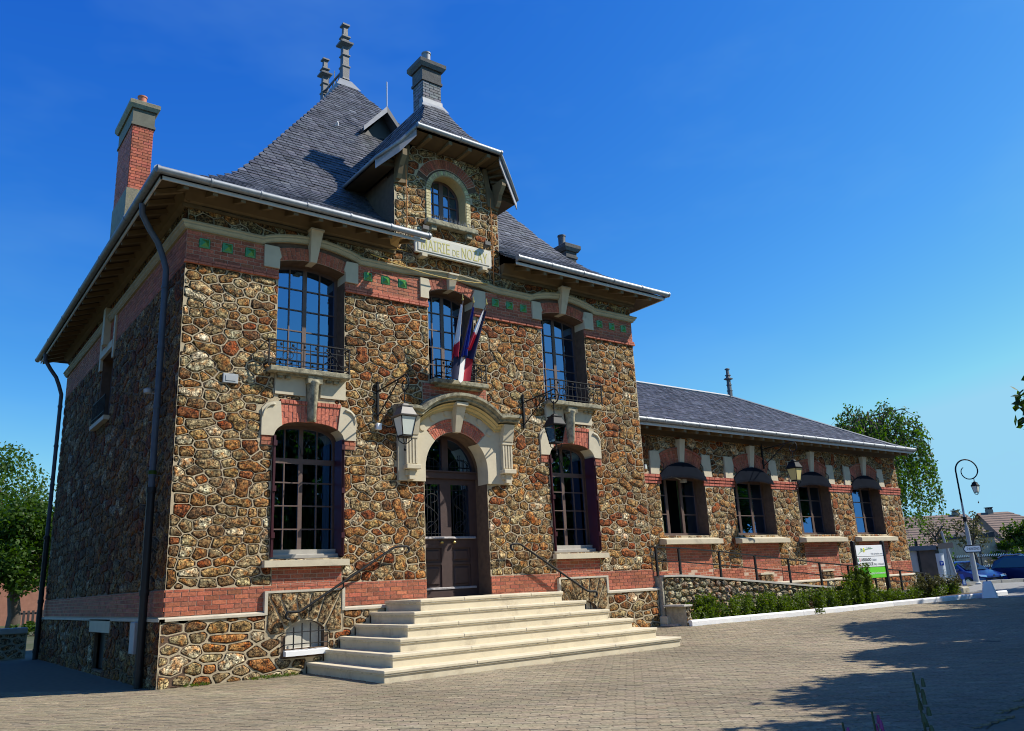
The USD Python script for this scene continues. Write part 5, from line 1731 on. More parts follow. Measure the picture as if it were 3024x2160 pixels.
# ------------------------------------------------------------------ single-storey wing
WX0, WX1, WY = 10.3, 23.5, 1.0
wing = thing("town_hall_wing", "long single-storey rubble-stone wing with hipped slate roof and four awninged windows", "building", (17, 1.0, 0))
WTOP, WBB, WBT = 4.78, .89, 1.32
wins = [seg_arch(11.86 + 2.895 * i, 13.58 + 2.895 * i, 2.17, 3.62, 3.98) for i in range(4)]
wopen = unary_union(wins)
m = MB()
m.prism(sbox(WX0, -.2, WX1, WTOP).difference(wopen), WING, -.46, -.012)
m.box(WX1 - .3, WX1, WY + .46, 8.0, -.2, WTOP); m.box(WX0, WX1, 7.7, 8.0, -.2, WTOP)
part(wing, "wall", m, "core")
wi, wk, wa, wb, wsl = [], [], [], [], []
for i in range(4):
    o = 2.895 * i
    x0, x1 = 11.86 + o, 13.58 + o
    cx = (x0 + x1) / 2
    wi += [Polygon([(x0 - .30, 3.68), (x0, 3.68), (x0 + .0, 3.74), (x0 + .07, 4.0), (x0 + .03, 4.25), (x0 - .28, 4.25)]), Polygon([(x1, 3.68), (x1 + .30, 3.68), (x1 + .28, 4.25), (x1 - .03, 4.25), (x1 - .07, 4.0), (x1, 3.74)])]
    wk.append(Polygon([(cx - .085, 4.0), (cx + .085, 4.0), (cx + .105, 4.60), (cx - .105, 4.60)]))
    a0, zc = head(None, 0, x0, x1, 3.62, 3.98, 0)[:2]
    wb.append(sbox(x0 + .02, WBB, x1 - .02, 1.94))
# brick arches of the wing
warea, wbk = [], []
for i in range(4):
    o = 2.895 * i
    x0, x1 = 11.86 + o, 13.58 + o
    cx, cz, R, a = head(None, 0, x0, x1, 3.62, 3.98, 0)
    a = a + 13
    warea.append(Polygon([*arc(cx, cz, R + .01, a, 180 - a, 17), *arc(cx, cz, R + .42, 180 - a, a, 17)]))
    for it in voussoirs(cx, cz, R + .01, R + .36, 180 - a, a, 18, WING, 200 + i, d=.012):
        if not wk[i].buffer(.01).contains(Point(it[1][0], it[1][2])):
            wbk.append(it)
    for it in voussoirs(cx, cz, R + .365, R + .43, 180 - a, a, 9, WING, 210 + i, d=.03, split=False):
        if not wk[i].buffer(.01).contains(Point(it[1][0], it[1][2])):
            wbk.append(it)
wdress = unary_union(wi + wk + warea + wb)
band_z = (3.44, 3.67)
wband = sbox(WX0, band_z[0], WX1 + .02, band_z[1]).difference(unary_union([w.buffer(.0) for w in wins]))
r_w = sbox(WX0, WBT, WX1, WTOP - .02).difference(unary_union([wopen, wdress.buffer(.004), wband.buffer(.004)]))
sw, mw = rubble(r_w, WING, .29, .185, 301, pale=False, joint=.022)
r_wp = sbox(WX0, .2, WX1 + .03, WBB - .02)
WPL = Fr((0, .94, 0), (1, 0, 0), (0, 0, 1), (0, -1, 0))
cell_w = [sbox(15.40, .86, 15.98, 1.17), sbox(18.30, .86, 18.88, 1.17)]
sw2, mw2 = rubble(r_wp, WPL, .32, .19, 302, pale=False)
m = MB(); m.box(WX0, WX1 + .03, .952, 1.0, -.2, WBB)
part(wing, "plinth", m, "core")
mw.addm(mw2.arrays())
pieces(wing, "stone", sw + sw2, "meuliere", 300, "rubble_stones")
part(wing, "pointing", mw, "mortar", kind="stuff")
for q in polys(sbox(WX0, WBB + .03, WX1, WBT).difference(unary_union(wb + cell_w))):
    wbk += bricks(q, WING, int(q.bounds[0] * 10), z0=WBB + .03, d=.012)
for k, q in enumerate(wb):
    wbk += bricks(q, WING, 320 + k, z0=WBB + .03, d=.0)
for q in polys(wband.difference(unary_union(wi).buffer(0))):
    x0, z0, x1, z1 = q.bounds
    for j in range(3):
        n = max(1, round((x1 - x0) / .22))
        for i in range(n):
            a, b = x0 + (x1 - x0) * i / n + .004, x0 + (x1 - x0) * (i + 1) / n - .004
            t = np.array([.42, .115, .075]) * np.random.default_rng(int(a * 313) + j).uniform(.8, 1.2)
            zz = z0 + j * .077
            wbk.append((one(lambda m: m.block([(a, zz + .006), (b, zz + .006), (b, zz + .070), (a, zz + .070)], WING, -.01, .02 + .016 * j, .004, t)), WING.p(np.array([a, zz])), .015, WING.N))
pieces(wing, "brick", wbk, "brick", 300, "brickwork")
m = MB()
for q in warea + wb + [wband, sbox(WX0, WBB, WX1, WBT).difference(unary_union(cell_w))]:
    m.sheet(q.difference(wopen), WING, -.006 if q in wb else -.001)
part(wing, "brick_joint", m, "brick_joint", kind="stuff")
for p in wi:
    part(wing, "impost", one(lambda m: m.prism(p.buffer(.004, join_style=2), WING, -.30, .035)), "cream_stone")
for p in wk:
    part(wing, "keystone", one(lambda m: m.hull([WING.p(np.array(q), d) for q, dd in zip(list(p.exterior.coords)[:4], (.05, .05, .14, .14)) for d in (-.1, dd)])), "cream_stone")
m = MB(); m.hull([(x, y, z) for x in (WX0, WX1 + .06) for y, z in ((.91, WBB - .03), (.91, WBB), (.99, WBB + .03), (1.0, WBB - .03))])
part(wing, "plinth_ledge", m, "ledge_cement")
for q in cell_w:
    x0, z0, x1, z1 = q.bounds
    m = MB()
    m.box(x0, x1, .93, 1.02, z1 - .05, z1)
    part(wing, "cellar_window_head", m, "cream_stone")
    for i in range(3):
        a, b = x0 + (x1 - x0) * i / 3 + .01, x0 + (x1 - x0) * (i + 1) / 3 - .01
        rr = np.random.default_rng(i + int(x0))
        part(wing, "wedge_stone", stone_mesh(sbox(a, z0, b, z1 - .06), Fr((0, .96, 0), (1, 0, 0), (0, 0, 1), (0, -1, 0)), rr, .02, tone=(.24, .17, .09), n=10), "meuliere")
    m = MB(); m.box(x0 + .1, x1 - .1, .925, .94, .62, .88); part(wing, "cellar_opening", m, "pipe_black")
blinds = ["green_blind", "teal_blind", "green_blind", "teal_blind"]
for i in range(4):
    o = 2.895 * i
    x0, x1 = 11.86 + o, 13.58 + o
    # sloping sill
    m = MB(); m.hull([(x, y, z) for x, y, z in ((x0 - .20, .76, 1.95), (x1 + .20, .76, 1.95), (x0 - .20, .76, 2.06), (x1 + .20, .76, 2.06), (x0 - .05, 1.33, 2.19), (x1 + .05, 1.33, 2.19), (x0 - .05, 1.33, 1.95), (x1 + .05, 1.33, 1.95), (x0 - .2, 1.0, 1.95), (x1 + .2, 1.0, 1.95), (x0 - .2, .98, 2.10), (x1 + .2, .98, 2.10))])
    part(wing, "window_sill", m, "cream_stone")
    w = node(wing, "window")
    rec = .33
    fr = WING
    op = sbox(x0, 2.19, x1, 3.75)
    inner = op.buffer(-.06, join_style=2)
    m = MB()
    m.prism(op.difference(inner), fr, -rec - .06, -rec)
    lights = [x0 + (x1 - x0) * k / 3 for k in range(1, 3)]
    bars = [sbox(x - .045, 2.19, x + .045, 3.72) for x in lights] + [sbox(x0, z - .014, x1, z + .014) for z in (2.72, 3.20)] + [sbox(x0, 3.60, x1, 3.72)]
    skip_bars = Polygon()
    if i == 0:      # the middle light stands open
        skip_bars = sbox(lights[0] + .045, 2.25, lights[1] - .045, 3.60)
    bb = unary_union(bars).intersection(inner).difference(skip_bars)
    m.prism(bb, fr, -rec - .05, -rec - .006)
    for x in lights:
        m.lathe([(0, 0), (.02, .01), (.022, .06), (.012, .09), (0, .12)], (x, WY + rec - .01, 3.62), 6)
    part(w, "frame", m, "frame_wood")
    for q in polys(inner.difference(bb).difference(skip_bars)):
        part(w, "pane", one(lambda k: k.sheet(q.buffer(.004, join_style=2), fr, -rec - .028)), "glass")
    m = MB()
    if i in (0, 2):
        for a, b in ((x0, lights[0]), (lights[1], x1) if i == 0 else (lights[0], x1)):
            m.box(a + .03, b - .03 - (.28 if b == x1 else 0), WY + .48, WY + .49, 2.2, 3.75)
        if i == 0:
            m.box(lights[1] - .53, lights[1] + .02, WY + .62, WY + .63, 2.2, 3.6) if False else None
    else:
        for k in range(30):
            z = 2.25 + k * .05
            m.bar((x0 + .04, WY + .48, z), (x1 - .3, WY + .48, z), .035, .003, up=(0, .6, 1))
    part(wing, "window_blind", m, blinds[i])
    # curved sheet-metal awning with a scalloped edge
    aw = node(wing, "awning")
    cx, cz, R, a = head(None, 0, x0, x1, 3.62, 3.98, 0)
    A = np.radians(np.linspace(180 - a - 1.5, a + 1.5, 25))
    top = [(cx + (R + .03) * math.cos(t), .93, cz + (R + .03) * math.sin(t)) for t in A]
    low = [(cx + (R + .02) * math.cos(t) * 1.01, .90, 3.56 + .10 * (1 - ((t - math.pi / 2) / (math.pi / 2 - math.radians(a))) ** 2)) for t in A]
    V = np.array(top + low)
    n = len(top)
    m = MB(); m.add(V, np.array([[k, k + 1, n + k + 1, n + k] for k in range(n - 1)]))
    m.add(np.vstack([np.array(top), np.array(top) + [0, .3, -.02]]), np.array([[k, n + k, n + k + 1, k + 1] for k in range(n - 1)]))
    for j in range(5):      # ribbing
        pass
    part(aw, "hood", m, "awning_metal")
    m = MB()
    P = np.array(low)
    for k in range(44):
        s = k / 44 * (n - 1); e = (k + .9) / 44 * (n - 1)
        p = np.array([np.interp(s, range(n), P[:, q]) for q in range(3)]); r = np.array([np.interp(e, range(n), P[:, q]) for q in range(3)])
        m.add([p + [0, -.004, .01], r + [0, -.004, .01], r + [0, -.004, -.03], (p + r) / 2 + [0, -.004, -.065], p + [0, -.004, -.03]], [[0, 1, 2], [0, 2, 3], [0, 3, 4]])
    part(aw, "scallop_edge", m, "awning_metal")
    m = MB()
    for sg, xx in ((-1, x0 + .1), (1, x1 - .1)):
        m.tube([(xx, 1.0, 4.02), (xx - sg * .02, .9, 3.92), (xx, .92, 3.80)], .012, 5)
    part(aw, "stay", m, "iron")
part(wing, "window_closer", one(lambda m: [m.box(12.55, 12.62, 1.2, 1.32, 3.66, 3.71), m.bar((12.6, 1.2, 3.67), (12.9, 1.12, 3.56), .03, .02), m.box(12.85, 12.98, 1.08, 1.2, 3.52, 3.60)]), "weathered_frame")
part(wing, "alarm_box", one(lambda m: m.cbox(11.33, 11.40, .93, .99, 3.78, 3.90, .006)), "lamp_glass")
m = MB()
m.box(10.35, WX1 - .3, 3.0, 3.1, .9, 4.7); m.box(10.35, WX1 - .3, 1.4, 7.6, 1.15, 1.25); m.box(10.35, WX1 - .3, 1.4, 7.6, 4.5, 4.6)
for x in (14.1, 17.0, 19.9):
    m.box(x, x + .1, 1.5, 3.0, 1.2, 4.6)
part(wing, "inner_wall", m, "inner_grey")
# wing roof
WE = .48
WRY, WRX, WRZ = 4.5, 19.75, 7.17
GX1 = 23.8
WPROF = [(WE, 4.90), (.95, 5.12), (WRY, WRZ)]


def whip(y):
    return GX1 + .02 - (y - WE) * (GX1 - WRX) / (WRY - WE)


m = MB()
m.add([(WX0 + .01, WE, 4.88), (GX1, WE, 4.88), (GX1 - .45, .95, 5.10), (WX0 + .01, .95, 5.10), (WRX, WRY, 7.14), (WX0 + .01, WRY, 7.14), (GX1, 8.5, 4.88), (WX0, 8.5, 4.88)], [[0, 1, 2, 3], [3, 2, 4, 5], [1, 6, 4, 2], [5, 4, 6, 7]])
part(wing, "roof_deck", m, "roof_deck")
pieces(wing, "slate", slates(WPROF, lambda y: WX0 + .012, whip, 71, width=.21, expo=.12, tint=(.088, .086, .102)), "slate", 300, "slates")
m = MB()
half_gutter(m, (WX0 + .02, WE - .06, 4.90), (GX1 + .05, WE - .06, 4.90), rings=.62)
part(wing, "gutter", m, "zinc", smooth=50)
m = MB(); m.box(WX0 + .02, GX1, WE - .02, WE + .005, 4.77, 4.84); part(wing, "fascia", m, "zinc_white")
m = MB(); m.add([(WX0 + .02, WE, 4.79), (GX1, WE, 4.79), (GX1, WY, 4.98), (WX0 + .02, WY, 4.98)], [[0, 3, 2, 1]]); part(wing, "soffit", m, "soffit"); part(wing, "soffit", one(lambda k: k.add([(GX1, WE, 4.79), (GX1, 8, 4.79), (WX1, 8, 4.95), (WX1, WY, 4.95)], [[0, 1, 2, 3]])), "soffit")
for x in np.arange(10.6, 23.8, .46):
    part(wing, "rafter_end", one(lambda k: k.hull([(a, y, z) for a in (x - .04, x + .04) for y, z in ((WE + .01, 4.69), (WE + .01, 4.78), (WY, 4.97), (WY, 4.80))])), "cove")
m = MB(); m.box(WX0 + .005, WX1, .95, 1.0, 4.66, 4.86); part(wing, "wall_plate", m, "soffit")
m = MB(); m.tube([(WX0 + .02, WRY, WRZ + .03), (WRX, WRY, WRZ + .03)], .05, 6); m.tube([(WRX, WRY, WRZ + .03), (GX1 - .4, .95, 5.14), (GX1, WE, 4.93)], .04, 6)
part(wing, "ridge_lead", m, "lead")
part(wing, "finial", finial(WRX, WRY, WRZ, 1.05, .07), "dark_finial")

# ------------------------------------------------------------------ ramp wall, its railing, side steps, bed and kerb
RW = Fr((0, -.15, 0), (1, 0, 0), (0, 0, 1), (0, -1, 0))


def rtop(x):
    return float(np.interp(x, [10.4, 11.2, 16.7, 20.6, 22.1], [1.235, 1.225, .745, .43, .37]))


ramp = thing("ramp_wall", "low rough-stone retaining wall of the access ramp in front of the wing", "wall", (16, 0, .16))
xs = np.linspace(10.42, 22.1, 24)
outl = Polygon([(10.42, 0), (22.1, 0), *[(x, rtop(x) - .045) for x in xs[::-1]]])
m = MB(); m.prism(outl, RW, -.24, -.03); m.add([(x, y, rtop(x) - .02) for x in xs for y in (.08, .98)], [[2 * i, 2 * i + 2, 2 * i + 3, 2 * i + 1] for i in range(23)])
part(ramp, "wall_core", m, "rough_wall")
rr = np.random.default_rng(77)
it = []
for q in cells(outl, .20, .15, rr):
    s = q.buffer(-.012)
    for s in polys(s):
        if s.area > .002:
            tn = np.array([.33, .28, .19]) * rr.uniform(.6, 1.4) * rr.normal(1, .06, 3)
            it.append((stone_mesh(s.simplify(.004), RW, rr, .075, -.04, tn), RW.p(np.array(s.centroid.coords[0])), s.area, RW.N))
pieces(ramp, "stone", it, "meuliere", 300, "rubble_stones")
m = MB()
for a, b in zip(xs[:-1], xs[1:]):
    m.hull([(x, y, rtop(x) + dz) for x in (a, b) for y in (-.20, .10) for dz in (-.045, 0)])
part(ramp, "coping", m, "concrete")
part(ramp, "end_pier", one(lambda k: k.box(10.38, 10.425, -.15, .9, 0, 1.19)), "rough_wall")
rl = thing("ramp_railing", "dark painted two-bar steel railing descending along the access ramp", "railing", (16, 0, 1))
posts = [10.37, 11.12, 12.53, 13.88, 15.25, 16.62, 17.97, 19.3, 20.70, 22.05]
ph = [.615, .59, .61, .605, .61, .605, .61, .61, .61, .55]
for x, h in zip(posts, ph):
    part(rl, "post", one(lambda k: k.bar((x, -.06, rtop(max(x, 10.42)) - .02), (x, -.06, rtop(max(x, 10.42)) + h), .045, .045, up=(1, 0, 0))), "iron")
tops = [(x, -.06, rtop(max(x, 10.42)) + h) for x, h in zip(posts, ph)]
mids = [(x, -.06, rtop(max(x, 10.42)) + h * .48) for x, h in zip(posts, ph)]
part(rl, "top_rail", one(lambda k: [k.bar(a, b, .045, .03) for a, b in zip([(9.9, .2, 1.86)] + tops[:-1], tops)]), "iron")
part(rl, "middle_rail", one(lambda k: [k.bar(a, b, .03, .025) for a, b in zip(mids[:-1], mids[1:])]), "iron")
sd = thing("side_steps", "small side steps squeezed between the main block and the ramp wall", "steps", (10.2, -.4, .15))
for i in range(3):
    part(sd, "step", one(lambda k: k.cbox(10.315 - .0, 10.44 + .18, -.55 + .28 * i, .9, .05 + .16 * i, .21 + .16 * i, .01)), "step_stone" if i else "concrete")
lw = thing("low_wall", "short stub of rough stone wall with a cement cap at the start of the flower bed", "wall", (10.5, -.6, .16))
LWF = Fr((0, -.75, 0), (1, 0, 0), (0, 0, 1), (0, -1, 0))
part(lw, "wall_core", one(lambda k: k.box(10.40, 10.55, -.735, -.18, 0, .56)), "rough_wall")
part(lw, "cap", one(lambda k: k.cbox(10.30, 10.57, -.79, -.18, .56, .60, .01)), "concrete")
for q in cells(sbox(10.40, .1, 10.56, .56), .13, .12, rr):
    for s in polys(q.buffer(-.01)):
        if s.area > .002:
            part(lw, "stone", stone_mesh(s, LWF, rr, .05, -.02, np.array([.30, .24, .15]) * rr.uniform(.6, 1.3)), "meuliere")
bed = thing("flower_bed_soil", "strip of dark soil between the ramp wall and the white kerb", "soil", (16, -.6, .16), kind="structure")
part(bed, "soil", strip(BED.buffer(-.06), 1.0, .05), "soil", kind="structure")
kerb = thing("white_kerb", "white painted kerb edging the flower bed along the wing", "kerb", (15, -.8, .16))
kp = [(10.42, -.86), (12.2, -1.0), (14.0, -1.16), (15.8, -1.34), (17.4, -1.52), (18.9, -1.9), (20.4, -2.36), (21.6, -2.55)]
for a, b in zip(kp[:-1], kp[1:]):
    a, b = np.array(a), np.array(b)
    t = (b - a) / np.linalg.norm(b - a); nn = np.array([t[1], -t[0]])
    p0, p1 = a + t * .006, b - t * .006
    pts = []
    for p in (p0, p1):
        z = g(*p)
        for o, dz in ((0, -.05), (0, .095), (.02, .125), (.10, .125), (.115, .10), (.115, -.05)):
            pts.append((*(p - nn * o), z + dz))
    part(kerb, "kerb_stone", one(lambda k: k.hull(pts)), "kerb_paint")

# ------------------------------------------------------------------ town sign in the bed
sg = thing("town_sign", "information sign on two dark posts with white, white and green panels in the flower bed", "sign", (18.5, -.47, .16))
for x, nm in ((17.72, 0), (19.235, 1)):
    m = MB(); m.bar((x, -.45, .1), (x, -.45, 1.86), .10, .08, up=(1, 0, 0)); m.hull([(x + a, -.45 + b, z) for z, k in ((1.86, 1), (1.89, .6)) for a in (-.05 * k, .05 * k) for b in (-.04 * k, .04 * k)])
    part(sg, "post", m, "iron")
SF = Fr((0, -.475, 0), (1, 0, 0), (0, 0, 1), (0, -1, 0))
for z0, z1, mt in ((1.475, 1.77, "sign_white"), (1.185, 1.46, "sign_white"), (.885, 1.17, "sign_green")):
    part(sg, "panel", one(lambda k: k.box(17.77, 19.185, -.474, -.44, z0, z1)), mt)
sx = lambda t: 17.77 + t * 1.415
pts = [(sx(.07), 1.52), (sx(.18), 1.60), (sx(.30), 1.64), (sx(.45), 1.675), (sx(.63), 1.685)]
part(sg, "logo_line", one(lambda k: k.tube([(x, -.478, z) for x, z in pts], [.004, .008, .010, .009, .005], 6)), "logo_green")
part(sg, "logo_disc", one(lambda k: k.prism(Polygon([(sx(.30) + .045 * math.cos(a), 1.64 + .058 * math.sin(a)) for a in np.linspace(0, 2 * math.pi, 20)[:-1]]), SF, 0, .006)), "logo_yellow")
text(sg, "N", sx(.19), sx(.24), 1.615, .075, -.476, "logo_green", name="logo_letter", depth=.002)
text(sg, "ZAY", sx(.40), sx(.58), 1.655, .07, -.476, "sign_grey", name="logo_letter", depth=.002)
text(sg, "Ville jumelée avec", sx(.53), sx(.97), 1.515, .042, -.476, "sign_grey", depth=.002, slant=.2)
text(sg, "ASSAGO", sx(.16), sx(.52), 1.345, .075, -.476, "sign_dark", True, depth=.002)
text(sg, "(Italie)", sx(.56), sx(.71), 1.345, .055, -.476, "sign_grey", depth=.002)
text(sg, "STRELICE", sx(.16), sx(.57), 1.225, .075, -.476, "sign_dark", True, depth=.002)
text(sg, "(Rép. Tchèque)", sx(.60), sx(.96), 1.225, .055, -.476, "sign_grey", depth=.002)
text(sg, "Active pour l'environnement", sx(.30), sx(.97), .985, .055, -.476, "sign_white", depth=.002)
for x0, mt in ((.035, "logo_green"), (.065, "sign_white"), (.095, "sign_red")):
    part(sg, "flag_band", one(lambda k: k.box(sx(x0), sx(x0 + .03), -.478, -.473, 1.335, 1.425)), mt)
part(sg, "flag_band", one(lambda k: k.box(sx(.035), sx(.125), -.478, -.473, 1.215, 1.255)), "sign_red")
part(sg, "flag_wedge", one(lambda k: k.prism(Polygon([(sx(.035), 1.215), (sx(.08), 1.257), (sx(.035), 1.30)]), SF, .004, .008)), "sign_blue")
part(sg, "seam", one(lambda k: [k.box(17.77, 19.185, -.47, -.45, z, z + .018) for z in (1.459, 1.168)]), "sign_dark")


# ------------------------------------------------------------------ leaves
def leaf_cloud(centres, radii, n, size, seed, flat=.0, droop=0.0, aspect=.6):
    """n leaf-shaped quads scattered through clumps."""
    rng = np.random.default_rng(seed)
    centres, radii = np.asarray(centres, float), np.asarray(radii, float)
    if radii.ndim == 1:
        radii = np.repeat(radii[:, None], 3, 1)
    w = radii.prod(1) ** .67; w /= w.sum()
    k = rng.choice(len(centres), n, p=w)
    d = rng.normal(size=(n, 3)); d /= np.linalg.norm(d, axis=1, keepdims=True)
    r = rng.random(n) ** .42
    P = centres[k] + d * r[:, None] * radii[k]
    a = rng.normal(size=(n, 3)); a[:, 2] = a[:, 2] * .6 - droop
    a /= np.linalg.norm(a, axis=1, keepdims=True)
    b = np.cross(a, rng.normal(size=(n, 3))); b /= np.linalg.norm(b, axis=1, keepdims=True)
    s = size * rng.uniform(.6, 1.35, n)[:, None]
    V = np.stack([P, P + a * s * .5 + b * s * aspect * .5, P + a * s, P + a * s * .5 - b * s * aspect * .5], 1).reshape(-1, 3)
    i = np.arange(n)[:, None] * 4
    return V, np.vstack([i + [0, 1, 2], i + [0, 2, 3]])


def crown(c, rad, n_clumps, seed, clump=(.28, .42), shell=.62):
    rng = np.random.default_rng(seed)
    d = rng.normal(size=(n_clumps, 3)); d /= np.linalg.norm(d, axis=1, keepdims=True)
    r = shell + (1 - shell) * rng.random(n_clumps)
    r[: n_clumps // 4] *= .45
    P = np.array(c) + d * r[:, None] * np.array(rad) * .85
    R = rng.uniform(*clump, n_clumps) * min(rad)
    return P, R


def tree(name, label, loc, h, c_z, rad, n, leaf, clumps, seed, trunk=.16, mat_l="leaf", bark="bark", group=None, category="tree", droop=0.2):
    x, y, z = loc
    t = thing(name, label, category, loc, group=group)
    rng = np.random.default_rng(seed)
    m = MB()
    m.tube([(x + rng.normal(0, .04) * i, y + rng.normal(0, .04) * i, z - .2 + (c_z - z + .2 + rad[2] * .3) * i / 6) for i in range(7)], np.linspace(trunk, trunk * .4, 7), 9)
    part(t, "trunk", m, bark, smooth=True)
    P, R = crown((x, y, c_z), rad, clumps, seed + 1)
    m = MB()
    for p in P[::2]:
        m.tube([(x, y, c_z - rad[2] * .8), (x + (p[0] - x) * .45 + rng.normal(0, .1), y + (p[1] - y) * .45, (c_z - rad[2] * .8) * .45 + p[2] * .55), p], [trunk * .4, trunk * .22, .02], 5)
    part(t, "limbs", m, bark, smooth=True)
    part(t, "crown", leaf_cloud(P, R, n, leaf, seed + 2, droop=droop), mat_l)
    return t


# weeping birch behind the wing
bx, by, bz = 28.6, 4.4, .2
bt = thing("birch_tree", "weeping birch with trailing leafy branches rising behind the end of the wing", "tree", (bx, by, bz))
m = MB(); m.tube([(bx + .1 * math.sin(i), by, bz - .3 + i * 1.0) for i in range(8)], np.linspace(.2, .05, 8), 8)
part(bt, "trunk", m, "birch_bark", smooth=True)
rng = np.random.default_rng(91)
strands, tips = MB(), []
for k in range(150):
    a = rng.uniform(0, 2 * math.pi); r = 2.15 * math.sqrt(rng.uniform(.05, 1))
    zt = bz + 7.3 + rng.uniform(-1.4, .35) - .30 * r * r * .55
    L = rng.uniform(1.4, 4.3) * (.55 + .45 * r / 2.15)
    L = min(L, zt - bz - 1.2)
    p0 = np.array([bx, by, bz + rng.uniform(4.0, 7.2)])
    p1 = np.array([bx + r * .75 * math.cos(a), by + r * .75 * math.sin(a), zt])
    p2 = np.array([bx + r * math.cos(a), by + r * math.sin(a), zt - .35])
    p3 = p2 + [.12 * math.cos(a), .12 * math.sin(a), -L]
    strands.tube([p0, p1, p2, p3], [.03, .018, .01, .004], 4)
    for s in np.linspace(0, 1, int(6 + L * 3.2)):
        tips.append(p2 + (p3 - p2) * s)
    tips.append(p1)
part(bt, "limbs", strands, "bark")
part(bt, "crown", leaf_cloud(tips, np.tile([[.20, .20, .26]], (len(tips), 1)), 21000, .115, 92, droop=1.2, aspect=.7), "birch_leaf")

# trees at the left, behind the hall
tree("broadleaf_tree", "dense round green tree with a dark trunk at the left edge, behind the low wall", (3.3, 46.5, -.05), 8, 5.1, (4.4, 4.2, 3.3), 24000, .26, 60, 400, trunk=.42)
tree("slender_tree", "taller feathery tree rising behind the round tree at the left edge", (2.6, 55.0, -.05), 12, 8.2, (3.4, 3.4, 4.3), 9000, .24, 46, 420, trunk=.3, mat_l="birch_leaf", droop=.8)
lw2 = thing("garden_wall", "low stone garden wall with a grey coping running left from the hall's far corner", "wall", (-3, 12, 0))
part(lw2, "wall_body", one(lambda k: k.box(-9, -.25, 11.6, 11.95, -.1, .60)), "rough_wall")
LF = Fr((0, 11.6, 0), (1, 0, 0), (0, 0, 1), (0, -1, 0))
rr = np.random.default_rng(5)
for q in cells(sbox(-2.2, .0, -.26, .60), .30, .17, rr):
    for s in polys(q.buffer(-.014)):
        if s.area > .003:
            part(lw2, "stone", stone_mesh(s, LF, rr, .03, -.01, np.array([.30, .25, .17]) * rr.uniform(.7, 1.2)), "meuliere")
for i in range(7):
    part(lw2, "coping_stone", one(lambda k: k.cbox(-9 + 1.25 * i + .005, -9 + 1.25 * (i + 1) - .005, 11.5, 12.05, .60, .735, .015)), "concrete")
bh = thing("brick_outbuilding", "low reddish building with a tiled roof glimpsed behind the trees at the left", "building", (4, 62, 0))
part(bh, "wall", one(lambda k: k.box(-8, 12, 60, 68, -.2, 4.6)), plain("red_render", (.30, .135, .09), .9, .2, 3))
part(bh, "roof", one(lambda k: k.hull([(x, y, z) for x in (-8.4, 12.4) for y, z in ((59.5, 4.6), (68.5, 4.6), (64, 7.2))])), "pot_red")
fc = thing("garden_fence", "small dark slatted fence beyond the low garden wall at the left", "fence", (2, 40, 0))
for i in range(9):
    part(fc, "slat", one(lambda k: k.box(3.0 + i * .22, 3.12 + i * .22, 39.95, 40.0, -.1, 1.05)), "far_shade")
part(fc, "rail", one(lambda k: k.box(2.9, 5.1, 40.0, 40.06, .85, .95)), "far_shade")
tree("garden_bush", "low dark bush in front of the trunk of the round tree at the left", (2.4, 30.5, -.05), 1, .35, (1.6, 1.0, .5), 3500, .13, 16, 430, trunk=.04, category="bush")

# plants in the bed: a low run of leafy cover and three taller ones
rng = np.random.default_rng(31)
C, R = [], []
for x in np.arange(10.75, 22.0, .13):
    for k in range(2):
        y = -.35 - rng.uniform(0, .42) - max(0, x - 17) * .10
        hh = float(np.interp(x, [10.6, 11.2, 13, 15.2, 16.8, 18.5, 20, 22], [.30, .46, .44, .50, .55, .30, .26, .30])) * rng.uniform(.55, 1.15)
        for z in np.arange(.05, hh, .10):
            C.append((x + rng.normal(0, .05), y, g(x, y) + .05 + z)); R.append((.10, .10, .085))
cover = part(None, "ground_cover", leaf_cloud(C, R, 26000, .05, 32, droop=-.4), "shrub_leaf", label="low leafy planting filling the bed behind the white kerb", category="ground cover", kind="stuff")


def shrub(label, x, y, h, w, n, seed, leafm="shrub_leaf", size=.06, name="shrub"):
    t = thing(name, label, "shrub", (x, y, g(x, y)))
    rng = np.random.default_rng(seed)
    m, C, R = MB(), [], []
    for k in range(16):
        a = rng.uniform(0, 6.28)
        tip = np.array([x + w * rng.uniform(.2, 1) * math.cos(a), y + w * .5 * rng.uniform(.2, 1) * math.sin(a), g(x, y) + h * rng.uniform(.6, 1.05)])
        b = np.array([x + rng.normal(0, .05), y + rng.normal(0, .04), g(x, y)])
        mid = (b + tip) / 2 + [0, 0, .05]
        m.tube([b, mid, tip], [.008, .006, .003], 4)
        for s in np.linspace(.15, 1, 9):
            C.append(b + (tip - b) * s); R.append((.07 + .06 * (1 - s), .07, .08))
    part(t, "stems", m, "bark")
    part(t, "foliage", leaf_cloud(C, R, n, size, seed + 1, droop=-.3), leafm)


shrub("tall bushy plant growing up in front of the left post of the town sign", 17.25, -.62, .92, .52, 5200, 501)
shrub("leafy plant overlapping the lower left of the green sign panel", 17.72, -.66, 1.08, .30, 2600, 511)
shrub("thin yellowing shrub right of the town sign beside the kerb end", 20.6, -.9, .62, .75, 4200, 521, "dry_leaf")
shrub("bright green tuft at the left end of the bed beside the low wall", 11.2, -.6, .55, .42, 3800, 531)
shrub("straggly shrub beside the last railing post", 21.7, -1.0, .55, .6, 3200, 541, "dry_leaf")
wd = leaf_cloud([(x, -.12 - .06 * (i % 3), .02) for i, x in enumerate(np.concatenate([np.linspace(.35, .6, 5), np.linspace(1.3, 1.95, 12)]))], np.tile([[.07, .05, .025]], (17, 1)), 420, .035, 55, droop=-.6)
part(None, "weeds", wd, "shrub_leaf", label="small green weeds along the foot of the hall's plinth left of the steps", category="weeds", kind="stuff")
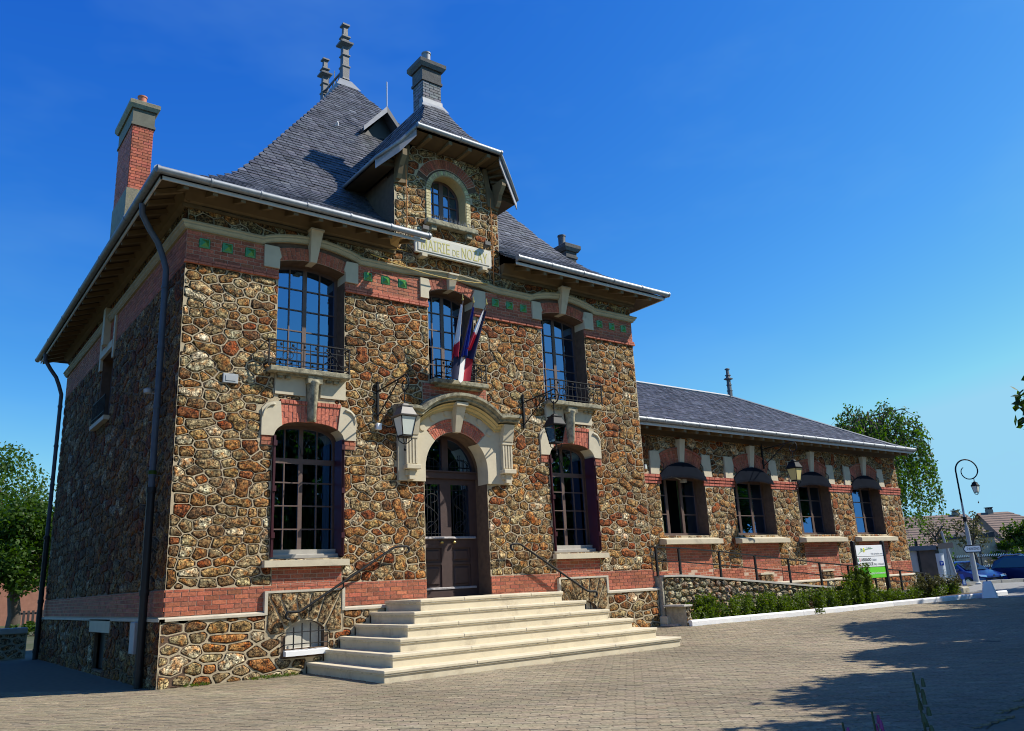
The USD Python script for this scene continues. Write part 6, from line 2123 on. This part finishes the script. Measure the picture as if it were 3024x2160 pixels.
wd = leaf_cloud([(14.2 + .03 * i, -1.33 - .01 * i, .22 + .03 * (i % 3)) for i in range(8)], np.tile([[.05, .05, .06]], (8, 1)), 160, .04, 56)
part(None, "kerb_weed", wd, "shrub_leaf", label="single weed sprouting from the white kerb", category="weeds", kind="stuff")

# ------------------------------------------------------------------ clipped trees beside the camera, whose shade falls on the square
def row_line(x):
    return -12.89 + .376 * (x + 3.33)


first = None
labels = ["clipped tree nearest the camera, just outside the right edge, shading the foreground flowers", "second clipped tree of the row, shading the foreground pavers", "third clipped tree of the row beside the square, counted from the camera", "fourth clipped tree of the row beside the square, counted from the camera", "clipped tree whose leaf tips reach into the right edge of the picture", "sixth clipped tree of the row beside the square, counted from the camera", "farthest clipped tree of the row beside the square"]
spots = [(2.4, -3.1, 250), (5.4, -3.0, 15), (8.8, -3.0, 80), (12.2, -3.0, 200), (15.3, -2.2, 130), (18.9, -3.0, 300), (22.9, -3.0, 40)]
for k, (x, dy, rot) in enumerate(spots):
    y = row_line(x) + dy
    if first is None:
        first = tree("clipped_tree", labels[0], (x, y, 0), 5.2, 3.6, (2.15, 2.15, 1.45), 16000, .2, 80, 610, trunk=.14, group="clipped trees along the square")
    else:
        dup(first, (x, y, g(x, y)), rot, label=labels[k])
# a taller row behind them, and the trees on the other sides of the square: they close off the sky low down, and the panes mirror them
back = tree("shade_tree", "taller tree behind the clipped row on the right, outside the picture", (3.5, -17.5, 0), 8, 5.4, (2.9, 2.9, 2.4), 14000, .26, 70, 660, trunk=.2, group="taller trees behind the clipped row, outside the picture")
for x, dy, rot in ((8.5, -6.6, 40), (13.5, -6.4, 120), (18.5, -6.6, 210), (24.0, -6.4, 300), (30.0, -6.8, 75)):
    dup(back, (x, row_line(x) + dy, g(x, 0)), rot)
park = tree("park_tree", "big tree across the square behind the camera, mirrored in the panes", (36.0, -31, 0), 10, 5.8, (5.0, 4.2, 4.2), 14000, .36, 56, 700, trunk=.3, group="big trees across the square behind the camera")
for x, y, rot, sc in ((-14, -30, 20, .8), (-3, -33, 100, .72), (8, -33, 60, .70), (17.5, -33, 170, .68), (26.5, -31, 250, .8), (46, -27, 10, 1.0)):
    dup(park, (x, y, 0), rot, scale=sc)
yard = tree("yard_tree", "tall dense tree beside the hall's left wall, outside the picture", (-9.5, 2, 0), 12, 6.4, (3.6, 3.6, 6.0), 20000, .34, 90, 760, trunk=.3, group="tall trees beside the hall's left wall, outside the picture")
for x, y, rot in ((-10.5, 8.5, 100), (-10, -4.5, 200), (-9.5, 15, 300), (-13, -11, 40)):
    dup(yard, (x, y, 0), rot)

# ------------------------------------------------------------------ plants at the photographer's feet
def spike(label, x, y, z0, h, mt, n, seed, name):
    t = thing(name, label, "flower", (x, y, z0))
    rng = np.random.default_rng(seed)
    part(t, "stem", one(lambda m: m.tube([(x, y, z0), (x + .01, y, z0 + h * .6), (x - .01, y + .01, z0 + h)], [.006, .005, .003], 6)), "seed_green")
    m = MB()
    for k in range(n):
        s = k / n
        a = k * 2.4
        r = .018 * (1 - s * .6)
        p = np.array([x + r * math.cos(a), y + r * math.sin(a), z0 + h * (.62 + .38 * s)])
        d = np.array([math.cos(a), math.sin(a), -.6])
        m.lathe([(.003, 0), (.009 * (1 - s * .5), -.010), (.011 * (1 - s * .5), -.022)], p, 6)
    part(t, "blossom", m, mt)
    part(t, "foliage", leaf_cloud([(x, y, z0 + h * q) for q in np.linspace(.05, .55, 6)], np.tile([[.07, .07, .05]], (6, 1)), 60, .07, seed + 1), "leaf")


spike("pink flower spike at the bottom edge, left of the two", -1.19, -11.53, .0, .81, "petal_pink", 26, 1, "pink_flower")
spike("taller pink flower spike at the bottom edge, right of the two", -1.13, -11.585, .0, .835, "petal_pink", 30, 2, "pink_flower")
spike("tall pale green seed spike in the shade near the bottom right corner", -1.04, -11.67, .0, .93, "seed_green", 24, 3, "seed_spike")

# ------------------------------------------------------------------ street: lamp, bollard, signs, cars, fence, houses
def at(px, py, dep):
    return None


lx, ly = 29.1, 1.56
lz = g(lx, ly)
sl_ = thing("street_lamp", "tall grey street lamp with a crook-shaped arm and hanging lantern", "street lamp", (lx, ly, lz))
lean = lambda z: (lx - .012 * z, ly - .09 * z * 0)
rgt = CR * np.array([1, 1, 0]); rgt /= np.linalg.norm(rgt)
P0 = np.array([lx, ly, 0])
tilt = -.085     # leans towards the hall
pole = [P0 + rgt * tilt * (z - lz) * .0 + [0, 0, z] for z in (lz, 1.8, 3.2)]
m = MB(); m.lathe([(.16, 0), (.16, .05), (.10, .09), (.095, .25), (.07, 2.0), (.06, 2.1), (.046, 2.12), (.036, 3.0)], (lx, ly, lz), 10)
part(sl_, "post", m, "metal_box", smooth=40)
A = np.linspace(math.pi, -1.25 * math.pi, 40)
r = np.interp(np.linspace(0, 1, 40), [0, .45, 1], [.43, .42, .17])
cz = lz + 4.20
pts = [P0 + [0, 0, lz + 3.0]] + [P0 + rgt * (.43 + rr_ * math.cos(a)) + [0, 0, cz + rr_ * math.sin(a)] for a, rr_ in zip(A, r)]
m = MB(); m.tube(pts, [.034] + list(np.linspace(.03, .016, 40)), 7)
part(sl_, "crook", m, "iron", smooth=True)
lp = P0 + rgt * .64 + [0, 0, cz - .42]
part(sl_, "hook", one(lambda m: m.tube([lp + [0, 0, .12], lp], .015, 5)), "iron")
lantern_body(sl_, lp[0], lp[1], lp[2], "lamp_glass", "iron", .66)
part(sl_, "bracket_box", one(lambda m: m.cbox(lx - .12, lx - .02, ly - .1, ly + .02, lz + 2.28, lz + 2.46, .01)), "iron")
nrm = -CF * np.array([1, 1, 0]); nrm /= np.linalg.norm(nrm)
PS = Fr(P0 + nrm * .11 + [0, 0, lz], rgt, (0, 0, 1), nrm)
ps = thing("parking_sign", "white arrow-shaped PARKING sign fixed to the street lamp", "sign", tuple(P0 + [0, 0, lz + 1.1]))
part(ps, "board", one(lambda m: m.prism(Polygon([(-.32, 1.28), (-.24, 1.16), (.30, 1.16), (.33, 1.19), (.33, 1.37), (.30, 1.40), (-.24, 1.40)]), PS, -.02, .0, back=True)), "sign_white")
part(ps, "border", one(lambda m: m.prism(Polygon([(-.34, 1.28), (-.25, 1.14), (.31, 1.14), (.35, 1.18), (.35, 1.38), (.31, 1.42), (-.25, 1.42)]).difference(Polygon([(-.305, 1.28), (-.235, 1.175), (.29, 1.175), (.315, 1.2), (.315, 1.36), (.29, 1.385), (-.235, 1.385)])), PS, -.01, .006)), "sign_dark")
text(ps, "PARKING", -.19, .27, 1.235, .095, 0, "sign_dark", fr=Fr(PS.o + nrm * .001, rgt, (0, 0, 1), nrm), depth=.003)
bx_, by_ = 20.40, -2.58
bo = thing("bollard", "short tapered white concrete bollard standing in the sunlit road", "bollard", (bx_, by_, g(bx_, by_)))
m = MB(); q = .4
pts = []
for z, k in ((-.02, 1), (.34, .62), (.40, .55), (.43, .42)):
    for a, b in ((-1, -1), (1, -1), (1, 1), (-1, 1)):
        w = .20 * k
        for ca, cb in ((1, .8), (.8, 1)):
            pts.append((bx_ + a * w * ca * math.cos(q) - b * w * cb * math.sin(q), by_ + a * w * ca * math.sin(q) + b * w * cb * math.cos(q), g(bx_, by_) + z))
m.hull(pts); part(bo, "body", m, "kerb_paint", smooth=30)
m = MB(); m.tube([(bx_, by_, g(bx_, by_) + .41), (bx_, by_, g(bx_, by_) + .45)], .02, 6); part(bo, "lifting_eye", m, "iron")
# road patch in front of the parking, kerb slabs
road = part(None, "road", strip(Polygon([(20.6, -2.2), (21.9, -.9), (23.5, .4), (28.0, 1.2), (33, 4.5), (60, 16), (60, -20), (26, -20), (20, -6)]), 2.0, .0), "asphalt", kind="structure", label="grey asphalt road beyond the paved square")
kb = thing("kerb_island", "low concrete kerb slabs of the traffic island at the street lamp's foot", "kerb", (29, 1.5, .3))
for i in range(7):
    a = np.array([26.2, 2.6]) + np.array([.93, -.36]) * i * 1.1 * .95
    m = MB(); d = np.array([.93, -.36]); n2 = np.array([.36, .93])
    pts = [(*(a + d * u + n2 * v), g(*a) + z) for u in (.01, 1.0) for v in (0, .3) for z in (-.1, .11)]
    m.hull(pts); part(kb, "slab", m, "concrete")
ki = thing("planter_edge", "low concrete block edging the end of the ramp planting", "block", (22.3, -.4, .24))
part(ki, "block", one(lambda m: m.cbox(20.9, 23.0, -.62, .05, .20, .47, .02)), "concrete")
part(ki, "end_stone", one(lambda m: m.cbox(23.0, 23.5, -.70, .1, .18, .46, .05)), "rough_wall")
# direction sign on a post, leaning
dx, dy = 27.54, 1.49
dz = g(dx, dy)
dsn = thing("direction_sign", "brown rounded direction sign on a leaning grey post, seen from behind", "sign", (dx, dy, dz))
B = np.array([dx, dy, dz]); T = B - rgt * .29 + [0, 0, 1.95]
part(dsn, "post", one(lambda m: m.tube([B, T], .045, 8)), "metal_box", smooth=True)
DF = Fr(B - rgt * .26 + nrm * .07 + [0, 0, 1.42], rgt, (0, 0, 1), nrm)
part(dsn, "board", one(lambda m: m.prism(Polygon([(-.30, 0), (-.24, -.10), (.25, -.07), (.28, -.04), (.28, .09), (.25, .12), (-.24, .10)]), DF, -.025, 0, back=True)), "sign_brown")
bsn = thing("no_entry_board", "small blue and white board leaning at the foot of the direction sign", "sign", (dx + .2, dy - .1, dz))
BF = Fr(B + rgt * .16 + nrm * .1, rgt * .98 + np.array([0, 0, 0]), np.array([-.16 * rgt[0], -.16 * rgt[1], .98]), nrm)
part(bsn, "board", one(lambda m: m.prism(sbox(-.07, .02, .07, .42), BF, -.02, 0, back=True)), "sign_blue")
part(bsn, "stripe", one(lambda m: m.prism(Polygon([(-.04, .06), (.04, .06), (.055, .24), (-.015, .22)]), BF, 0, .004)), "sign_white")
# parking ticket totem and two notice panels
def up_panel(name, label, cat, c, w, h, z0, mt, d=.08, parts_=()):
    t = thing(name, label, cat, (c[0], c[1], z0))
    F0 = Fr((c[0], c[1], z0), rgt, (0, 0, 1), nrm)
    part(t, "panel", one(lambda m: m.prism(sbox(-w / 2, 0, w / 2, h), F0, -d, 0, back=True)), mt)
    return t, F0


tot = thing("parking_totem", "white curved parking totem with a blue P square", "totem", (28.0, 2.25, g(28.0, 2.25)))
TF = Fr((28.0, 2.25, g(28.0, 2.25)), rgt, (0, 0, 1), nrm)
m = MB()
nn = 9
V = [TF.p(np.array([u, z]), .10 * math.cos(u / .19 * math.pi / 2)) for z in (0, 1.12, 1.18) for u in np.linspace(-.19, .19, nn) * (1 if z < 1.15 else .9)]
m.add(V, np.array([[i * nn + j, i * nn + j + 1, (i + 1) * nn + j + 1, (i + 1) * nn + j] for i in range(2) for j in range(nn - 1)]))
m.prism(sbox(-.19, 0, .19, 1.13), TF, -.06, 0, back=True)
part(tot, "body", m, plain("totem_paint", (.55, .60, .66), .35, .05, 4), smooth=40)
part(tot, "blue_square", one(lambda m: m.prism(sbox(-.06, .74, .09, .90), TF, .09, .108)), "sign_blue")
text(tot, "P", -.02, .05, .775, .09, 0, "sign_white", True, fr=Fr(TF.o + nrm * .109, rgt, (0, 0, 1), nrm), depth=.003)
for z in (.40, .50, .58, .25):
    part(tot, "text_line", one(lambda m: m.prism(sbox(-.08, z, .10, z + .012), TF, .09, .106)), "sign_grey")
nb = thing("notice_board", "dark weathered notice board on legs right of the wing's corner, in shade", "notice board", (24.6, .9, g(24.6, .9)))
NF = Fr((24.2, .92, g(24.2, .92)), rgt, (0, 0, 1), nrm)
part(nb, "roof", one(lambda m: m.prism(sbox(-.52, 1.32, .44, 1.47), NF, -.12, .08, back=True)), plain("slate_paint", (.10, .12, .15), .6, .1, 6))
part(nb, "side_panel", one(lambda m: m.prism(sbox(-.48, .42, -.20, 1.31), NF, -.05, 0, back=True)), "metal_box")
part(nb, "main_panel", one(lambda m: m.prism(sbox(-.16, .44, .40, 1.32), NF, -.05, .02, back=True)), plain("weathered_panel", (.075, .055, .045), .8, .5, 3))
part(nb, "leg", one(lambda m: m.prism(sbox(-.20, 0, -.14, 1.62), NF, -.06, .04, back=True)), "iron")
part(nb, "skirt", one(lambda m: m.prism(sbox(-.10, .0, .40, .42), NF, -.05, .0, back=True)), "concrete")
cb = thing("electric_cabinet", "grey electric cabinet behind the direction sign's post", "cabinet", (26.9, 1.5, g(27, 1.5)))
CFm = Fr((29.2, 2.5, g(29.2, 2.5)), rgt, (0, 0, 1), nrm)
part(cb, "body", one(lambda m: m.prism(sbox(-.15, .25, .15, 1.45), CFm, -.3, 0, back=True)), "metal_box")
part(cb, "plinth", one(lambda m: m.prism(sbox(-.17, 0, .17, .25), CFm, -.32, .02, back=True)), "concrete")
part(cb, "door_seam", one(lambda m: m.prism(sbox(-.005, .3, .005, 1.4), CFm, 0, .004)), "sign_dark")


# cars
def car(label, loc, head, paint, suv=False):
    t = thing("parked_car", label, "car", tuple(loc))
    f = np.array([head[0], head[1], 0.0]); f /= np.linalg.norm(f)
    s = np.array([-f[1], f[0], 0])
    o = np.array(loc, float)
    T = lambda p: o + np.outer(np.atleast_2d(p)[:, 0], f) + np.outer(np.atleast_2d(p)[:, 1], s) + np.outer(np.atleast_2d(p)[:, 2], [0, 0, 1])
    hgt = 1.62 if suv else 1.47
    # side outlines (forward, up): lower body and greenhouse, lofted across with tumblehome
    body = [(2.05, .22), (2.10, .45), (2.02, .68), (1.75, .80), (1.0, .97), (.6, 1.0), (-1.6, 1.02), (-1.98, .95), (-2.06, .6), (-2.0, .25)]
    roof = [(1.05, .95), (.25, hgt - .06), (-.2, hgt), (-1.1, hgt - .02), (-1.75, hgt - .25), (-1.92, .98)]

    def loft(pr, w_of):
        pr = np.array(pr)
        m = MB()
        rows = []
        for k, (fy, wk) in enumerate(((-1, .94), (-.985, 1.0), (-.5, 1.01), (.5, 1.01), (.985, 1.0), (1, .94))):
            rows.append(np.array([[c0[0] * wk, fy * w_of(c0), c0[1]] for c0 in pr]))
        V = np.vstack(rows); n = len(pr)
        F = [[i * n + j, i * n + (j + 1) % n, (i + 1) * n + (j + 1) % n, (i + 1) * n + j] for i in range(len(rows) - 1) for j in range(n)]
        m.add(T(V), np.array(F))
        for e, b in ((0, 0), (len(rows) - 1, 1)):
            m.add(T(rows[e]), np.array([[0, j, j + 1][::(1 if b == 0 else -1)] for j in range(1, n - 1)]))
        return m
    part(t, "body", loft(body, lambda c0: .88 - .10 * max(0, (c0[0] - 1.5)) ** 1.2), paint, smooth=35)
    gw = lambda c0: .80 - .20 * (c0[1] - .95) / .6
    part(t, "greenhouse", loft(roof, gw), paint, smooth=35)
    # glass: windscreen, side windows, set just proud
    q = np.array([[1.03, -.66, .99], [1.03, .66, .99], [.30, .56, hgt - .10], [.30, -.56, hgt - .10]]) + [.02, 0, .02]
    part(t, "windscreen", (T(q), np.array([[0, 1, 2], [0, 2, 3]])), "car_glass")
    for sg in (-1, 1):
        q = np.array([[.80, sg * .80, 1.02], [.28, sg * .665, hgt - .12], [-1.05, sg * .66, hgt - .12], [-1.70, sg * .79, 1.04]]); q[:, 1] += sg * .012
        part(t, "side_window", (T(q), np.array([[0, 1, 2], [0, 2, 3]])), "car_glass")
        m = MB(); m.hull(T(np.array([[.72 + a, sg * (.92 + b), 1.02 + c2] for a in (-.06, .06) for b in (-.08, .08) for c2 in (-.06, .06)])))
        part(t, "mirror", m, paint)
        for fx in (1.32, -1.30):
            w = node(t, "wheel")
            ang = np.linspace(0, 2 * math.pi, 25)[:-1]
            for nm, r, wd, mt in (("tyre", .33, .90, "tyre"), ("rim", .21, .905, "chrome")):
                m = MB()
                a = np.array([[fx + r * math.cos(x), sg * (wd - .2), .33 + r * math.sin(x)] for x in ang]); b = a + [0, sg * .2, 0]
                m.add(T(np.vstack([a, b])), np.array([[i, (i + 1) % 24, 24 + (i + 1) % 24, 24 + i] for i in range(24)])); m.add(T(b), np.array([[0, i, i + 1] for i in range(1, 23)]))
                part(w, nm, m, mt)
        q = np.array([[2.08, sg * .80, .66], [2.085, sg * .42, .62], [2.05, sg * .42, .72], [1.93, sg * .82, .77]]); q[:, 0] += .03
        part(t, "headlight", (T(q), np.array([[0, 1, 2], [0, 2, 3]])), "chrome")
        if suv:
            m = MB(); m.tube(T(np.array([[.2, sg * .58, hgt - .02], [.0, sg * .60, hgt + .05], [-1.1, sg * .60, hgt + .04], [-1.5, sg * .58, hgt - .08]])), .025, 6)
            part(t, "roof_rail", m, "chrome")
    q = np.array([[2.13, -.26, .36], [2.13, .26, .36], [2.13, .26, .47], [2.13, -.26, .47]])
    part(t, "number_plate", (T(q), np.array([[0, 1, 2], [0, 2, 3]])), "sign_white")
    m = MB(); m.hull(T(np.array([[2.12, y, z] for y, z in ((-.07, .66), (.07, .66), (.05, .74), (-.05, .74))] + [[2.09, 0, .7]])))
    part(t, "badge", m, "chrome")
    m = MB(); q = np.array([[2.115, -.5, .50], [2.115, .5, .50], [2.115, .55, .60], [2.115, -.55, .60]]); m.add(T(q), [[0, 1, 2, 3]]); part(t, "grille", m, "car_glass")


car("bright dark-blue hatchback parked nose out beyond the street lamp", (42.6, 8.2, g(42, 8) + .14), (-.42, -.91), "car_blue")
car("navy estate car with roof rails parked at the right edge, beside the blue hatchback", (43.7, 5.2, g(43, 5) + .14), (-.42, -.91), "car_navy", True)
# white chain-link style fence behind the parking: posts and two slatted rails
fe = thing("parking_fence", "low pale slatted fence behind the parked cars", "fence", (46, 12, -.4))
dirf = np.array([.788, -.616])
for i in range(14):
    p = np.array([45.0, 12.5]) + dirf * i * 1.5
    part(fe, "post", one(lambda m: m.box(p[0] - .03, p[0] + .03, p[1] - .03, p[1] + .03, -.5, 1.56)), "far_shade")
m = MB()
for i in range(150):
    p = np.array([45.0, 12.5]) + dirf * i * .135
    for z in (.80, 1.42):
        m.bar((*p, z), (*(p + dirf * .09), z + .12), .05, .03)
part(fe, "slats", m, "white_rail", kind="stuff")
part(fe, "rail", one(lambda m: [m.bar((45.0, 12.5, z), (*(np.array([45.0, 12.5]) + dirf * 20.3), z), .05, .05) for z in (.77, 1.39)]), "far_shade")
gh = part(None, "hedge", leaf_cloud([(*(np.array([45.6, 13.4]) + dirf * i * .5), .2 + .3 * (i % 2)) for i in range(40)], np.tile([[.6, .6, .75]], (40, 1)), 7000, .2, 801), "dry_leaf", label="rough green and yellow hedge behind the pale fence", category="hedge", kind="stuff")

tree("far_green_tree", "low green tree in the gap between the stone barn and the fence", tuple(np.array([50.8, 8.0, -.4])), 4, 1.0, (1.5, 1.3, 1.1), 4000, .17, 26, 955, trunk=.1)
# far houses across the street
def house(name, label, c, w, d, zb, ze, zr, seed, wallm, parts_=(), hip=False, chim=(), pitch_front=True):
    t = thing(name, label, "house", (c[0], c[1], zb))
    o = np.array([c[0], c[1], 0.0])
    T = lambda u, v, z: o + rgt * u - nrm * v + np.array([0, 0, z])
    m = MB(); m.hull([T(u, v, z) for u in (-w / 2, w / 2) for v in (0, d) for z in (zb - .5, ze)])
    part(t, "wall", m, wallm)
    rf = MB()
    e = .35
    # front slope in tile courses
    n = 13
    h0 = w * hip if hip else 0
    for k in range(n):
        a, b = k / n, (k + 1.12) / n
        q = [T(-w / 2 - e + 0 * a, -e + (d / 2 + e) * a, ze + (zr - ze) * a + .05), T(w / 2 + e - (h0 + e) * a, -e + (d / 2 + e) * a, ze + (zr - ze) * a + .05), T(w / 2 + e - (h0 + e) * b, -e + (d / 2 + e) * b, ze + (zr - ze) * b), T(-w / 2 - e, -e + (d / 2 + e) * b, ze + (zr - ze) * b)]
        q = np.array(q)
        rf.add(np.vstack([q, q[:2] - [0, 0, .06]]), [[0, 1, 2, 3], [4, 5, 1, 0]])
    rf.add([T(-w / 2 - e, d / 2, zr), T(w / 2 - h0, d / 2, zr), T(w / 2 + e, d + e, ze), T(-w / 2 - e, d + e, ze)], [[0, 1, 2, 3]])
    rf.add([T(w / 2 - h0, d / 2, zr), T(w / 2 + e, -e, ze), T(w / 2 + e, d + e, ze)], [[0, 1, 2]])
    rf.add([T(-w / 2 + .02, d / 2, zr - .05), T(-w / 2 + .02, 0, ze), T(-w / 2 + .02, d, ze)], [[0, 1, 2]])
    part(t, "roof", rf, "far_tile")
    for u, v, z, hh in chim:
        ch = node(t, "chimney")
        m = MB(); m.hull([T(u + a, v + b, zz) for a in (-.22, .22) for b in (-.2, .2) for zz in (z - 1, z + hh)])
        part(ch, "stack", m, "far_render")
        m = MB()
        for a in (-.17, 0, .17):
            m.hull([T(u + a + p, v + q, zz) for p in (-.04, .04) for q in (-.16, .16) for zz in (z + hh, z + hh + .13)])
        m.hull([T(u + a, v + b, zz) for a in (-.26, .26) for b in (-.23, .23) for zz in (z + hh + .13, z + hh + .19)])
        part(ch, "cap", m, "cap_stone")
    return t, T


D0 = 62
base = CAM + (CF * np.array([1, 1, 0])) / np.linalg.norm(CF[:2]) * 0
h1, T1 = house("far_house", "long low house with brown tiled roof and a skylight beyond the parking", (58.9, 17.06), 8.2, 6.0, -.4, 2.35, 4.75, 1, "far_shade", chim=[(3.3, 3.0, 4.6, .30)])
m = MB(); m.add([T1(.2, 2.3, 4.22), T1(.8, 2.3, 4.22), T1(1.5, 1.55, 3.62), T1(.9, 1.55, 3.62)] , [[0, 1, 2, 3]]); part(h1, "skylight", m, "lamp_glass")
h2, T2 = house("far_house", "second brown-roofed house farther right with a chimney on its ridge", (68.9, 13.5), 6.0, 6.0, -.4, 2.5, 4.95, 2, "far_render", hip=.62, chim=[(-2.3, 3.0, 4.9, .30)])
h3 = thing("stone_barn", "small sunlit stone outbuilding with a narrow slit between the two far houses", "building", (52, 12.5, -.4))
o3 = np.array([55.75, 12.8, 0.0])
T3 = lambda u, v, z: o3 + rgt * u - nrm * v + np.array([0, 0, z])
part(h3, "wall", one(lambda m: m.hull([T3(u, v, z) for u in (-1.1, 1.1) for v in (0, 3) for z in (-.9, 2.7)])), "far_wall")
part(h3, "roof", one(lambda m: m.hull([T3(u, v, z) for u, v, z in ((-1.2, -.1, 2.7), (1.1, -.1, 2.7), (1.1, 3, 2.7), (-1.2, 3, 2.7), (-1.2, -.1, 2.8), (1.1, -.1, 3.05), (1.1, 3, 3.2), (-1.2, 3, 3.0))])), "far_shade")
part(h3, "slit_window", one(lambda m: m.hull([T3(u, v, z) for u in (-.12, .02) for v in (-.03, .1) for z in (1.4, 1.95)])), "far_shade")
tree("bare_tree", "sparse knobbly tree in front of the stone barn, behind the street lamp", tuple(np.array([44.6, 8.3, -.35])), 5, 2.9, (1.1, 1.1, 1.4), 700, .16, 18, 900, trunk=.13, mat_l="dry_leaf")
tree("bare_tree", "second sparse tree to the left of the street lamp, before the tiled roof", tuple(np.array([44.2, 9.9, -.35])), 5, 2.9, (1.1, 1.0, 1.0), 500, .15, 16, 910, trunk=.12, mat_l="dry_leaf")
tree("round_bush_tree", "full green tree at the right edge in front of the second house", tuple(np.array([57.9, 10.6, -.4])), 5, 2.3, (1.7, 1.5, 1.6), 6000, .2, 34, 920, trunk=.2)
tree("grey_shrub_tree", "greyish ivy-covered shrub between the stone barn and the round tree", tuple(np.array([56.2, 11.6, -.4])), 3, 1.5, (.7, .7, 1.1), 1800, .16, 14, 930, trunk=.1, mat_l="birch_leaf")
